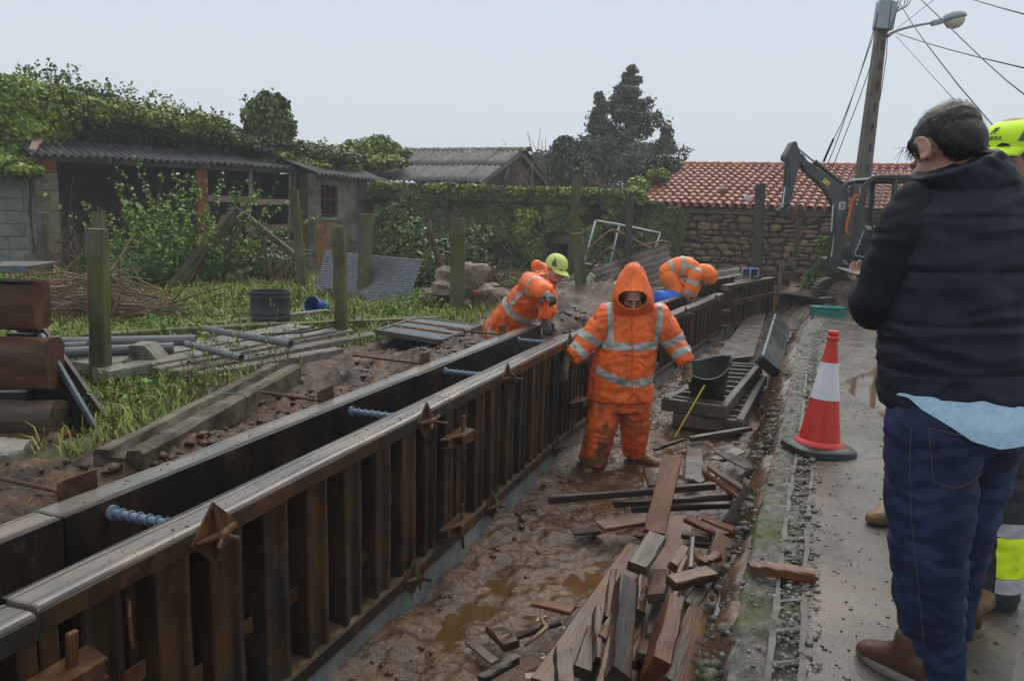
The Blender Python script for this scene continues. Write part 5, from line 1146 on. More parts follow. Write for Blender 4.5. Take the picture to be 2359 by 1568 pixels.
for x, y, w, h, l in ((1022, 665, 46, 32, 'tan rock under the squarish boulder'), (1000, 682, 44, 28, 'muddy rock at the left foot of the heap'), (1040, 675, 36, 26, 'grey rock left of the concrete post'), (985, 690, 36, 26, 'leftmost low rock of the heap'), (1085, 672, 44, 22, 'grey flat rock under the largest boulder'), (1120, 680, 48, 36, 'grey rock at the right shoulder of the heap'), (1150, 690, 56, 46, 'large tan rock at the right of the heap'), (1095, 690, 52, 22, 'flat dark rock in the middle of the heap'), (1135, 662, 36, 22, 'small rock right of the largest boulder'), (1170, 700, 46, 34, 'rightmost rock behind the pointing worker'), (1110, 712, 50, 30, 'slanted slab rock at the front of the heap'), (1075, 705, 40, 26, 'brown rock at the front of the heap'), (1010, 700, 40, 20, 'low rock in the front left of the heap'), (1150, 716, 36, 18, 'small front right rock of the heap'), (1060, 690, 30, 24, 'rock tucked behind the concrete post')):
    rock(x, y, 11.5+rnd.uniform(-.25, .2), w, h, l)
build(MB().box(AT(1100, 675, 11.15), (.13, .1, .06), None, .01, .004), 'red_brick', 'brick_orange', label='small red brick piece in the rubble', cat='brick')
mb = MB(); r_ = random.Random(9)
for i in range(150):
    c = AT(1150, 640, 12.3); p = c+Vector((r_.gauss(0, .22), r_.gauss(0, .2), r_.gauss(-.05, .13))); pts = [p]; d = Vector((r_.gauss(0, 1), r_.gauss(0, 1), r_.gauss(0, .6))).normalized()
    for q in range(5): d = (d+Vector((r_.gauss(0, .5), r_.gauss(0, .5), r_.gauss(0, .4)))).normalized(); pts.append(pts[-1]+d*.09)
    mb.tube(pts, .005, 4)
build(mb, 'wire_tangle', 'rusty_iron', label='rusty brown wire tangle behind the rubble heap', cat='wire')
# ------------------------------------------------------------------ scrap heap right of the posts
t_ = thing('asbestos_sheet', 'big tan corrugated sheet lying on the scrap heap', 'corrugated sheet', AT(1400, 690, 13.5), group='corrugated scrap sheets')
corr_quad([AT(1290, 640, 13.6), AT(1535, 560, 13.3), AT(1560, 640, 13.0), AT(1310, 715, 13.0)], 6, .03, 'asbestos', 'sheet', None, None, parent=t_)
t_ = thing('asbestos_sheet', 'lower grey corrugated sheet behind the bent-over worker', 'corrugated sheet', AT(1600, 690, 14.0), group='corrugated scrap sheets')
corr_quad([AT(1460, 655, 14.5), AT(1700, 610, 15.0), AT(1720, 680, 14.3), AT(1450, 720, 13.8)], 5, .03, 'asbestos', 'sheet', None, None, parent=t_)
quad_board('scrap_board', [AT(1512, 588, 13.4), AT(1532, 580, 13.5), AT(1500, 690, 12.9), AT(1470, 690, 12.9)], .03, 'metal_sheet', 'narrow rusty grey board standing on the scrap heap')
fr_ = thing('bed_frame', 'white and rusty tubular frame with mesh on the scrap heap', 'metal frame', AT(1400, 640, 13.8))
def tb(pts, r_, m, nm='bar', Y=13.8, par=fr_): build(MB().tube([AT(x, y, Y+(x-1400)*.001) for x, y in pts], r_, 7), nm, m, par, smooth=True)
tb([(1372, 508), (1425, 517), (1470, 526), (1521, 537)], .018, 'white_paint_metal'); tb([(1372, 508), (1336, 640)], .018, 'white_paint_metal'); tb([(1427, 517), (1397, 640)], .016, 'white_paint_metal'); tb([(1521, 537), (1500, 600)], .016, 'white_paint_metal'); tb([(1338, 604), (1420, 622), (1450, 628)], .016, 'white_paint_metal')
t2 = thing('tube_frame', 'rusty rounded tube frame lying across the scrap heap', 'metal frame', AT(1450, 640, 13.5))
tb([(1365, 600), (1352, 588), (1352, 575), (1400, 535), (1412, 530), (1424, 533), (1560, 605), (1568, 615), (1565, 628), (1530, 668)], .02, 'rust_tube', 'tube', 13.5, t2); tb([(1365, 600), (1400, 620), (1440, 640)], .02, 'rust_tube', 'tube', 13.5, t2); tb([(1460, 570), (1525, 555), (1540, 558), (1545, 570), (1540, 580)], .018, 'rust_tube', 'tube', 13.6, t2)
t3 = thing('bent_pipe', 'dark bent pipe arching over the scrap heap', 'pipe', AT(1400, 660, 13.2)); tb([(1340, 645), (1390, 580), (1404, 572), (1418, 580), (1450, 645), (1452, 660)], .02, 'rusty_iron', 'tube', 13.2, t3)
build(rough_beam(AT(1330, 690, 13.0), AT(1366, 632, 13.1), .12, .1, .35, 3), 'plastic_gutter', 'cream_plastic', label='cream plastic gutter piece behind the pointing worker', cat='gutter', smooth=True)
for i, (x, y, w, h, l) in enumerate(((1400, 668, 60, 26, 'crumpled white sack on the scrap heap'), (1430, 655, 40, 20, 'second white sack behind the hooded worker'))):
    c = AT(x, y, 12.6); bm_ = rock_mesh(200+i, 2.2, .6, 3); bm_.materials.clear(); bm_.materials.append(MATS['white_sack']); o = link('plastic_sack', bm_, None, Matrix.Translation(c) @ Matrix.Diagonal((w/2/FPX*12.6, .2, h/2/FPX*12.6, 1))); props(o, l, 'sack', 'white sacks')
mb = MB(); r_ = random.Random(19)
for i in range(60):
    p = AT(r_.uniform(1330, 1440), r_.uniform(645, 690), 12.9+r_.uniform(-.3, .3)); pts = [p]; d = Vector((r_.gauss(0, 1), r_.gauss(0, .6), r_.gauss(0, .4))).normalized()
    for q in range(4): d = (d+Vector((r_.gauss(0, .5), r_.gauss(0, .5), r_.gauss(0, .4)))).normalized(); pts.append(pts[-1]+d*.12)
    mb.tube(pts, .006, 4)
build(mb, 'cable_tangle', 'black_pipe', label='tangle of black cables on the scrap heap', cat='cables')
# blue drum, floodlight, netting, toolbox
c = AT(1540, 690, 11.6); t_ = thing('blue_drum', 'blue plastic drum lying beside the bent-over worker', 'drum', c); M = frame(c+Vector((-.18, 0, 0)), c+Vector((.2, .25, 0)))
build(MB().tube([M @ Vector((x, 0, 0)) for x in (0, .02, .15, .17, .19, .3, .42, .44)], [.1, .13, .135, .142, .135, .135, .13, .1], 18), 'body', 'bright_blue', t_, smooth=True)
c = AT(1725, 638, 13.9); fl_ = thing('floodlight', 'blue twin work light standing on the far formwork', 'work light', c)
M = Matrix.Translation(c) @ Matrix.Rotation(rad(8), 4, 'Z')
for sx in (-.075, .075): build(MB().box((sx, 0, .085), (.125, .07, .14), M, .008), 'housing', 'bright_blue', fl_); build(MB().box((sx, -.037, .085), (.1, .004, .11), M), 'glass', 'window_dark', fl_)
for sx in (-.15, 0, .15):
    build(MB().tube([M @ Vector(q) for q in ((sx-.06 if sx > 0 else sx, -.05, .0), (sx, -.05, .03), (sx, -.05, .15), (sx+(-.06 if sx > 0 else .06), -.05, .17))], .008, 6), 'guard', 'white_paint_metal', fl_)
t_ = thing('mesh_fence', 'yellow safety mesh with rebar at the end of the formwork', 'mesh', AT(1785, 715, 14.9))
P0, P1 = AT(1783, 700, 14.6), AT(1806, 690, 15.2)
for i in range(8): p = P0.lerp(P1, i/7); build(MB().box((0, 0, .22), (.03, .012, .46), Matrix.Translation((p.x, p.y, -.32)), .002), 'strip', 'yellow_net', t_)
for i in range(9): p = P0.lerp(P1, i/6-.1)+Vector((0, -.05, 0)); build(MB().tube([(p.x, p.y, -.55), (p.x, p.y, .2)], .007, 5), 'rebar', 'rebar', t_)
for z in (-.42, -.2, .02): build(MB().tube([P0+Vector((-.05, -.06, z-P0.z)), P1+Vector((.3, -.06, z-P1.z))], .007, 5), 'rebar', 'rebar', t_)
build(MB().box((0, 0, 0), (.5, .02, .22), Matrix.Translation(AT(1790, 645, 15.2)), .004), 'rusty_plate', 'rusty_iron', t_)
c = G(1905, 727, -.05); t_ = thing('toolbox', 'teal metal toolbox on the road edge before the excavator', 'toolbox', c, (0, 0, rad(-4)))
W_ = 72/FPX*c.y
build(MB().box((0, 0, .055), (W_, .25, .11), None, .008), 'box', 'teal_paint', t_, local=True); build(MB().box((0, 0, .13), (W_*1.01, .256, .034), None, .012), 'lid', 'teal_paint', t_, local=True)
build(MB().tube([(-.09, 0, .148), (-.08, 0, .17), (.08, 0, .17), (.09, 0, .148)], .006, 6), 'handle', 'steel_post', t_, local=True); build(MB().box((.1, -.13, .1), (.03, .012, .05), None, .002), 'latch', 'rusty_iron', t_, local=True)
# ------------------------------------------------------------------ things in and beside the trench
mat('panel_grey', [(.05, .046, .04), (.1, .09, .078), (.15, .135, .115)], 4, .35, .14, .4, 40, .004, dirt=((.06, .045, .032), .5, .66, 4))
mat('panel_black', [(.014, .014, .015), (.035, .034, .034), (.1, .095, .09)], 4, .28, .12, .3, 30, .003, stretch=(1, .4, .4))
def crop(x, y, ox, oy, s): return ((ox+x/s)*.575928, (oy+y/s)*.575928)
def C5(x, y): return crop(x, y, 2200, 1700, 1.533)
def C6(x, y): return crop(x, y, 1400, 1700, 1.4744)
def C7(x, y): return crop(x, y, 1900, 950, 1.568)
# two formwork panels lying on the mud
def lying_panel(c, th, label, nb=9):
    c = [Vector(p) for p in c]            # front-left, front-right, back-right, back-left (top face)
    t_ = thing('spare_formwork', label, 'formwork panel', (c[0]+c[2])/2-Vector((0, 0, th)), group='spare formwork lying in the trench'); dn = Vector((0, 0, -th/2))
    for a, b_ in ((0, 1), (1, 2), (2, 3), (3, 0)):
        p, q = c[a]+dn, c[b_]+dn; ctr = (c[0]+c[1]+c[2]+c[3])/4+dn; inw = (ctr-(p+q)/2); inw -= (q-p).normalized()*inw.dot((q-p).normalized()); inw = inw.normalized()*.035
        e = (q-p).normalized()*(.0 if a % 2 else .07); build(MB().beam(p+inw+e*0, q+inw, .07, th, .006), 'rail', 'panel_grey', t_)
    for i in range(nb):
        f = (i+.8)/(nb+.6); p = c[0].lerp(c[3], f); q = c[1].lerp(c[2], f); d = (q-p).normalized()*.07; build(MB().beam(p+d+dn*.9, q-d+dn*.9, .05, th*.85, .005), 'rib', 'panel_grey', t_)
    mb = MB(); mb.add([p+Vector((0, 0, -th+.004)) for p in c], [(0, 1, 2, 3)]); build(mb, 'facing_board', 'panel_black', t_)
    for f in (.3, .72): p = c[0].lerp(c[1], f)+dn; build(MB().tube([p+Vector((.01, -.004, 0)), p+Vector((.01, .0, 0))], .012, 10), 'hole_shade', 'window_dark', t_)  # dark discs on the rail, painting the shade inside tie holes
    return t_
z = -.42
lying_panel([G(*C7(1240, 1105), z), G(*C7(1680, 1150), z), G(*C7(1830, 865), z), G(*C7(1610, 850), z)], .12, 'lower of the two panels stacked on the mud under the black bucket')
z = -.29
lying_panel([G(*C7(1170, 1008), z), G(*C7(1575, 1060), z), G(*C7(1800, 790), z), G(*C7(1580, 778), z)], .12, 'upper grille-like panel of the pair carrying the black bucket')
# rubber bucket
B = G(1632, 908, -.285); t_ = thing('rubber_bucket', 'black rubber builder\'s bucket tilted on the spare formwork', 'bucket', B, (rad(13), rad(-12), 0))
prof = [(0, .012), (.135, .01), (.145, 0), (.152, .004), (.215, .3), (.228, .305), (.23, .315), (.216, .318), (.208, .3), (.14, .03), (.125, .022), (0, .022)]
mb = MB(); rings = []; n = 40
for r_, z_ in prof: rings.append([Vector((r_*math.cos(2*math.pi*k/n)*1.06, r_*math.sin(2*math.pi*k/n), z_+(.035*math.cos(4*math.pi*k/n)*max(0, z_-.15)/.15))) for k in range(n)])
mb.loft(rings, True, False); build(mb, 'shell', 'rubber_black', t_, local=True, smooth=True, ang=60)
for a in (rad(172), rad(-8)):
    pts = [Vector(((.222+.014*math.sin(math.pi*k/8))*math.cos(a+.42*(k/4-1))*1.06, (.222+.014*math.sin(math.pi*k/8))*math.sin(a+.42*(k/4-1)), .335+.035*math.sin(math.pi*k/8))) for k in range(9)]; build(MB().tube(pts, .012, 8), 'grip', 'rubber_black', t_, local=True, smooth=True)
# folding rule
P, Q = AT(*C7(1440, 925), 6.85), G(*C7(1255, 1246), -.52); build(MB().beam(P, Q, .022, .006, .001), 'folding_rule', 'ruler_yellow', label='yellow folding rule leaning on the black bucket', cat='ruler')
# leaning panel and plank by the road edge
c = [AT(1757, 820, 8.0), AT(1786, 725, 10.6), AT(1819, 753, 10.7), AT(1801, 856, 8.1)]; nrm = (c[1]-c[0]).cross(c[3]-c[0]).normalized(); nrm = nrm if nrm.z > 0 else -nrm
t_ = thing('leaning_formwork', 'dark wet formwork panel leaning on the road bank', 'formwork panel', (c[0]+c[2])/2-Vector((0, 0, .3)))
mb = MB(); mb.loft([c, [p-nrm*.10+Vector((-.015, 0, 0)) for p in c]]); build(mb, 'body', 'panel_black', t_); build(MB().beam(c[0], c[1], .03, .03, .004), 'edge_rail', 'metal_edge', t_)
for f in (.35, .7): p = c[0].lerp(c[3], f)-nrm*.05; build(MB().tube([p+Vector((0, -.004, 0)), p], .01, 10), 'hole_shade', 'window_dark', t_)  # hole shade as dark discs set on the panel end
quad_board('wide_plank', [G(1640, 830, -.42), G(1735, 820, -.42), G(1765, 722, -.28), G(1728, 722, -.3)], .03, 'ply_grey', 'wide grey plank lying on the mud beside the leaning panel', 'plank')
# timber offcuts ---------------------------------------------------------------
PLN = 0
def plank(P, Q, w, t, m, label, roll=0.0, jag=0, name='plank', group='timber offcuts heaped at the road bank', cat='timber'):
    P, Q = Vector(P), Vector(Q); M = frame(P, Q) @ Matrix.Rotation(rad(roll), 4, 'X'); L_ = (Q-P).length; n = 5; rings = []; c = min(.006, t*.2)
    sec = [(-w/2, -t/2+c), (-w/2+c, -t/2), (w/2-c, -t/2), (w/2, -t/2+c), (w/2, t/2-c), (w/2-c, t/2), (-w/2+c, t/2), (-w/2, t/2-c)]; j = min(.003, t*.08)
    je = [rnd.uniform(-1, 1) for _ in sec]; js = [rnd.uniform(-1, 1) for _ in sec]
    for i in range(n+1):
        f = i/n; off = 0
        rings.append([M @ Vector((L_*f+(jag*je[k] if i == n else (jag*.5*js[k] if i == 0 else 0)), a+rnd.uniform(-j, j), b_+rnd.uniform(-j, j))) for k, (a, b_) in enumerate(sec)])
    a_ = (P+Q)/2; o = build(MB().loft(rings), name, m, label=label, cat=cat, group=group, origin=(0, 0, 0) if False else None)
    # grain must run along the plank: re-express the mesh in the plank's own frame
    Mo = o.matrix_basis.copy(); F = frame(P, Q); F.translation = Mo.translation; R_ = F.to_3x3().to_4x4()
    o.data.transform(R_.inverted()); o.matrix_basis = Matrix.Translation(Mo.translation) @ R_; MW[o] = o.matrix_basis.copy()
    return o
def pk(C, x0, y0, z0, x1, y1, z1, w, t, m, label, roll=0, jag=.01, **k): return plank(G(*C(x0, y0), z0), G(*C(x1, y1), z1), w, t, m, label, roll, jag, **k)
R, D_, N_, Gy = 'wet_plank_red', 'plank_dark', 'wet_plank', 'ply_grey'
pk(C5, 640, 660, -.36, 750, 195, -.06, .125, .035, R, 'tall upright plank sticking out above the offcuts', 8)
pk(C5, 60, 1620, -.46, 610, 770, -.42, .26, .045, N_, 'widest long board at the lower left of the offcut heap')
pk(C5, 570, 1420, -.4, 790, 570, -.42, .19, .03, N_, 'long board lying in the middle of the heap')
pk(C5, 760, 1620, -.3, 1075, 715, -.3, .13, .06, N_, 'long mud-spattered beam along the right side of the heap', 25)
pk(C5, 965, 1460, -.19, 1095, 965, -.19, .05, .035, Gy, 'smooth blue-grey board at the foot of the mossy road edge')
pk(C5, 640, 1530, -.27, 735, 1130, -.22, .07, .16, R, 'big orange-brown block standing on edge in the foreground', 22, .004)
pk(C5, 415, 1550, -.28, 465, 970, -.26, .085, .07, D_, 'dark square beam in the foreground', 30)
pk(C5, 530, 880, -.3, 655, 690, -.28, .1, .055, D_, 'short dark block lying across the widest board', 12, .004)
pk(C5, 740, 965, -.2, 990, 905, -.19, .075, .045, N_, 'short plank lying crosswise on top of the heap', 10, .012)
pk(C5, 650, 1060, -.26, 690, 905, -.3, .08, .04, N_, 'brown offcut with a pale end in the middle of the heap', -15)
pk(C5, 862, 880, -.22, 875, 690, -.2, .024, .022, Gy, 'thin pale stick lying on top of the heap')
pk(C5, 850, 1120, -.27, 1010, 880, -.25, .06, .05, D_, 'split dark offcut next to the crosswise plank', 30, .02)
pk(C5, 345, 1200, -.33, 385, 915, -.26, .03, .07, R, 'split tan offcut standing on edge at the left', 10, .025)
pk(C5, 545, 1160, -.3, 560, 950, -.28, .05, .05, N_, 'small square offcut behind the dark square beam', 35)
pk(C5, 290, 1460, -.33, 285, 1150, -.3, .03, .06, N_, 'narrow offcut left of the dark square beam', 15, .02)
pk(C5, 95, 1600, -.3, 75, 1385, -.27, .07, .05, N_, 'stubby block at the bottom left of the heap', 10)
pk(C5, 195, 1520, -.36, 275, 1270, -.36, .075, .055, N_, 'dark-ended block between the board and the beam', 10)
pk(C5, 300, 1600, -.31, 365, 1330, -.28, .03, .03, R, 'thin orange splinter at the bottom of the heap', 10, .03)
pk(C5, 500, 1460, -.36, 555, 1170, -.36, .03, .03, N_, 'thin batten right of the dark square beam')
pk(C5, 320, 1310, -.3, 395, 1180, -.29, .05, .03, N_, 'small dark chip leaning on the dark square beam', 25)
pk(C5, 775, 1250, -.34, 810, 1070, -.34, .03, .04, D_, 'short dark batten behind the orange-brown block')
pk(C5, 740, 1170, -.3, 780, 1000, -.29, .03, .025, N_, 'slim brown batten beneath the crosswise plank')
pk(C5, 620, 1300, -.38, 660, 1080, -.38, .05, .03, Gy, 'pale offcut under the orange-brown block')
pk(C5, -10, 460, -.47, 1010, 372, -.40, .03, .05, D_, 'longest dark batten lying crosswise before the worker', 5)
pk(C5, 385, 482, -.46, 1115, 437, -.40, .045, .04, D_, 'middle crosswise dark batten')
pk(C5, 500, 512, -.49, 1150, 487, -.42, .045, .04, D_, 'lower crosswise dark batten')
pk(C5, 310, 620, -.47, 640, 565, -.44, .11, .025, N_, 'broken-ended pale board in the mud left of the heap', 8, .03)
pk(C5, 140, 655, -.53, 300, 645, -.53, .08, .02, D_, 'flat dark scrap of wood in the mud')
pk(C5, 1115, 620, -.3, 1245, 410, -.14, .12, .03, D_, 'dark board propped against the road bank', 35)
pk(C5, 945, 575, -.33, 1200, 675, -.26, .05, .03, R, 'reddish offcut, right one of the pair below the crosswise battens', 20, .02)
pk(C5, 840, 575, -.34, 1080, 680, -.28, .06, .03, R, 'reddish offcut, left one of the pair below the crosswise battens', 10, .02)
pk(C5, 815, 672, -.36, 985, 695, -.34, .05, .035, N_, 'short brown block under the reddish pair', 0, .004)
pk(C5, 820, 715, -.42, 1000, 735, -.4, .06, .03, D_, 'dark block beneath the short brown block')
pk(C5, 975, 255, -.38, 1205, 410, -.3, .04, .035, N_, 'upper of two slanting battens by the bank', 15)
pk(C5, 945, 290, -.43, 1170, 450, -.34, .035, .03, R, 'lower of two slanting battens by the bank')
pk(C5, 890, 85, -.5, 878, 335, -.5, .13, .015, Gy, 'wet grey board lying flat behind the upright plank', 0, .02)
pk(C5, 860, 85, -.45, 1225, 22, -.4, .05, .04, D_, 'grey beam lying below the spare formwork')
pk(C5, 1060, 170, -.42, 1250, 270, -.4, .17, .015, Gy, 'broken plywood piece by the bank, front one', -8, .03)
pk(C5, 1030, 210, -.46, 1170, 150, -.44, .12, .012, Gy, 'broken plywood piece by the bank, rear one', 0, .04)
pk(C5, 640, 150, -.53, 822, 85, -.5, .035, .025, N_, 'small plank right of the worker\'s boot')
pk(C5, 595, 275, -.5, 630, 380, -.44, .06, .04, N_, 'square offcut left of the upright plank')
pk(C5, 900, 350, -.46, 1010, 300, -.44, .06, .02, N_, 'flat scrap behind the crosswise battens')
pk(C5, 1120, 890, -.24, 1150, 800, -.2, .05, .02, Gy, 'small grey scrap at the kerb side of the long beam')
pk(C5, 890, 790, -.28, 940, 850, -.25, .04, .035, N_, 'little offcut right of the pale stick')
pk(C5, 940, 850, -.24, 1035, 800, -.22, .05, .04, R, 'little reddish block above the crosswise plank')
pk(C5, 930, 770, -.3, 960, 830, -.28, .035, .03, N_, 'tiny offcut behind the little reddish block')
pk(C5, 755, 870, -.3, 820, 760, -.3, .05, .045, N_, 'small block left of the pale stick', 20)
pk(C5, 790, 910, -.28, 835, 810, -.27, .028, .025, N_, 'short batten left of the pale stick')
pk(C5, 1255, 425, -.18, 1300, 300, -.2, .035, .03, N_, 'narrow scrap lying along the bank edge')
pk(C5, 1195, 340, -.3, 1240, 400, -.26, .035, .035, D_, 'dark chip beside the slanting battens')
pk(C5, 1040, 1100, -.22, 1090, 930, -.21, .03, .03, R, 'reddish batten behind the blue-grey board')
pk(C5, 950, 1400, -.27, 985, 1250, -.27, .03, .03, D_, 'dark batten below the blue-grey board')
pk(C5, 900, 1600, -.3, 950, 1420, -.29, .05, .03, N_, 'batten at the bottom right of the heap')
pk(C5, 470, 1610, -.34, 500, 1500, -.3, .05, .05, N_, 'stub at the foot of the dark square beam', 20)
pk(C6, 1085, 1040, -.5, 1320, 1095, -.49, .075, .02, R, 'rusty orange plank half sunk in the mud')
pk(C6, 845, 1190, -.5, 950, 1300, -.49, .085, .035, N_, 'brown block lying alone in the mud', 0, .004)
pk(C6, 705, 1275, -.53, 860, 1400, -.53, .05, .012, Gy, 'thin grey slat lying in a puddle')
pk(C6, 985, 1245, -.53, 1240, 1160, -.5, .03, .03, D_, 'dark stick in the mud behind the brown block')
pk(C6, 770, 1500, -.5, 985, 1375, -.49, .045, .035, D_, 'dark batten at the bottom edge of the mud')
pk(C5, 1218, 880, .035, 1312, 885, .035, .055, .05, N_, 'small cube of timber on the road edge', 0, .002, group='timber pieces on the road edge')
pk(C5, 1322, 880, .035, 1622, 925, .032, .06, .045, R, 'short split plank lying on the road edge', 0, .006, group='timber pieces on the road edge')
mb = MB(); mb.tube([G(*C6(1135, 1090), -.46), G(*C6(1125, 1140), -.48), G(*C6(1160, 1190), -.48), G(*C6(1080, 1260), -.5), G(*C6(1030, 1300), -.52)], [.012, .01, .012, .01, .006], 7); build(mb, 'branch', 'twig', label='crooked branch lying in the mud', cat='branch', smooth=True)
# clods of earth (uncountable)
def clods(name, n, f, smin, smax, m, label):
    ico = [(0, 0, -1), (.72, -.53, -.45), (-.28, -.85, -.45), (-.89, 0, -.45), (-.28, .85, -.45), (.72, .53, -.45), (.28, -.85, .45), (-.72, -.53, .45), (-.72, .53, .45), (.28, .85, .45), (.89, 0, .45), (0, 0, 1)]
    tri = [(0, 1, 2), (1, 0, 5), (0, 2, 3), (0, 3, 4), (0, 4, 5), (1, 5, 10), (2, 1, 6), (3, 2, 7), (4, 3, 8), (5, 4, 9), (1, 10, 6), (2, 6, 7), (3, 7, 8), (4, 8, 9), (5, 9, 10), (6, 10, 11), (7, 6, 11), (8, 7, 11), (9, 8, 11), (10, 9, 11)]
    ico = np.array(ico, float); tri = np.array(tri); V = []; F = []; k = 0
    for p in f(n):
        s = smin+(smax-smin)*nrs.rand()**3; b_ = ico*(.45+.9*nrs.rand(12, 1))*s*np.array([1+.6*nrs.rand(), 1, .55]); a = nrs.rand()*6.28; ca, sa = math.cos(a), math.sin(a)
        V.append(b_ @ np.array([[ca, -sa, 0], [sa, ca, 0], [0, 0, 1]]).T+np.array(p)); F.append(tri+12*k); k += 1
    o = fastmesh(name, np.concatenate(V), np.concatenate(F), m); return props(o, label, 'earth', None, 'stuff')
def f1(n):
    y = 1.8+nrs.rand(n)**1.3*9; v = .1+np.abs(nrs.normal(size=n))*.9; x = wallx(y)-.56-v; k = soilmask(x, y) > .5
    return np.stack([x, y, yardz(x, y)], 1)[k]
clods('soil_clods', 2600, f1, .005, .045, 'soil', 'loose dark soil clods along the back of the formwork')
def f2(n):
    y = 2+nrs.rand(n)**1.4*11; t = np.where(nrs.rand(n) < .33, np.abs(nrs.normal(size=n))*.12, np.where(nrs.rand(n) < .5, nrs.rand(n), 1-np.abs(nrs.normal(size=n))*.18)); x = wallx(y)+(kerbx(y)-wallx(y))*t; z = trenchz(x, y)
    return np.stack([x, y, z], 1)[(t < .99) & (t > .03) & (z > FLOOR)]
clods('mud_clods', 1800, f2, .004, .028, 'mud', 'wet mud clods scattered over the trench floor')
# ------------------------------------------------------------------ traffic cone
B = G(1884, 1036, .0); cone = thing('traffic_cone', 'red traffic cone with one white band on the road edge', 'traffic cone', B, (rad(-1), rad(3.2), rad(10)))
prof = [(.205, .0), (.2, .03), (.185, .042), (.15, .048)]
mb = MB(); n = 48; rings = []
for s_, z_ in prof:
    rg = []
    for k in range(n):
        a = 2*math.pi*k/n; e = 3.2 if s_ > .17 else 2.2; q = (abs(math.cos(a))**e+abs(math.sin(a))**e)**(-1/e); rg.append(Vector((s_*q*math.cos(a), s_*q*math.sin(a), z_)))
    rings.append(rg)
mb.loft(rings, True, True); build(mb, 'base', 'rubber_black', cone, local=True, smooth=True, ang=40)
def fr(z_): return .128+(.03-.128)*(z_-.05)/(.7-.05)
for nm, z0, z1, m in (('body', .07, .335, 'cone_red'), ('reflective_band', .335, .565, 'cone_white'), ('upper_body', .565, .70, 'cone_red')):
    mb = MB(); mb.lathe([(fr(z0+(z1-z0)*k/6)+(.0015 if 'band' in nm else 0), z0+(z1-z0)*k/6) for k in range(7)], 40); build(mb, nm, m, cone, local=True, smooth=True)
mb = MB(); mb.lathe([(.15, .046), (.145, .06), (.135, .066), (fr(.07), .075)], 40); build(mb, 'collar', 'cone_red', cone, local=True, smooth=True)
mb = MB(); mb.lathe([(fr(.7), .70), (.036, .703), (.04, .715), (.036, .728), (.028, .732), (.034, .742), (.034, .756), (.028, .764), (0, .766)], 32); build(mb, 'tip', 'cone_red', cone, local=True, smooth=True, ang=50)
# ------------------------------------------------------------------ mini excavator
mat('exc_grey', [(.055, .06, .068), (.08, .087, .097)], 3, .38, .08, .12, dirt=((.09, .075, .06), .6, .75, 5))
mat('exc_dark', [(.024, .026, .029), (.04, .042, .046)], 3, .4, .08, .1)
mat('chrome', [(.45, .47, .5)], 3, .18, .04, 0, metal=.8)
mat('exc_orange', [(.62, .1, .02), (.7, .13, .03)], 3, .4, bump=0)
mat('track_rubber', [(.03, .027, .024), (.09, .075, .06)], 7, .6, .1, .5, dirt=((.16, .12, .085), .48, .64, 5))
mat('sticker_yellow', [(.7, .55, .02)], 3, .4, bump=0)
mat('sticker_white', [(.5, .5, .5)], 3, .4, bump=0)
gl = bpy.data.materials.new('cab_glass'); gl.use_nodes = True; gb_ = gl.node_tree.nodes['Principled BSDF']; gb_.inputs['Base Color'].default_value = (.3, .36, .36, 1); gb_.inputs['Roughness'].default_value = .02; gb_.inputs['Transmission Weight'].default_value = 1; gb_.inputs['IOR'].default_value = 1.05; gb_.inputs['Alpha'].default_value = .55; MATS['cab_glass'] = gl
EY = 13.5
def C2(x, y): return crop(x, y, 3050, 550, 2.09)
def X(x, y, off=0): p = AT(*C2(x, y), EY); return p+Vector((0, off, 0))
exc = thing('mini_excavator', 'dark grey mini excavator with folded arm parked on the road', 'excavator', (X(800, 1200).x+.6, EY+.4, -.08))
def ext(nm, pts, d0, d1, m, par=exc, bev=0):
    a = [X(x, y, d0) for x, y in pts]; b_ = [X(x, y, d1) for x, y in pts]; mb = MB(); mb.loft([a, b_]); o = build(mb, nm, m, par)
    if bev: md = o.modifiers.new('bevel', 'BEVEL'); md.width = bev; md.segments = 2; md.limit_method = 'ANGLE'; md.angle_limit = rad(40)
    return o
def cyl(nm, pts, r_, m, off, par=exc): return build(MB().tube([X(x, y, off) for x, y in pts], r_, 14), nm, m, par, smooth=True, ang=50)
boom = ext('boom', [(335, 120), (365, 138), (400, 190), (600, 330), (690, 398), (738, 440), (748, 500), (722, 700), (692, 880), (655, 1015), (615, 1015), (636, 860), (638, 610), (600, 525), (540, 425), (380, 272), (332, 185)], .12, .3, 'exc_grey', bev=.012)
ext('dipper', [(288, 25), (302, 32), (312, 65), (335, 130), (335, 190), (312, 290), (268, 470), (246, 565), (208, 565), (224, 430), (240, 250), (238, 200), (205, 182), (205, 145), (240, 90), (268, 38)], .08, .34, 'exc_grey', bev=.012)
cyl('dipper_cylinder', [(482, 205), (520, 232), (715, 388)], .036, 'exc_dark', .21); cyl('dipper_rod', [(315, 68), (490, 212)], .018, 'chrome', .21); cyl('cylinder_head', [(472, 195), (505, 222)], .045, 'exc_dark', .21)
cyl('bucket_cylinder', [(212, 180), (196, 412)], .033, 'exc_dark', .05); cyl('bucket_rod', [(196, 405), (173, 585)], .016, 'chrome', .05)
cyl('lift_cylinder', [(583, 785), (566, 1045)], .036, 'exc_dark', .06); cyl('lift_rod', [(602, 560), (585, 790)], .018, 'chrome', .06)
cyl('hydraulic_hose', [(235, 290), (240, 330), (236, 400)], .012, 'exc_dark', .06); cyl('hydraulic_hose', [(600, 830), (592, 920), (578, 1000)], .012, 'chrome', .03)
ext('bucket_link', [(215, 540), (245, 560), (200, 640), (160, 640), (152, 615)], .1, .3, 'exc_dark', bev=.01)
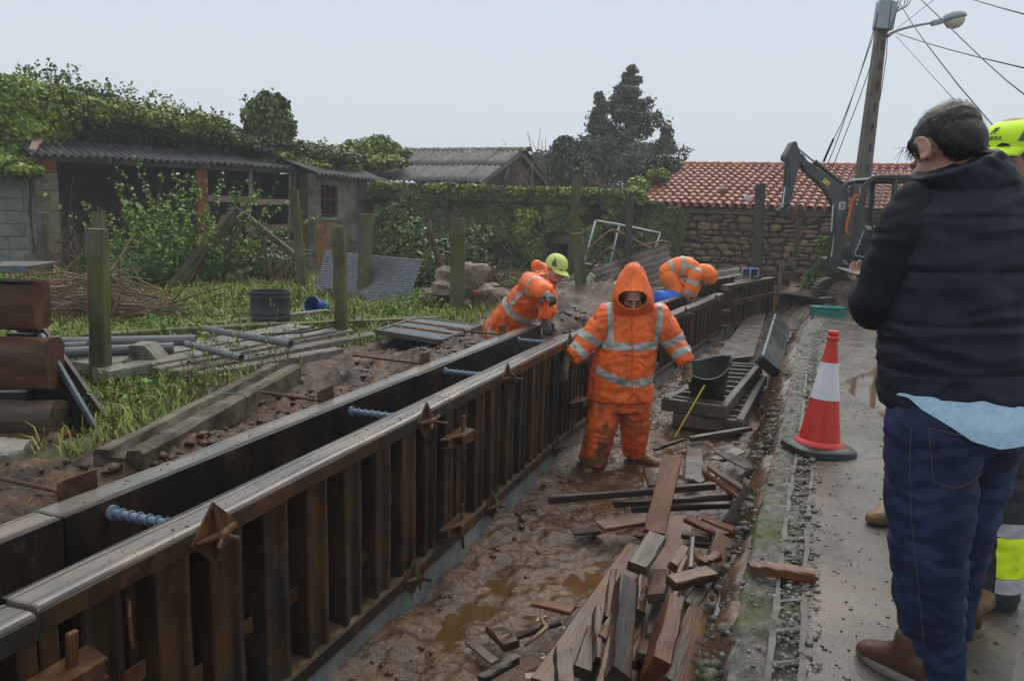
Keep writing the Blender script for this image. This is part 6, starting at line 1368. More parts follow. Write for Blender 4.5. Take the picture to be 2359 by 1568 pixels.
cpl = ext('quick_coupler', [(225, 625), (262, 580), (285, 580), (300, 610), (340, 640), (372, 672), (332, 662), (240, 692), (205, 660)], .1, .32, 'rusty_iron', bev=.01)
ext('coupler_hook', [(332, 605), (352, 610), (398, 665), (385, 672), (345, 640)], .14, .28, 'rusty_iron')
cyl('hose_guard', [(795, 485), (772, 492), (752, 530), (700, 755), (697, 778), (712, 805)], .024, 'exc_orange', .0)
ext('warning_sticker', [(541, 337), (590, 375), (568, 405), (519, 368)], .114, .117, 'sticker_yellow')
for (a, b_) in (((535, 352), (548, 360)), ((556, 372), (570, 382)), ((562, 368), (556, 392))): build(MB().tube([X(*a, .112), X(*b_, .112)], .006, 4), 'sticker_mark', 'exc_dark', exc)
ext('logo_plate', [(662, 538), (718, 536), (714, 602), (658, 604)], .114, .117, 'sticker_white')
for (a, b_) in (((675, 550), (708, 575)), ((672, 580), (706, 560)), ((672, 590), (706, 585)), ((690, 552), (686, 592))): build(MB().tube([X(*a, .112), X(*b_, .112)], .005, 4), 'logo_stroke', 'exc_dark', exc)
ext('swing_post', [(560, 1010), (660, 1005), (700, 1060), (690, 1130), (600, 1140), (545, 1080)], .02, .4, 'exc_dark', bev=.02)
ext('work_lamp', [(760, 360), (800, 358), (808, 385), (790, 400), (760, 380)], .1, .25, 'exc_dark', bev=.015); ext('mirror', [(735, 400), (765, 398), (760, 470), (740, 510), (722, 470)], -.02, .02, 'exc_dark', bev=.01)
cyl('blade_rod', [(605, 1124), (698, 1132)], .022, 'chrome', .2)
# cab: tubular frame, roof, glass
cab = build(MB().tube([X(x, y, -.12) for x, y in ((705, 1050), (722, 940), (755, 760), (810, 520), (835, 420), (855, 375), (895, 345), (960, 335), (1150, 332), (1600, 335))], .05, 10), 'cab_frame', 'exc_dark', exc, smooth=True)
build(MB().tube([X(x, y, .85) for x, y in ((735, 1050), (770, 850), (845, 450), (880, 375), (960, 352), (1600, 350))], .045, 10), 'far_frame', 'exc_dark', cab, smooth=True)
for xx, off in ((1085, -.12), (1450, -.12), (1120, .85)): build(MB().tube([X(xx, 345, off), X(xx-30, 700, off), X(xx-35, 1050, off)], .05, 8), 'pillar', 'exc_dark', cab, smooth=True)
ext('cab_roof', [(880, 352), (920, 330), (1000, 322), (1600, 322), (1600, 352)], -.15, .9, 'exc_dark', bev=.02)
for dz, (a, b_) in ((0, ((840, 705), (1050, 715))),): build(MB().tube([X(*a, -.1), X(*b_, -.1)], .016, 8), 'cross_bar', 'exc_dark', cab)
build(MB().tube([X(1030, 640, -.14), X(1010, 650, -.16), X(1012, 710, -.16), X(1032, 728, -.14)], .014, 8), 'grab_handle', 'exc_dark', cab)
build(MB().add([X(850, 400, -.115), X(1080, 350, -.115), X(1050, 1040, -.115), (X(720, 1040, -.115))], [(0, 1, 2, 3)]), 'side_glass', 'cab_glass', cab)
build(MB().add([X(850, 395, -.1), X(870, 395, .83), X(750, 1040, .83), X(722, 1040, -.1)], [(0, 1, 2, 3)]), 'front_glass', 'cab_glass', cab)
seat = ext('seat', [(955, 770), (1000, 735), (1040, 800), (1040, 1020), (960, 1020), (930, 960), (930, 850)], .15, .6, 'exc_dark', bev=.03)
for k in range(6): build(MB().tube([X(960+k*4, 800+k*22, .14), X(1020, 815+k*22, .14)], .006, 5), 'seat_rib', 'rubber_black', seat)
ext('console', [(800, 950), (830, 900), (930, 900), (930, 1040), (780, 1040)], .2, .6, 'exc_dark', bev=.02)
cyl('lever', [(875, 765), (830, 890), (785, 985)], .014, 'chrome', .1); cyl('lever_knob', [(880, 752), (874, 772)], .028, 'exc_dark', .1); cyl('foot_bar', [(775, 980), (800, 992), (900, 1005)], .016, 'chrome', .05)
cyl('joystick', [(945, 715), (965, 750), (975, 800)], .02, 'exc_dark', .2); cyl('stop_button', [(985, 762), (998, 764)], .024, 'cone_red', .1)
ext('turret', [(698, 1052), (1600, 1060), (1600, 1200), (720, 1195), (694, 1180)], -.15, .95, 'exc_grey', bev=.03); ext('orange_trim', [(745, 1030), (935, 1046), (935, 1056), (745, 1042)], -.17, -.11, 'exc_orange')
for k, x_ in enumerate((780, 805, 832, 858)): build(MB().tube([X(x_, 1092, -.153), X(x_+4, 1118, -.153)], .007, 4), 'lettering', 'exc_dark', exc); build(MB().tube([X(x_+12, 1092, -.153), X(x_+14, 1118, -.153)], .007, 4), 'lettering', 'exc_dark', exc)
for off in (-.1, .65):                   # crawler tracks
    cx0, cz = 690, 1330; r_ = 112; Lx = 560; pts = []
    for k in range(13): a = math.pi/2+math.pi*k/12; pts.append((cx0+r_*math.cos(a), cz-r_*math.sin(a)))
    pts2 = pts+[(cx0+Lx*f, cz+r_) for f in (.3, .7)]
    for k in range(13): a = -math.pi/2+math.pi*k/12; pts2.append((cx0+Lx+r_*math.cos(a), cz-r_*math.sin(a)))
    a_ = [X(x, y, off-.1) for x, y in pts2]; b_ = [X(x, y, off+.18) for x, y in pts2]; mb = MB(); mb.loft([a_, b_]); tr = build(mb, 'track', 'track_rubber', exc)
    for k in range(22):
        a = math.pi/2+math.pi*(k-4)/13
        if a > 3*math.pi/2+.2: break
        p = X(cx0+(r_+4)*math.cos(a), cz-(r_+4)*math.sin(a), off+.04); q = X(cx0+(r_+14)*math.cos(a), cz-(r_+14)*math.sin(a), off+.04); M = frame(p, q); build(MB().box((.01, 0, 0), (.05, .27 if abs(M[1][1]) > .5 else .05, .05 if abs(M[1][1]) > .5 else .27), M, .006), 'track_lug', 'track_rubber', tr)
    c0_ = X(760, 1345, off-.11); build(MB().tube([c0_, c0_+Vector((0, .02, 0))], .16, 20), 'idler', 'exc_dark', tr)
for i, (p, q, l) in enumerate((((510, 1280), (590, 1300), 'short pale board under the excavator track'), ((480, 1345), (585, 1330), 'lower pale board by the excavator track'))): plank(AT(*C2(*p), 13.2), AT(*C2(*q), 13.3), .12, .02, 'ply_grey', l, group='boards by the track')
# hanging chain hook and lantern post by the house wall
t_ = thing('hanging_hook', 'old metal pulley hook hanging before the rubble wall', 'hook', AT(1830, 620, 15.2)); c = AT(1826, 605, 15.2)
build(MB().tube([c+Vector((math.cos(a)*.09, 0, math.sin(a)*.09-.02)) for a in [math.pi*.2+1.5*math.pi*k/12 for k in range(13)]], .022, 8), 'ring', 'steel_post', t_); build(MB().tube([c+Vector((0, 0, .1)), c+Vector((.02, 0, .2))], .012, 6), 'shackle', 'steel_post', t_); build(MB().sphere(c+Vector((-.09, 0, -.08)), .08, 10, None, (1, .4, .7)), 'weight', 'steel_post', t_)
build(MB().beam(AT(1843, 470, 15.4), AT(1832, 600, 15.4), .1, .05, .005), 'hanging_strap', 'post_concrete', label='greenish strap hanging above the pulley hook', cat='strap')
# earth slope by the house corner and fern
foliage('leaves', [(tuple(AT(x, y, 15.6)), (.16, .14, .14)) for x, y in ((1880, 660), (1868, 640), (1885, 620), (1850, 668), (1893, 590), (1896, 560))], 900, .07, 'weed_leaf', plant('wall_fern', 'bright green fern patch at the foot of the rubble wall', 'fern', AT(1880, 690, 15.6)), 401, core=0)
# ------------------------------------------------------------------ street lamp on a concrete pole, with wires
def C1(x, y): return crop(x, y, 3100, 0, 2.24)
mat('pole_concrete', [(.075, .066, .055), (.13, .115, .095), (.18, .165, .14)], 3, .6, .1, .3, stretch=(1, 1, .3))
mat('lamp_grey', [(.28, .32, .35), (.34, .38, .41)], 4, .4, bump=0); mat('lamp_glass', [(.55, .55, .45)], 4, .12, bump=0, spec=.6)
PY = 15.6; T = AT(2046, -60, PY); Bm = AT(1986, 420, PY); d = (T-Bm).normalized(); B0 = Bm+d*((-.1-Bm.z)/d.z)
pole = thing('street_lamp', 'concrete lamp pole with a single lamp arm and cables above the excavator', 'street lamp', B0)
M = frame(B0, T, Vector((0, -1, 0))); H = (T-B0).length; rings = []
for f in np.linspace(0, 1, 14): s_ = .15+(.075-.15)*f; rings.append([M @ Vector((H*f, a*s_, b_*s_)) for a, b_ in ((-1, -.85), (-.85, -1), (.85, -1), (1, -.85), (1, .85), (.85, 1), (-.85, 1), (-1, .85))])
build(MB().loft(rings), 'shaft', 'pole_concrete', pole)
for f in np.linspace(.35, .85, 9): s_ = .15+(.075-.15)*f; build(MB().box((H*f, -.02, s_+.001), (.16, .06, .004), M), 'recess_shade', 'exc_dark', pole)  # flat dark plates paint the shade of recesses on the shaft
def Pp(x, y, Y=PY-.1): return AT(*C1(x, y), Y)
cB = Pp(985, 143); build(MB().box((0, 0, 0), (.33, .2, .5), Matrix.Translation(cB) @ Matrix.Rotation(rad(4), 4, 'Y'), .01), 'junction_box', 'lamp_grey', pole)
build(MB().tube([Pp(1005, 330), Pp(1050, 296), Pp(1100, 272), Pp(1200, 243), Pp(1310, 222), Pp(1400, 207)], [.03, .03, .028, .026, .024, .024], 10), 'lamp_arm', 'lamp_grey', pole, smooth=True)
hd = build(MB().beam(Pp(1400, 212), Pp(1512, 185), .12, .1, .02), 'lamp_head', 'lamp_grey', pole)
M = frame(Pp(1505, 190), Pp(1655, 158)); mb = MB()
rings = [[M @ Vector((x, r_*math.cos(a), r_*.85*max(0, math.sin(a)))) for a in [2*math.pi*k/20 for k in range(20)]] for x, r_ in ((0, .06), (.05, .13), (.15, .17), (.28, .17), (.38, .12), (.44, .03))]
mb.loft(rings); build(mb, 'hood', 'lamp_grey', hd, smooth=True)
rings = [[M @ Vector((x, r_*.95*math.cos(a), r_*1.15*min(0, math.sin(a))-.004)) for a in [2*math.pi*k/20 for k in range(20)]] for x, r_ in ((.03, .05), (.08, .12), (.16, .155), (.28, .15), (.36, .11), (.42, .02))]
mb = MB(); mb.loft(rings); build(mb, 'lens', 'lamp_glass', hd, smooth=True)
wires = [([(960, -60), (905, 200), (835, 430), (745, 720), (640, 1030), (530, 1330), (470, 1475)], 15.5, 15.0), ([(950, -60), (880, 330), (800, 560), (700, 850), (600, 1100), (525, 1245), (435, 1450)], 15.5, 15.0), ([(915, 370), (840, 640), (760, 870), (660, 1130), (570, 1360), (510, 1515)], 15.5, 15.0), ([(1055, -60), (1010, 300), (1000, 490), (962, 760), (938, 900)], 15.4, 15.4), ([(1060, -60), (1110, 20), (1230, 215), (1350, 385), (1640, 760), (1940, 1110), (2150, 1330)], 15.4, 9.0), ([(1250, -60), (1310, 0), (1560, 240), (1850, 520), (2060, 710), (2400, 980)], 15, 9.5), ([(1640, -40), (1780, 0), (2000, 65), (2400, 175)], 14, 9), ([(1090, 300), (1350, 385), (1600, 455), (1850, 520), (2400, 650)], 15.4, 9), ([(1080, 320), (1300, 560), (1450, 725), (1620, 910)], 15.4, 12), ([(1480, -50), (1420, 0), (1220, 160), (1100, 250)], 14, 15.3), ([(1150, -60), (1130, 0), (1085, 120), (1035, 250)], 15, 15.4)]
WL = ['leftmost thick cable running down beside the pole', 'thin cable behind the leftmost cable ending at a black sleeve', 'cable running down close to the left of the pole', 'cable hugging the right side of the pole', 'cable descending to the yellow cap', 'cable crossing behind the lamp head towards the right edge', 'cable across the top right corner', 'nearly level cable from the lamp arm to the right edge', 'thin faint cable descending to the dark-haired man', 'faint cable rising to the top right of the pole', 'short cable from pole top to the lamp arm']
for (pts, y0, y1), l in zip(wires, WL):
    n = len(pts); P = [AT(*C1(x, y), y0+(y1-y0)*i/(n-1)) for i, (x, y) in enumerate(pts)]; o = build(MB().tube(P, .008 if 'faint' not in l else .005, 6), 'overhead_cable', 'cable', label=l, cat='cable', group='overhead cables', smooth=True)
build(MB().tube([Pp(525, 1245), Pp(480, 1345), Pp(435, 1450)], .022, 7), 'cable_sleeve', 'cable', pole)
for k in range(3): c = Pp(1110, 25)+Vector((.05*k-.05, 0, .03*k)); build(MB().tube([c+Vector((.16*math.cos(a), 0, .16*math.sin(a))) for a in [2*math.pi*i/20 for i in range(21)]], .008, 5), 'cable_loop', 'cable', pole)
# ------------------------------------------------------------------ people
mat('skin', [(.36, .19, .13), (.45, .26, .185)], 14, .5, .08, .15, 120, .002, spec=.4)
mat('skin_dark', [(.26, .13, .085), (.33, .18, .125)], 14, .5, .08, .15, 120, .002, spec=.4)
mat('orange_cloth', [(.8, .125, .014), (.92, .16, .022)], 6, .38, .1, .25, 26, .006, dirt=((.42, .075, .02), .5, .7, 9), dirt2=((.12, .06, .035), .6, .7, 16), stretch=(1, 1, .5))
mat('orange_muddy', [(.74, .12, .017), (.86, .15, .024)], 6, .4, .1, .3, 26, .006, dirt=((.3, .07, .025), .45, .64, 8), dirt2=((.085, .055, .036), .52, .64, 5), stretch=(1, 1, .55))
mat('orange_clean', [(.92, .19, .02), (1.0, .22, .028)], 6, .4, .08, .2, 26, .006, dirt=((.5, .1, .03), .6, .75, 6))
mat('reflective', [(.36, .36, .34), (.46, .46, .43)], 12, .35, .08, .15, 40, .003, dirt=((.19, .16, .125), .5, .66, 8))
mat('boot_mud', [(.075, .05, .03), (.15, .105, .062), (.22, .165, .1)], 9, .45, .1, .5, 40, .008)
mat('glove_mud', [(.1, .075, .052), (.2, .155, .11)], 14, .5, .1, .4, 60, .004)
mat('glove_black', [(.015, .015, .015), (.045, .042, .04)], 14, .5, .1, .4, 60, .004)
mat('cap_lime', [(.5, .62, .12), (.58, .7, .18)], 8, .6, .08, .1, dirt=((.3, .28, .16), .55, .7, 9))
mat('cap_neon', [(.6, .95, .02), (.68, 1.0, .04)], 8, .55, .08, .1)
mat('cap_grey', [(.09, .09, .1)], 8, .6, bump=.1)
mat('hair', [(.007, .007, .008), (.016, .015, .015)], 30, .38, .1, .6, 160, .004)
mat('navy_quilt', [(.005, .008, .018), (.008, .0125, .027)], 5, .6, .1, .2, 30, .005)
mat('navy_sleeve', [(.004, .0055, .011), (.007, .0095, .017)], 5, .75, .1, .2, 50, .004)
mat('shirt_blue', [(.3, .46, .62), (.42, .57, .7)], 60, .6, bump=.1)
jm = mat('denim', [(.004, .01, .03), (.008, .02, .056), (.018, .04, .1)], 5, .7, .08, .4, 260, .002, dirt=((.035, .07, .15), .56, .75, 3.5), stretch=(1.6, 1.6, .8))
mat('denim_stitch', [(.13, .08, .045)], 5, .6, bump=0)
mat('shoe_brown', [(.045, .024, .016), (.075, .042, .028)], 8, .45, .1, .2)
mat('shoe_sole', [(.14, .125, .1), (.2, .18, .15)], 8, .6)
mat('neon_cloth', [(.62, .85, .0), (.7, .95, .01)], 6, .5, .08, .15, dirt=((.4, .5, .05), .58, .72, 7))
mat('grey_cloth', [(.02, .022, .025), (.035, .038, .042)], 6, .6, .08, .2)
mat('silver_band', [(.4, .4, .42)], 12, .4)
mat('eye_white', [(.5, .48, .45)], 4, .2, bump=0); mat('iris', [(.02, .012, .008)], 4, .15, bump=0)
mat('phone_glass', [(.3, .32, .33)], 3, .08, bump=0); mat('phone_edge', [(.1, .08, .06)], 3, .3, bump=0)
def crom(pts, rs, sub=5):
    pts = [Vector(p) for p in pts]; P = []; Rr = []; n = len(pts)
    for i in range(n-1):
        a, b_, c, d = pts[max(0, i-1)], pts[i], pts[i+1], pts[min(n-1, i+2)]
        for k in range(sub):
            t = k/sub; P.append(.5*((2*b_)+(c-a)*t+(2*a-5*b_+4*c-d)*t*t+(3*b_-a-3*c+d)*t**3)); Rr.append(rs[i]+(rs[i+1]-rs[i])*t)
    P.append(pts[-1]); Rr.append(rs[-1]); return P, Rr
def chain(mb, pts, rs, n=12, sub=5, caps=True, flat=1.0, up=None):
    P, Rr = crom(pts, rs, sub); mb.tube(P, Rr, n, True, flat, up)
    if caps: mb.sphere(P[0], Rr[0]*.99, n)
    if caps is True: mb.sphere(P[-1], Rr[-1]*.99, n)
    return mb
def rings(mb, L_):                        # L_: (centre, half x-vector, half y-vector)
    R_ = []; n = 20
    for c, a, b_ in L_:
        rg = []
        for k in range(n):
            t = 2*math.pi*k/n; e = 2.5; q = (abs(math.cos(t))**e+abs(math.sin(t))**e)**(-1/e); rg.append(Vector(c)+Vector(a)*math.cos(t)*q+Vector(b_)*math.sin(t)*q)
        R_.append(rg)
    return mb.loft(R_)
def remesh(mb, voxel, it=4, fac=.5):
    me = bpy.data.meshes.new('tmp'); me.from_pydata(mb.v, [], mb.f); ob = bpy.data.objects.new('tmp', me); COL.objects.link(ob)
    md = ob.modifiers.new('r', 'REMESH'); md.mode = 'VOXEL'; md.voxel_size = voxel
    if it: ms = ob.modifiers.new('s', 'SMOOTH'); ms.factor = fac; ms.iterations = it
    dg = bpy.context.evaluated_depsgraph_get(); m2 = bpy.data.meshes.new_from_object(ob.evaluated_get(dg)); bpy.data.objects.remove(ob); bpy.data.meshes.remove(me); return m2
def garment(name, mb, voxel, m, parent, it=4, wr=.006, fq=9, stretch=(1, 1, 1), seed=0, extra=None):
    me = remesh(mb, voxel, it); n = len(me.vertices); co = np.empty(n*3, np.float32); me.vertices.foreach_get('co', co); co = co.reshape(-1, 3); no = np.empty(n*3, np.float32); me.vertex_normals.foreach_get('vector', no); no = no.reshape(-1, 3)
    d = np.zeros(n)
    if wr:
        for i in range(n):
            p = Vector((co[i, 0]*stretch[0]+seed, co[i, 1]*stretch[1], co[i, 2]*stretch[2])); w_ = mnoise.noise(p*fq*.45)*.6; d[i] = wr*(1-2*abs(mnoise.noise(p*fq+Vector((w_, w_, w_))*2)))+wr*.4*mnoise.noise(p*fq*2.3)
    if extra is not None: d = d+extra(co, no)
    co = co+no*d[:, None]; me.vertices.foreach_set('co', co.ravel()); me.update()
    Mi = np.array(MW[parent].inverted()); W_ = co @ Mi[:3, :3].T+Mi[:3, 3]; me.vertices.foreach_set('co', W_.astype(np.float32).ravel())
    me.materials.clear(); me.materials.append(MATS[m]); me.polygons.foreach_set('use_smooth', [True]*len(me.polygons)); me.update(); me.name = name
    o = link(name, me, parent); o['_w'] = 0; del o['_w']; return o, co
def bands(obj, co, sdf, m, parent, name='reflective_band', off=.0035):
    """clip the garment surface to sdf<0 and lift it slightly: one clean-edged strip"""
    me = obj.data; sd = np.asarray(sdf(co), float); n = len(co); no = np.empty(n*3, np.float32); me.vertex_normals.foreach_get('vector', no); no = no.reshape(-1, 3); Q = co+no*off; mb = MB(); cache = {}
    for p in me.polygons:
        vs = list(p.vertices); s = sd[vs]
        if s.min() >= 0: continue
        out = []
        for i in range(len(vs)):
            a, b_ = vs[i], vs[(i+1) % len(vs)]
            if sd[a] < 0:
                if a not in cache: cache[a] = len(mb.v); mb.v.append(tuple(Q[a]))
                out.append(cache[a])
            if (sd[a] < 0) != (sd[b_] < 0):
                k = (min(a, b_), max(a, b_))
                if k not in cache: t = sd[k[0]]/(sd[k[0]]-sd[k[1]]); cache[k] = len(mb.v); mb.v.append(tuple(Q[k[0]]+(Q[k[1]]-Q[k[0]])*t))
                out.append(cache[k])
        if len(out) >= 3: mb.f.append(tuple(out)); mb.mi.append(0)
    par = list(range(len(mb.v)))
    def fd(i):
        while par[i] != i: par[i] = par[par[i]]; i = par[i]
        return i
    for f in mb.f:
        for k in f[1:]: par[fd(k)] = fd(f[0])
    gr = {}
    for f in mb.f: gr.setdefault(fd(f[0]), []).append(f)
    for fs_ in gr.values():
        if len(fs_) < 12: continue
        ids = sorted({i for f in fs_ for i in f}); ix = {i: k for k, i in enumerate(ids)}; q = MB(); q.add([mb.v[i] for i in ids], [tuple(ix[i] for i in f) for f in fs_]); build(q, name, m, parent, smooth=True)
def head_parts(mb, M, s=1.0, ears=True, jaw=1.0):
    def e(c, r_): mb.sphere(M @ (Vector(c)*s), s, 16, M.to_3x3(), r_)
    e((0, .012, .035), (.077, .098, .086)); e((0, -.03, -.025), (.064, .064, .078)); e((0, -.04, -.082), (.05*jaw, .048, .036)); e((0, -.074, -.098), (.022, .018, .018))
    for x in (-1, 1):
        e((x*.03, -.083, .024), (.027, .012, .009)); e((x*.044, -.062, -.022), (.024, .026, .02)); e((x*.012, -.1, -.034), (.010, .012, .009))
        if ears: e((x*.079, .02, .0), (.008, .021, .033)); e((x*.076, .012, -.025), (.007, .012, .014))
    mb.tube([M @ (Vector(p)*s) for p in ((0, -.086, .02), (0, -.098, -.008), (0, -.114, -.03), (0, -.1, -.038))], [.008*s, .010*s, .014*s, .008*s], 10)
    e((0, -.092, -.06), (.023, .010, .006)); e((0, -.089, -.072), (.02, .011, .007))
def eyes(parent, M, s=1.0, hairmat='hair', down=False):
    for x in (-1, 1):
        if down: build(MB().tube([M @ (Vector(p)*s) for p in ((x*.017, -.089, .0), (x*.03, -.0935, -.003), (x*.045, -.086, -.001))], .0028*s, 6), 'eyelashes', 'hair', parent, smooth=True); build(MB().tube([M @ (Vector(p)*s) for p in ((x*.014, -.0985, .024), (x*.03, -.099, .031), (x*.05, -.088, .027))], [.004*s, .005*s, .003*s], 6), 'eyebrow', hairmat, parent, smooth=True); continue
        build(MB().sphere(M @ (Vector((x*.031, -.083, .006))*s), .0115*s, 12), 'eye', 'eye_white', parent, smooth=True); build(MB().sphere(M @ (Vector((x*.031, -.0925, .004))*s), .0055*s, 10), 'iris', 'iris', parent, smooth=True)
        build(MB().tube([M @ (Vector(p)*s) for p in ((x*.014, -.0985, .024), (x*.03, -.099, .031), (x*.05, -.088, .027))], [.004*s, .005*s, .003*s], 6), 'eyebrow', hairmat, parent, smooth=True)
    build(MB().tube([M @ (Vector(p)*s) for p in ((-.02, -.0965, -.066), (0, -.1025, -.065), (.02, -.0965, -.066))], .0022*s, 6), 'mouth_line', 'rusty_iron', parent, smooth=True)
def hand(mb, wr, tip, nrm, s=1.0, curl=(.3, .4, .45, .5), thumb=1, spread=1.0):
    """wr wrist, tip direction point, nrm palm normal (fingers curl towards it), thumb side +-1"""
    wr = Vector(wr); d = (Vector(tip)-wr).normalized(); nrm = Vector(nrm); nrm = (nrm-d*nrm.dot(d)).normalized(); sd = d.cross(nrm)*thumb
    rings(mb, [(wr, sd*.024*s, nrm*.018*s), (wr+d*.03*s, sd*.034*s, nrm*.018*s), (wr+d*.065*s, sd*.042*s, nrm*.016*s), (wr+d*.09*s, sd*.04*s, nrm*.013*s)])
    for k, (o_, l) in enumerate(((.030, .072), (.010, .08), (-.010, .075), (-.029, .06))):
        p = wr+d*.085*s+sd*o_*s; c = curl[k]; dd = d+sd*o_*2.5*spread; pts = [p]
        for j in range(3): a = c*(j+.6)*1.1; q = (dd*math.cos(a)+nrm*math.sin(a)).normalized(); pts.append(pts[-1]+q*l*s*(.42, .32, .26)[j])
        chain(mb, pts, [.0098*s, .009*s, .0085*s, .0072*s], 8, 3)
    p = wr+d*.025*s+sd*.028*s; chain(mb, [p, p+(d*.5+sd*.75+nrm*.25).normalized()*.035*s, p+(d*.75+sd*.6+nrm*.5).normalized()*.068*s, p+(d*.95+sd*.5+nrm*.65).normalized()*.09*s], [.014*s, .012*s, .0105*s, .008*s], 8, 3)
def px(r_, Y): return r_/FPX*Y
def person(label, loc): return thing('person', label, 'person', loc)
V3 = Vector
# ---- 1. hooded worker in the trench ------------------------------------------------
Y = 6.15; A = lambda x, y, dy=0: AT(x, y, Y+dy)
pw = person('person in muddy orange rain suit with pointed hood, walking in the trench', (A(1420, 1075).x, Y, FLOOR))
hx = Matrix.Translation(A(1457, 682, -.042)) @ Matrix.Rotation(rad(30), 4, 'X')
body = MB(); head_parts(body, hx, 1.04)
shR, shL, elR, elL, wrR, wrL = A(1396, 722, .02), A(1520, 722, .02), A(1350, 788, -.02), A(1556, 792, -.0), A(1306, 830, -.08), A(1585, 845, -.1)
body.tube([A(1457, 690, .03), A(1457, 730, .06)], px(18, Y), 12)
rings(body, [(A(1457, 715, .06), V3((px(55, Y), 0, 0)), V3((0, .09, 0))), (A(1455, 800, .05), V3((px(48, Y), 0, 0)), V3((0, .11, 0))), (A(1430, 930, .05), V3((px(46, Y), 0, 0)), V3((0, .1, 0)))])
chain(body, [shR, elR, wrR], [.05, .042, .03]); chain(body, [shL, elL, wrL], [.05, .042, .03])
chain(body, [A(1400, 925, .05), A(1382, 1000, .0), A(1368, 1078, .02)], [.075, .055, .04]); chain(body, [A(1460, 925, .05), A(1466, 995, .1), A(1466, 1060, .18)], [.075, .055, .04])
hand(body, wrR, A(1296, 862, -.12), (.7, .55, 0), .95, (.35, .35, .4, .45), -1); hand(body, wrL, A(1582, 878, -.14), (-.6, -.5, .2), .95, (.5, .6, .7, .8), 1)
bo, _ = garment('body', body, .0075, 'skin', pw, 2, 0); eyes(pw, hx, 1.04, down=True)
tr = MB(); rings(tr, [(A(1428, 880, .05), V3((px(68, Y), 0, 0)), V3((0, .15, 0))), (A(1428, 940, .05), V3((px(66, Y), 0, 0)), V3((0, .15, 0)))])
chain(tr, [A(1396, 925, .05), A(1384, 985, .0), A(1374, 1030, .0), A(1366, 1062, .02)], [px(39, Y), px(35, Y), px(33, Y), px(32, Y)], 16, caps='s'); chain(tr, [A(1463, 925, .05), A(1462, 985, .08), A(1462, 1020, .12), A(1461, 1044, .17)], [px(37, Y), px(33, Y), px(29, Y), px(25, Y)], 16, caps='s')
tro, tc_ = garment('trousers', tr, .0105, 'orange_muddy', pw, 1, .012, 10, (1, 1, 1.6), 3)
lowz = A(1367, 1058).z; bands(tro, tc_, lambda c: np.maximum(np.abs(c[:, 2]-(lowz+.01))-.03-.012*np.sin(c[:, 0]*40), c[:, 0]-A(1412, 1000).x), 'boot_mud', pw, 'leg_band')
jk = MB(); zt = A(1457, 700).z
rings(jk, [(A(1428, 917, .05), V3((px(77, Y), 0, 0)), V3((0, .18, 0))), (A(1432, 860, .05), V3((px(73, Y), 0, 0)), V3((0, .175, 0))), (A(1446, 790, .05), V3((px(69, Y), 0, 0)), V3((0, .165, 0))), (A(1455, 735, .055), V3((px(68, Y), 0, 0)), V3((0, .14, 0))), (A(1457, 708, .06), V3((px(50, Y), 0, 0)), V3((0, .1, 0))), (A(1457, 694, .06), V3((px(34, Y), 0, 0)), V3((0, .08, 0)))])
chain(jk, [A(1400, 728, .03), A(1372, 765, .0), elR, A(1334, 808, -.05), A(1314, 823, -.075)], [px(30, Y), px(27, Y), px(24, Y), px(21, Y), px(19, Y)], 16, caps='s'); chain(jk, [A(1515, 728, .03), A(1540, 765, .0), elL, A(1571, 815, -.06), A(1581, 835, -.09)], [px(31, Y), px(28, Y), px(24, Y), px(21, Y), px(18, Y)], 16, caps='s')
jo, jc = garment('jacket', jk, .0105, 'orange_cloth', pw, 1, .011, 10, (1, 1, 1.4), 11)
def segd(c, a, b_):
    a, b_ = np.array(a), np.array(b_); ab = b_-a; t = ((c-a) @ ab)/(ab @ ab); d = np.linalg.norm(c-(a+np.clip(t, 0, 1)[:, None]*ab), axis=1); return t*np.linalg.norm(ab), d
zz = lambda y: A(1440, y).z; xx = lambda x: A(x, 780).x
def wb(c):
    x, z = c[:, 0], c[:, 2]; tors = (x > xx(1374)+(z-zz(860))*.12) & (x < xx(1528)); u = (x-xx(1440))/.24
    b1 = np.abs(z-(zz(793)+.014*u*u-.0*u))-.033; b2 = np.abs(z-(zz(872)+.06*u*u-.04*u))-.034
    v1 = np.maximum(np.abs(x-(xx(1404)-(z-zz(780))*.05))-.024, zz(790)-z); v2 = np.maximum(np.abs(x-(xx(1511)+(z-zz(780))*.04))-.024, zz(786)-z)
    st = np.where(tors, np.minimum(np.minimum(b1, b2), np.minimum(v1, v2)), .1)
    st = np.minimum(st, np.where(z > zz(712), np.minimum(v1, v2), .1))
    for sh, el, wr_ in ((shR, elR, wrR), (shL, elL, wrL)):
        t, d = segd(c, el, wr_); L_ = (Vector(wr_)-Vector(el)).length; t2, d2 = segd(c, sh, el); L2_ = (Vector(el)-Vector(sh)).length
        s1 = np.maximum(np.abs(t-L_*.45)-.03, d-.125); s2 = np.maximum(np.abs(t2-L2_*.86)-.03, d2-.13); st = np.where(~tors, np.minimum(st, np.minimum(s1, s2)), st)
    return st
bands(jo, jc, wb, 'reflective', pw)
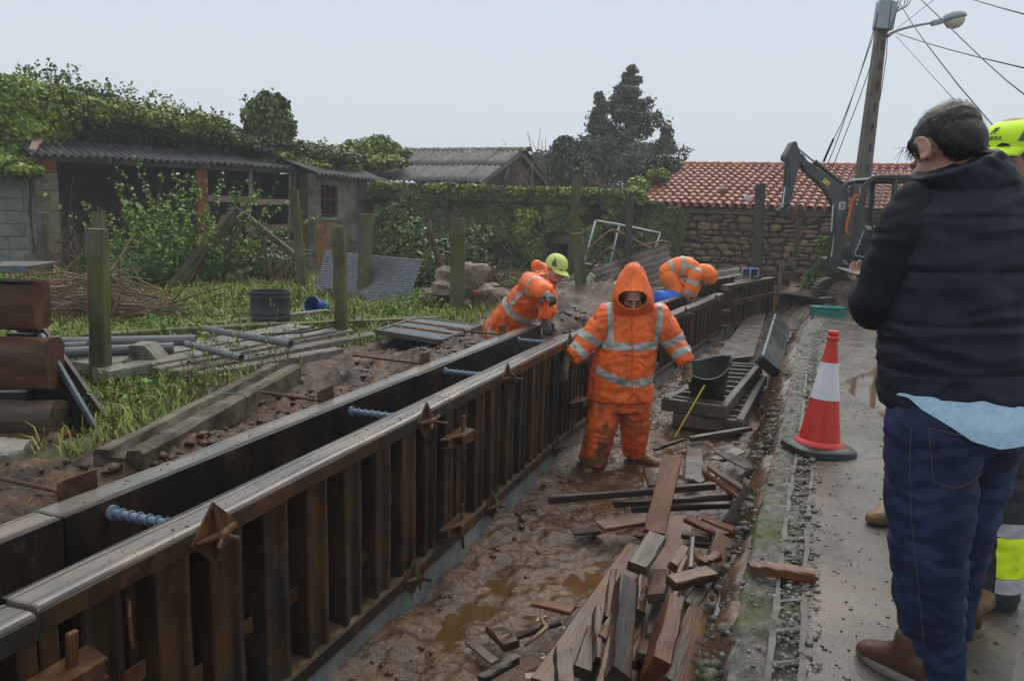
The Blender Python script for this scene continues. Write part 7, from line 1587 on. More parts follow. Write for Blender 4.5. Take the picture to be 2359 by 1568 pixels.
# hood
def hood(parent, name, c, outline, rim, prof, m, fwd, off=(0, 0), scx=1.0):
    """outline/rim: (dx, dy) px offsets at depth; prof: (depth offset, scale)"""
    def smoothpoly(o_): P, _ = crom([V3((x, y, 0)) for x, y in o_]+[V3((*o_[0], 0))], [0]*(len(o_)+1), 4); return P[:-1]
    O, Rm = smoothpoly(outline), smoothpoly(rim); R_ = []
    def ring(src, dy, s, j=0): return [AT(c[0]+p.x*s*scx+fwd*dy*off[0], c[1]+p.y*s+off[1]*dy, c[2]+dy)+V3((rnd.uniform(-j, j), rnd.uniform(-j, j), rnd.uniform(-j, j))) for p in src]
    R_.append(ring(Rm, prof[0][0], .93)); R_.append(ring(Rm, prof[0][0]-.012, 1.0))
    for k, (dy, s) in enumerate(prof): 
        f = min(1, k/1.5); src = [a.lerp(b_, f) for a, b_ in zip(Rm, O)]; R_.append(ring(src, dy, s, .0025))
    mb = MB(); mb.loft(R_, True, False); mb.f.append(tuple(range(len(mb.v)-len(O), len(mb.v)))); mb.mi.append(0); return build(mb, name, m, parent, smooth=True)
OUT = [(2, -81), (13, -77), (24, -63), (32, -44), (41, -18), (46, 6), (44, 26), (30, 40), (0, 46), (-30, 40), (-42, 26), (-45, 6), (-40, -18), (-31, -44), (-21, -63), (-9, -77)]
RIM = [(0, -14), (10, -14), (20, -12), (28, -7), (32, 1), (31, 11), (24, 20), (12, 27), (0, 29), (-12, 27), (-24, 20), (-31, 11), (-32, 1), (-28, -7), (-20, -12), (-10, -14)]
hd = hood(pw, 'hood', (1457, 684, Y), OUT, RIM, ((-.15, 1.06), (-.12, 1.0), (-.05, 1.0), (.03, .97), (.1, .8), (.15, .45)), 'orange_cloth', 0, scx=1.08)
build(MB().tube([A(1454, 722, -.15), A(1453, 745, -.155), A(1455, 762, -.15)], .004, 6), 'drawstring', 'orange_muddy', hd)
build(MB().tube([A(1457, y, -.135-.0*(y-720)) for y in range(728, 915, 12)], .006, 6), 'zip_flap', 'orange_cloth', pw)
# gloves and boots
gv = MB(); hand(gv, wrR, A(1296, 862, -.12), (.7, .55, 0), 1.12, (.35, .35, .4, .45), -1); chain(gv, [wrR.lerp(elR, .12), wrR], [.036, .036]); garment('glove', gv, .0065, 'glove_mud', pw, 2, .002, 30)
gv = MB(); hand(gv, wrL, A(1582, 878, -.14), (-.6, -.5, .2), 1.12, (.5, .6, .7, .8), 1); chain(gv, [wrL.lerp(elL, .12), wrL], [.036, .036]); garment('glove', gv, .0065, 'glove_mud', pw, 2, .002, 30)
def boot(parent, ank, toe, m, s=1.0, shaft=.16, r_=.052, sole=None):
    ank, toe = V3(ank), V3(toe); d = (toe-ank); d.z = 0; d.normalize(); sd = V3((-d.y, d.x, 0)); g = min(ank.z, toe.z)-.0
    mb = MB(); gz = toe.z-.03*s; L_ = (toe-ank).length
    P = [ank+V3((0, 0, shaft)), ank+V3((0, 0, .05*s))]; mb.tube(P, r_*s, 14); mb.sphere(ank+V3((0, 0, .03*s)), r_*s*1.02, 14)
    rings(mb, [(V3((ank.x, ank.y, gz+.045*s))-d*.07*s, sd*.036*s, V3((0, 0, .045*s))), (V3((ank.x, ank.y, gz+.05*s))+d*.02*s, sd*.046*s, V3((0, 0, .05*s))), (V3((ank.x, ank.y, gz+.042*s))+d*.1*s, sd*.05*s, V3((0, 0, .042*s))), (V3((ank.x, ank.y, gz+.032*s))+d*.17*s, sd*.045*s, V3((0, 0, .032*s))), (V3((ank.x, ank.y, gz+.025*s))+d*.2*s, sd*.025*s, V3((0, 0, .02*s)))])
    return garment('boot', mb, .009*s, m, parent, 3, .003, 18)
boot(pw, A(1366, 1075, .02), A(1348, 1092, -.1), 'boot_mud'); boot(pw, A(1468, 1055, .17), A(1512, 1066, .06), 'boot_mud', 1.0, .1)
# ---- 2. pointing worker behind the formwork -------------------------------------------
Y = 7.25; A = lambda x, y, dy=0: AT(x, y, Y+dy)
pl = person('person in orange rain jacket and lime cap pointing over the formwork', (A(1160, 900).x, Y+.25, -.3))
hx = Matrix.Translation(A(1281, 620, -.22)) @ Matrix.Rotation(rad(38), 4, 'Z') @ Matrix.Rotation(rad(18), 4, 'X') @ Matrix.Rotation(rad(8), 4, 'Y')
body = MB(); head_parts(body, hx, .98); sh1, el1, wr1 = A(1226, 652, -.2), A(1243, 668, -.5), A(1262, 678, -.78); sh2, el2, wr2 = A(1258, 668, -.05), A(1262, 705, -.2), A(1254, 735, -.3)
body.tube([A(1278, 632, -.2), A(1252, 650, -.08)], .05, 10); chain(body, [A(1250, 655, -.1), A(1190, 720, .1), A(1160, 760, .2)], [.13, .13, .13]); chain(body, [sh1, el1, wr1], [.045, .04, .03]); chain(body, [sh2, el2, wr2], [.045, .04, .03])
chain(body, [A(1150, 770, .2), V3((A(1150, 800).x, Y+.2, .1)), V3((A(1150, 800).x+.05, Y+.3, -.35))], [.08, .06, .045]); chain(body, [A(1180, 770, .25), V3((A(1180, 800).x, Y+.3, .1)), V3((A(1180, 800).x+.1, Y+.45, -.35))], [.08, .06, .045])
hand(body, wr1, A(1272, 690, -.9), (.1, -.3, -1), .95, (.1, .9, 1.0, 1.1), -1); hand(body, wr2, A(1258, 748, -.35), (0, 0, -1), .95, (.3, .3, .3, .3), 1)
garment('body', body, .0085, 'skin', pl, 2, 0); eyes(pl, hx, .98)
jk = MB(); chain(jk, [A(1248, 652, -.1), A(1225, 680, -.02), A(1195, 715, .08), A(1165, 752, .18), A(1150, 785, .22)], [px(28, Y), px(40, Y), px(43, Y), px(42, Y), px(42, Y)], 18)
chain(jk, [A(1222, 655, -.12), el1, A(1256, 674, -.68)], [px(28, Y), px(24, Y), .078], 14); chain(jk, [A(1252, 672, -.06), el2, A(1255, 726, -.27)], [px(26, Y), px(22, Y), .065], 14); jk.tube([A(1262, 640, -.18), A(1245, 660, -.1)], px(22, Y), 14)
jo, jc = garment('jacket', jk, .0125, 'orange_cloth', pl, 1, .012, 10, (1, 1, 1), 21)
ax0, ax1 = A(1248, 650, -.1), A(1150, 785, .22)
def lb(c):
    t, d = segd(c, ax0, ax1); L_ = (ax1-ax0).length; ta, da = segd(c, sh1, wr1); La = (wr1-sh1).length; arm = da < .12
    s = np.minimum(np.abs(t-L_*.46)-.033, np.abs(t-L_*.88)-.033); xx_ = c[:, 0]-ax0.x-(c[:, 2]-ax0.z)*.72; st = np.maximum(np.abs(xx_+.12)-.022, t-L_*.46); s = np.minimum(s, st)
    return np.where(arm, np.maximum(np.abs(ta-La*.42)-.03, da-.16), s)
bands(jo, jc, lb, 'reflective', pl)
hk = MB(); chain(hk, [A(1236, 612, -.02), A(1246, 622, -.02), A(1258, 640, -.08), A(1270, 655, -.2)], [px(13, Y), px(20, Y), px(20, Y), px(12, Y)], 14); garment('hood', hk, .011, 'orange_cloth', pl, 3, .008, 10)
t_ = MB(); chain(t_, [A(1150, 765, .22), A(1155, 800, .25)], [.17, .16], 14); chain(t_, [V3((A(1150, 800).x, Y+.2, .3)), V3((A(1150, 800).x, Y+.2, .1)), V3((A(1150, 800).x+.05, Y+.3, -.3))], [.12, .11, .09]); chain(t_, [V3((A(1180, 800).x, Y+.3, .3)), V3((A(1180, 800).x, Y+.3, .1)), V3((A(1180, 800).x+.1, Y+.45, -.3))], [.12, .11, .09]); garment('trousers', t_, .016, 'orange_muddy', pl, 3, .008)
gv = MB(); hand(gv, wr1, A(1272, 690, -.9), (.1, -.3, -1), 1.15, (.1, .9, 1.0, 1.1), -1); garment('glove', gv, .007, 'glove_black', pl, 2, .001, 30)
gv = MB(); hand(gv, wr2, A(1258, 748, -.35), (0, 0, -1), 1.15, (.3, .3, .3, .3), 1); garment('glove', gv, .007, 'glove_black', pl, 2, .001, 30)
for q in (V3((A(1150, 800).x+.05, Y+.3, -.36)), V3((A(1180, 800).x+.1, Y+.45, -.36))): boot(pl, q, q+V3((.15, -.15, -.0)), 'boot_mud')
def cap(parent, M, s, m, tri='cap_grey', hgt=.1):
    """baseball cap: crown panels + visor, in head frame"""
    mb = MB(); R_ = []
    for k in range(8):
        a = math.pi/2*k/7; R_.append([M @ (V3((math.cos(t)*.088*math.cos(a*.98), .012+math.sin(t)*.108*math.cos(a*.98), .032+hgt*math.sin(a)**.8))*s) for t in [2*math.pi*i/28 for i in range(28)]])
    R_.insert(0, [M @ (V3((math.cos(t)*.087, .012+math.sin(t)*.107, .012))*s) for t in [2*math.pi*i/28 for i in range(28)]])
    mb.loft(R_, True, False); c = build(mb, 'cap', m, parent, smooth=True)
    P = []
    for j in range(6):
        f = j/5; P.append([M @ (V3((.082*math.sin(u)*(1-.12*f), .012-.1*math.cos(u)*1.0-f*.078*math.cos(u*.75), .022-f*.024-.012*(u/1.2)**2))*s) for u in [-1.25+2.5*i/14 for i in range(15)]])
    mb = MB(); mb.grid(P); v = build(mb, 'visor', m, c, smooth=True); md = v.modifiers.new('t', 'SOLIDIFY'); md.thickness = .004
    build(MB().tube([p for p in P[-1]], .003*s, 6), 'visor_trim', 'reflective', c, smooth=True)
    for x in (-1, 1):                     # dark side triangles
        def cp(t, a, o_=.004): return M @ (V3(((.088+o_)*math.cos(t)*math.cos(a*.98)*1, .012+(.108+o_)*math.sin(t)*math.cos(a*.98), .032+(hgt+o_)*math.sin(a)**.8))*s)
        t0 = -math.pi/2+x*.8; t1 = -math.pi/2+x*1.3; mb = MB(); n = 10; P2 = [[cp(t0+(t1-t0)*(i/n)*(1-j/n)+(t1-t0)*.9*(j/n), .02+.75*j/n) for i in range(n+1)] for j in range(n+1)]; mb.grid(P2); build(mb, 'side_patch', tri, c, smooth=True)
    build(MB().sphere(M @ (V3((0, .012, .032+hgt))*s), .007*s, 8), 'button', m, c); return c
cap(pl, hx, 1.04, 'cap_lime')
# ---- 3. bent-over worker -------------------------------------------------------------------
Y = 11.9; A = lambda x, y, dy=0: AT(x, y, Y+dy)
pb = person('person in clean orange rain suit bent over behind the far formwork', (A(1565, 700).x, Y, -.15))
hx = Matrix.Translation(A(1627, 640)) @ Matrix.Rotation(rad(70), 4, 'Z') @ Matrix.Rotation(rad(75), 4, 'X')
body = MB(); head_parts(body, hx, .98); sh, el, wr_ = A(1602, 634, -.1), A(1592, 658, -.12), A(1583, 682, -.12)
chain(body, [A(1545, 632), A(1575, 622), A(1605, 630), A(1622, 638)], [.12, .12, .11, .06]); chain(body, [sh, el, wr_], [.045, .04, .03]); chain(body, [A(1608, 634, .12), A(1600, 660, .1), A(1590, 685, .05)], [.045, .04, .03])
hand(body, wr_, A(1584, 705, -.12), (1, 0, 0), 1, (.5, .5, .5, .5), 1); hand(body, A(1590, 685, .05), A(1590, 710, .05), (1, 0, 0), 1, (.5, .5, .5, .5), 1)
lgs = [[A(1540, 638, -.05), A(1556, 672, -.06), V3((A(1562, 700).x, Y-.06, -.05))], [A(1545, 640, .15), A(1566, 675, .12), V3((A(1575, 700).x, Y+.12, -.05))]]
for l in lgs: chain(body, l, [.09, .07, .045])
garment('body', body, .012, 'skin', pb, 2, 0)
jk = MB(); chain(jk, [A(1536, 626), A(1556, 617), A(1580, 615), A(1602, 628)], [px(18, Y), px(22, Y), px(24, Y), px(20, Y)], 16); chain(jk, [A(1600, 632, -.1), el, A(1584, 676, -.12)], [px(17, Y), px(14, Y), px(11, Y)], 14); chain(jk, [A(1606, 634, .12), A(1600, 660, .1), A(1590, 682, .05)], [px(16, Y), px(14, Y), px(11, Y)], 14)
jo, jc = garment('jacket', jk, .017, 'orange_clean', pb, 3, .012, 6, (1, 1, 1), 33)
hk = MB(); chain(hk, [A(1610, 628), A(1622, 628), A(1634, 632), A(1638, 640)], [px(18, Y), px(20, Y), px(19, Y), px(15, Y)], 14); garment('hood', hk, .014, 'orange_clean', pb, 3, .008, 8)
t_ = MB(); chain(t_, [A(1537, 634), A(1541, 642)], [px(18, Y), px(18, Y)], 14)
for l in lgs: chain(t_, l, [px(19, Y), px(17, Y), px(14, Y)], 14)
garment('trousers', t_, .017, 'orange_clean', pb, 3, .012, 6)
def bb(c):
    a0, a1 = A(1536, 626), A(1602, 628); t, d = segd(c, a0, a1); L_ = (a1-a0).length; ta, da = segd(c, sh, wr_); La = (wr_-sh).length; arm = (da < px(19, Y)) & (c[:, 2] < A(1600, 640).z)
    s = np.minimum(np.abs(t-L_*.18-(c[:, 2]-a0.z)*-.3)-.03, np.abs(t-L_*.5)-.03); zb_ = np.maximum(np.abs(c[:, 2]-A(1590, 607).z+(t-L_*.5)*.35)-.028, L_*.5-t); s = np.minimum(s, zb_)
    return np.where(arm, np.minimum(np.abs(ta-La*.35)-.03, np.abs(ta-La*.85)-.03), s)
bands(jo, jc, bb, 'reflective', pb)
for l in lgs: q = V3((l[2].x, l[2].y, -.12)); boot(pb, q, q+V3((.2, -.05, -.0)), 'boot_mud')
# ---- 4. man in quilted jacket, close on the right --------------------------------------------
Y = 2.3; A = lambda x, y, dy=0: AT(x, y, Y+dy)
pm = person('person in navy quilted jacket and jeans looking down at a phone, seen from behind', (A(2170, 1540).x, Y, 0))
hx = Matrix.Translation(A(2182, 352, .055)) @ Matrix.Rotation(rad(-172), 4, 'Z') @ Matrix.Rotation(rad(36), 4, 'X')
body = MB(); head_parts(body, hx, 1.07, ears=False); body.tube([A(2195, 368, .01), A(2214, 425, .03)], .06, 14)
rings(body, [(A(2240, 475, .06), V3((.1, .02, 0)), V3((0, .06, 0))), (A(2200, 700, .05), V3((.15, 0, 0)), V3((0, .1, 0))), (A(2190, 980, .05), V3((.15, 0, 0)), V3((0, .11, 0)))])
shm, elm, wrm = A(2125, 510, .07), A(2016, 705, .12), A(1990, 642, .42)
chain(body, [shm, elm, wrm], [.055, .045, .032]); chain(body, [A(2180, 960, .0), A(2140, 1260, -.02), A(2148, 1540, .04)], [.1, .07, .05]); chain(body, [A(2256, 960, .12), A(2222, 1260, .24), A(2190, 1470, .3)], [.09, .05, .04])
hand(body, A(1986, 650, .38), A(1974, 632, .50), (.3, .2, 1), .95, (.5, .55, .6, .65), 1)
shr, elr = A(2360, 480, .15), A(2420, 720, .25); chain(body, [shr, elr, A(2300, 680, .55)], [.055, .045, .032]); hand(body, A(2300, 680, .55), A(2200, 650, .6), (0, 0, 1), .95, (.5, .5, .5, .5), -1)
# thumb on the phone
chain(body, [A(1984, 652, .36), A(1976, 642, .37), A(1969, 634, .39)], [.014, .013, .011], 10, 4)
# ear with rim
eM = hx @ Matrix.Translation((-.079, .018, -.002)) @ Matrix.Rotation(rad(-12), 4, 'X')
for sx in (-1, 1):
    eM = hx @ Matrix.Translation((sx*.093, .022, -.004)) @ Matrix.Rotation(rad(12), 4, 'X') @ Matrix.Rotation(sx*rad(16), 4, 'Z') @ Matrix.Scale(1.06, 4)
    pts = [eM @ V3((sx*.004, .021*math.sin(a)*1.05, .034*math.cos(a)-(.004 if a > 2 else 0))) for a in [-.5+4.6*k/14 for k in range(15)]]; chain(body, pts, [.0055]*15, 8, 2); body.sphere(eM @ V3((-sx*.004, .002, 0)), 1, 12, eM.to_3x3(), (.011, .019, .031)); body.sphere(eM @ V3((-sx*.012, -.008, -.012)), 1, 12, eM.to_3x3(), (.014, .016, .028)); body.sphere(eM @ V3((sx*.002, -.008, -.031)), 1, 10, eM.to_3x3(), (.006, .009, .011))
garment('body', body, .0062, 'skin', pm, 2, 0); eyes(pm, hx, 1.07, down=True)
# hair: cap of hair plus strands
hr = MB()
def hs(c, r_): hr.sphere(hx @ (V3(c)*1.05), 1.05, 18, hx.to_3x3(), (r_[0]*.97, r_[1]*.97, r_[2]*.97))
hs((0, .02, .046), (.084, .104, .086)); hs((0, .065, .0), (.068, .056, .07)); hs((0, -.055, .078), (.06, .038, .034)); hs((.069, -.008, .026), (.01, .024, .03)); hs((-.069, -.008, .026), (.01, .024, .03)); hs((-.074, -.028, -.006), (.004, .007, .024)); hs((.073, -.022, -.004), (.004, .007, .024))
ho, hc = garment('hair', hr, .007, 'hair', pm, 2, .003, 24)
hm = MB(); r_ = random.Random(4)
for i in range(2600):
    k = r_.randrange(len(hc)); p = V3(hc[k]); lp = hx.inverted() @ p
    up_ = (hx.to_3x3() @ V3((lp.x*4, -.9 if lp.z > .05 else -.1, .0 if lp.z > .06 else -.8))).normalized(); up_ = up_-(p-(hx @ V3((0, .02, .03)))).normalized()*up_.dot((p-(hx @ V3((0, .02, .03)))).normalized()); nn = (p-(hx @ V3((0, .02, .03)))).normalized(); l = r_.uniform(.016, .03)*(1 if lp.z > .02 else .55); d1 = (up_*.95+nn*.1+V3((r_.gauss(0, .1), r_.gauss(0, .1), r_.gauss(0, .1)))).normalized(); w = .0006; s_ = d1.cross(nn).normalized()*w; q1 = p-nn*.002; q2 = p+d1*l*.6+nn*.0012; q3 = p+d1*l-nn*.004; hm.add([q1-s_, q1+s_, q2+s_*.8, q2-s_*.8, q3], [(0, 1, 2, 3), (3, 2, 4)])
for i in range(70):                       # fringe wisps
    p = hx @ V3((r_.uniform(-.055, .055), -.098+r_.uniform(0, .02), .085+r_.uniform(-.01, .02))); d1 = (hx.to_3x3() @ V3((r_.gauss(0, .3), -.8, r_.gauss(-.25, .4)))).normalized(); l = r_.uniform(.02, .05); pts = [p, p+d1*l*.5+V3((0, 0, -.001)), p+d1*l+V3((0, 0, -.012*r_.random()))]; hm.tube(pts, [.0009, .0008, .0004], 4)
build(hm, 'hair_strands', 'hair', ho, kind='stuff')
# jeans
jn = MB(); rings(jn, [(A(2195, 940, .05), V3((.185, .01, 0)), V3((0, .135, 0))), (A(2195, 1020, .05), V3((.19, .01, 0)), V3((0, .145, 0)))])
chain(jn, [A(2150, 985, -.02), A(2144, 1120, -.03), A(2140, 1230, -.03), A(2139, 1334, -.01), A(2145, 1450, .02), A(2150, 1580, .04)], [.132, .123, .111, .1, .092, .087], 20); chain(jn, [A(2256, 985, .1), A(2248, 1100, .16), A(2234, 1210, .21), A(2210, 1334, .26), A(2190, 1460, .3)], [.133, .1, .074, .066, .06], 20)
jz = lambda c, n_: .004*np.sin(c[:, 2]*38+3*np.sin(c[:, 0]*9))*np.exp(-((c[:, 2]-.5)/.16)**2)
jo, jc = garment('jeans', jn, .0095, 'denim', pm, 4, .009, 9, (1, 1, 2.0), 41, jz)
# stitched back pocket and side seam drawn as thin raised cords on the denim
def cord(pts, obj, co, m, parent, r_=.001):
    P = []
    for x, y in pts:
        d = np.array(ray(x, y)); d /= np.linalg.norm(d); v = co-np.array(CAM); t = v @ d; dist = np.linalg.norm(v-t[:, None]*d, axis=1); k = dist < .02
        if not k.any(): continue
        tt = t[k].min(); P.append(CAM+V3(d)*(tt-.002))
    if len(P) > 1: build(MB().tube(P, r_, 5), 'stitching', m, parent, smooth=True)
def dense(pts, n=10): return [(a[0]+(b_[0]-a[0])*k/n, a[1]+(b_[1]-a[1])*k/n) for a, b_ in zip(pts[:-1], pts[1:]) for k in range(n)]+[pts[-1]]
cord(dense([(2140, 985), (2150, 1110), (2200, 1125), (2240, 1110), (2268, 1085)]), jo, jc, 'denim_stitch', jo); cord(dense([(2140, 985), (2200, 1000), (2280, 1012)]), jo, jc, 'denim_stitch', jo)
cord(dense([(2100, 985), (2095, 1060), (2100, 1200), (2115, 1350), (2130, 1500)]), jo, jc, 'denim_stitch', jo, .0008)
# shirt tail
st_ = MB(); rings(st_, [(A(2195, 880, .04), V3((.198, .012, 0)), V3((0, .15, 0))), (A(2192, 950, .02), V3((.208, .012, 0)), V3((0, .18, 0))), (A(2190, 1045, .01), V3((.214, .012, 0)), V3((0, .19, 0)))])
so_, sc2 = garment('shirt', st_, .01, 'shirt_blue', pm, 2, .004, 9, (1, 1, .6), 81)
_bx = [A(x, 980, -.1).x for x in (2100, 2118, 2170, 2210, 2275, 2359, 2500)]; _bz = [A(2200, y, -.1).z for y in (925, 945, 975, 1000, 1017, 1012, 1000)]
bands(so_, sc2, lambda c: np.where(c[:, 1] < Y+.08, np.interp(c[:, 0], _bx, _bz)-c[:, 2], .1), 'shirt_blue', pm, 'shirt_tail', .001); COL.objects.unlink(so_); bpy.data.objects.remove(so_)
# jacket body with quilting, sleeves smooth
jk = MB()
rings(jk, [(A(2198, 935, .05), V3((.218, .02, 0)), V3((-.01, .165, 0))), (A(2200, 900, .05), V3((.222, .02, 0)), V3((-.01, .172, 0))), (A(2205, 760, .05), V3((.225, .025, 0)), V3((-.015, .172, 0))), (A(2225, 600, .05), V3((.215, .035, 0)), V3((-.02, .16, 0))), (A(2235, 500, .05), V3((.2, .045, .0)), V3((-.03, .145, 0))), (A(2235, 440, .05), V3((.155, .04, .0)), V3((-.03, .12, 0))), (A(2228, 405, .04), V3((.105, .02, .015)), V3((-.02, .095, 0)))])
rings(jk, [(A(2224, 430, .04), V3((.13, .02, .025)), V3((-.02, .12, 0))), (A(2212, 402, .03), V3((.116, .012, .036)), V3((-.01, .114, .0))), (A(2200, 376, .02), V3((.108, .01, .045)), V3((-.008, .108, .0)))])
QZ = [A(2200, y).z for y in (500, 622, 742, 850)]
def quilt(c, n_):
    d = np.zeros(len(c))
    for i, z_ in enumerate(QZ): d -= .006*np.exp(-((c[:, 2]-z_-.03*(c[:, 0]-A(2230, 500).x))/.006)**2)
    d += .006*np.sin(c[:, 0]*26+c[:, 2]*14)*np.exp(-((c[:, 2]-QZ[2]-.05)/.06)**2)
    return d
vo, vc = garment('jacket', jk, .0075, 'navy_quilt', pm, 3, .007, 8, (.7, 1, 1.9), 51, quilt)
sl_ = MB(); chain(sl_, [A(2130, 480, .05), A(2092, 545, .05), A(2050, 640, .08), A(2018, 700, .12), A(2005, 690, .25), A(1996, 660, .38)], [.088, .092, .082, .075, .062, .048], 18); garment('sleeve', sl_, .0085, 'navy_sleeve', pm, 4, .008, 9, (1, 1, 1.3), 61)
sl_ = MB(); chain(sl_, [A(2350, 490, .12), elr, A(2320, 690, .5)], [.09, .078, .05], 18); garment('sleeve', sl_, .012, 'navy_sleeve', pm, 4, .006)
# phone
M = frame(A(1952, 622, .50), A(2004, 640, .34), V3((.15, -.85, .5))); ph = thing('phone', 'pale smartphone held by the man in the quilted jacket', 'phone', A(1985, 632, .46)); build(MB().box((.07, 0, 0), (.15, .075, .008), M, .003), 'case', 'phone_edge', ph); build(MB().box((.07, 0, .0046), (.142, .068, .001), M), 'screen', 'phone_glass', ph)
# shoe
def shoe(parent, heel, toe, m, s=1.0):
    heel, toe = V3(heel), V3(toe); d = (toe-heel); d.z = 0; L_ = d.length; d.normalize(); sd = V3((-d.y, d.x, 0)); z0 = heel.z; up = V3((0, 0, 1)); mb = MB()
    rings(mb, [(heel+up*.06, sd*.034, up*.04), (heel+d*L_*.2+up*.07, sd*.04, up*.055), (heel+d*L_*.42+up*.062, sd*.042, up*.05), (heel+d*L_*.65+up*.045, sd*.047, up*.034), (heel+d*L_*.85+up*.036, sd*.044, up*.026), (heel+d*L_*.97+up*.03, sd*.025, up*.016)]); chain(mb, [heel+d*.06+up*.08, heel+d*.06+up*.13], [.046, .048]); o, _ = garment('shoe', mb, .007, m, parent, 3, .0015, 20)
    so2 = MB(); n = 24; R_ = []
    for z_, k in ((.0, .97), (.004, 1.0), (.024, 1.02), (.026, .98)): R_.append([heel+d*(L_*.48+(L_*.53*k)*math.cos(a))+sd*(.046*k*math.sin(a)*(1 if math.cos(a) > -.2 else .9))*1.05+up*z_ for a in [2*math.pi*i/n for i in range(n)]])
    so2.loft(R_); build(so2, 'sole', 'shoe_sole', o, smooth=True, ang=50)
    for k in range(4): c = heel+d*L_*(.42+.06*k)+up*(.115-.015*k); build(MB().tube([c-sd*.026, c+up*.004, c+sd*.026], .0028, 6), 'lace', 'shoe_brown', o)
g0 = G(2105, 1575, .0); shoe(pm, V3((g0.x+.02, g0.y-.02, 0)), V3((G(1975, 1500, 0).x, G(1975, 1500, 0).y, 0)), 'shoe_brown')
q = A(2200, 1490, .3); shoe(pm, V3((q.x+.08, q.y, 0)), V3((q.x-.16, q.y+.1, 0)), 'shoe_brown')
# ---- 5. second man with hi-vis cap, mostly hidden ------------------------------------------------
Y = 2.95; A = lambda x, y, dy=0: AT(x, y, Y+dy)
pn = person('person in neon yellow cap and hi-vis work trousers, mostly hidden at the right edge', (A(2320, 1380).x, Y, 0))
hx = Matrix.Translation(A(2326, 348)) @ Matrix.Rotation(rad(-62), 4, 'Z') @ Matrix.Rotation(rad(8), 4, 'X')
body = MB(); head_parts(body, hx, 1.0); body.tube([A(2335, 380), A(2370, 450)], .058, 12); rings(body, [(A(2380, 440), V3((.17, .1, 0)), V3((-.05, .09, 0))), (A(2370, 700), V3((.15, .08, 0)), V3((-.05, .1, 0))), (A(2350, 920), V3((.14, .08, 0)), V3((-.05, .1, 0)))])
lg = [[A(2330, 900), A(2305, 1150, -.05), A(2280, 1360, -.1)], [A(2380, 900, .1), A(2250, 1080, .45), A(2074, 1200, .7)]]
for l in lg: chain(body, l, [.1, .07, .05])
for sx in (-1, 1): s0 = A(2380+sx*75, 480, sx*.08); chain(body, [s0, A(2380+sx*95, 680, .0), A(2340+sx*50, 700, -.1 if sx > 0 else .25)], [.055, .045, .035]); hand(body, A(2340+sx*50, 700, -.1 if sx > 0 else .25), A(2300+sx*40, 700, .2), (0, 0, 1), .95, (.5, .5, .5, .5), sx)
garment('body', body, .009, 'skin', pn, 2, 0); eyes(pn, hx, 1.0)
hr = MB()
for c, r_ in (((0, .05, .01), (.08, .07, .07)), ((-.072, .0, .0), (.012, .035, .032)), ((.072, .0, .0), (.012, .035, .032))): hr.sphere(hx @ V3(c), 1, 14, hx.to_3x3(), r_)
garment('hair', hr, .008, 'hair', pn, 2, .002, 24)
cp_ = cap(pn, hx, 1.03, 'cap_neon', hgt=.078)
t_ = MB(); chain(t_, [A(2345, 880), A(2345, 920)], [.17, .17], 16)
for l, r3 in zip(lg, ((.13, .112, .1), (.13, .11, .09))): chain(t_, l, r3, 18)
jo, jc = garment('trousers', t_, .0105, 'grey_cloth', pn, 4, .007, 9, (1, 1, 1.8), 71)
zA = lambda y: A(2300, y).z
def fb_(lo, hi): return lambda c: np.maximum(np.abs(c[:, 2]-(zA(lo)+zA(hi))/2)-(zA(lo)-zA(hi))/2, np.maximum(A(2240, 1200).x-c[:, 0], c[:, 1]-Y-.2))
bands(jo, jc, fb_(1200, 1283), 'neon_cloth', pn, 'neon_band'); bands(jo, jc, fb_(1170, 1199), 'silver_band', pn, 'reflective_band'); bands(jo, jc, fb_(1284, 1315), 'silver_band', pn, 'reflective_band')
jk = MB(); rings(jk, [(A(2360, 930), V3((.2, .1, 0)), V3((-.06, .14, 0))), (A(2370, 700), V3((.2, .11, 0)), V3((-.06, .15, 0))), (A(2380, 480), V3((.19, .11, 0)), V3((-.06, .13, 0))), (A(2370, 410), V3((.09, .05, 0)), V3((-.04, .08, 0)))])
for sx in (-1, 1): chain(jk, [A(2380+sx*65, 490, sx*.08), A(2380+sx*95, 680, .0), A(2350+sx*55, 700, -.08 if sx > 0 else .2)], [.08, .07, .055], 16)
garment('jacket', jk, .014, 'grey_cloth', pn, 3, .006)
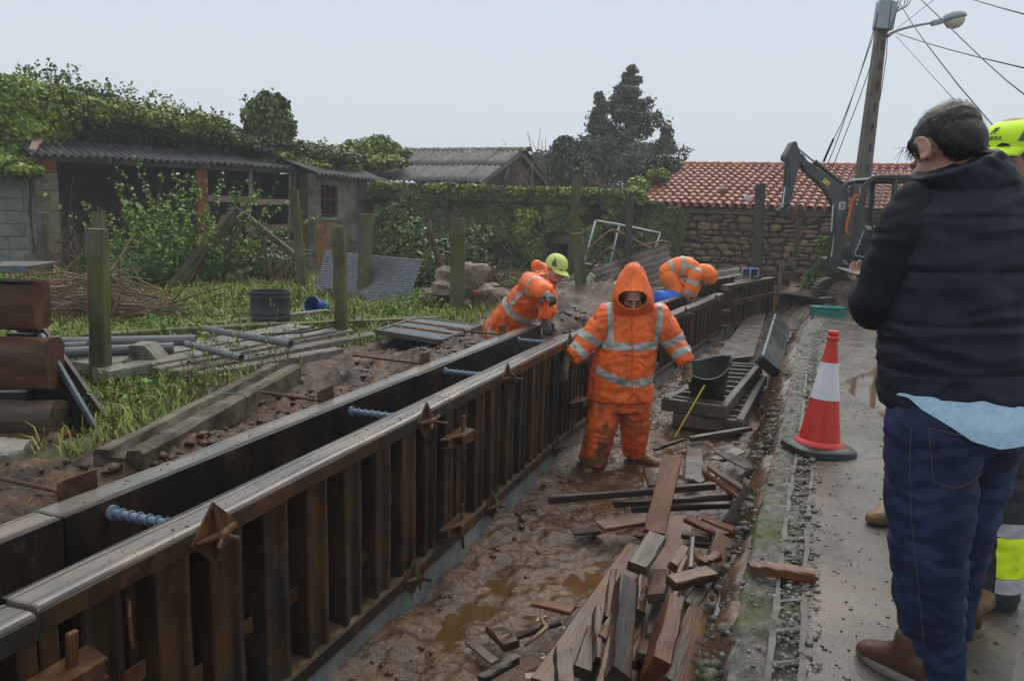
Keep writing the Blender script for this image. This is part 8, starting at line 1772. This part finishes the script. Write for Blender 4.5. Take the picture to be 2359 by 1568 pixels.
for (x, y, dy, tx, ty) in ((2284, 1372, -.1, -.13, -.1),): q = A(x, y, dy); boot(pn, V3((q.x, q.y, .035)), V3((q.x+tx, q.y+ty, .03)), 'boot_mud', 1.0, .1)
q = A(2074, 1205, .7); boot(pn, V3((q.x, q.y, .035)), V3((q.x-.14, q.y-.05, .03)), 'boot_mud', 1.0, .1)
# cap lettering
LT = {'C': [[(1, .8), (.6, 1), (.2, .9), (0, .5), (.2, .1), (.6, 0), (1, .2)]], 'O': [[(.5, 1), (.1, .8), (0, .5), (.1, .2), (.5, 0), (.9, .2), (1, .5), (.9, .8), (.5, 1)]], 'N': [[(0, 0), (0, 1), (1, 0), (1, 1)]], 'S': [[(1, .85), (.6, 1), (.1, .85), (.15, .6), (.85, .4), (.9, .15), (.4, 0), (0, .15)]], 'A': [[(0, 0), (.5, 1), (1, 0)], [(.2, .4), (.8, .4)]]}
def capp(t, h): a = math.asin(min(1, max(0, (h-.032)/.078))**(1/.8)); return hx @ (V3((.0895*math.cos(t)*math.cos(a*.98), .012+.1095*math.sin(t)*math.cos(a*.98), h))*1.032)
t0 = -math.pi/2-.34
for k, ch in enumerate('CONSA'):
    for s_ in LT[ch]: build(MB().tube([capp(t0+(k+x*.75)*.13, .045+.013*y) for x, y in s_], .0014, 5), 'lettering', 'cap_grey', cp_)
for s_ in ([(0, 0), (.4, 1), (1, 1)], [(.3, .6), (.9, .6)], [(.5, 0), (.7, 1)]): build(MB().tube([capp(t0+.15+x*.3, .066+.018*y) for x, y in s_], .0022, 5), 'emblem', 'cap_grey', cp_)
# ------------------------------------------------------------------ rainy air
hz = bpy.data.materials.new('haze'); hz.use_nodes = True; N = hz.node_tree.nodes; N.clear(); ho_ = N.new('ShaderNodeOutputMaterial'); pv = N.new('ShaderNodeVolumePrincipled')
pv.inputs['Color'].default_value = (.97, .985, 1, 1); pv.inputs['Density'].default_value = .0028; pv.inputs['Anisotropy'].default_value = 0; hz.node_tree.links.new(pv.outputs[0], ho_.inputs['Volume']); MATS['haze'] = hz
build(MB().box((0, 60, 3.6), (220, 190, 11.8)), 'haze', 'haze', kind='stuff')
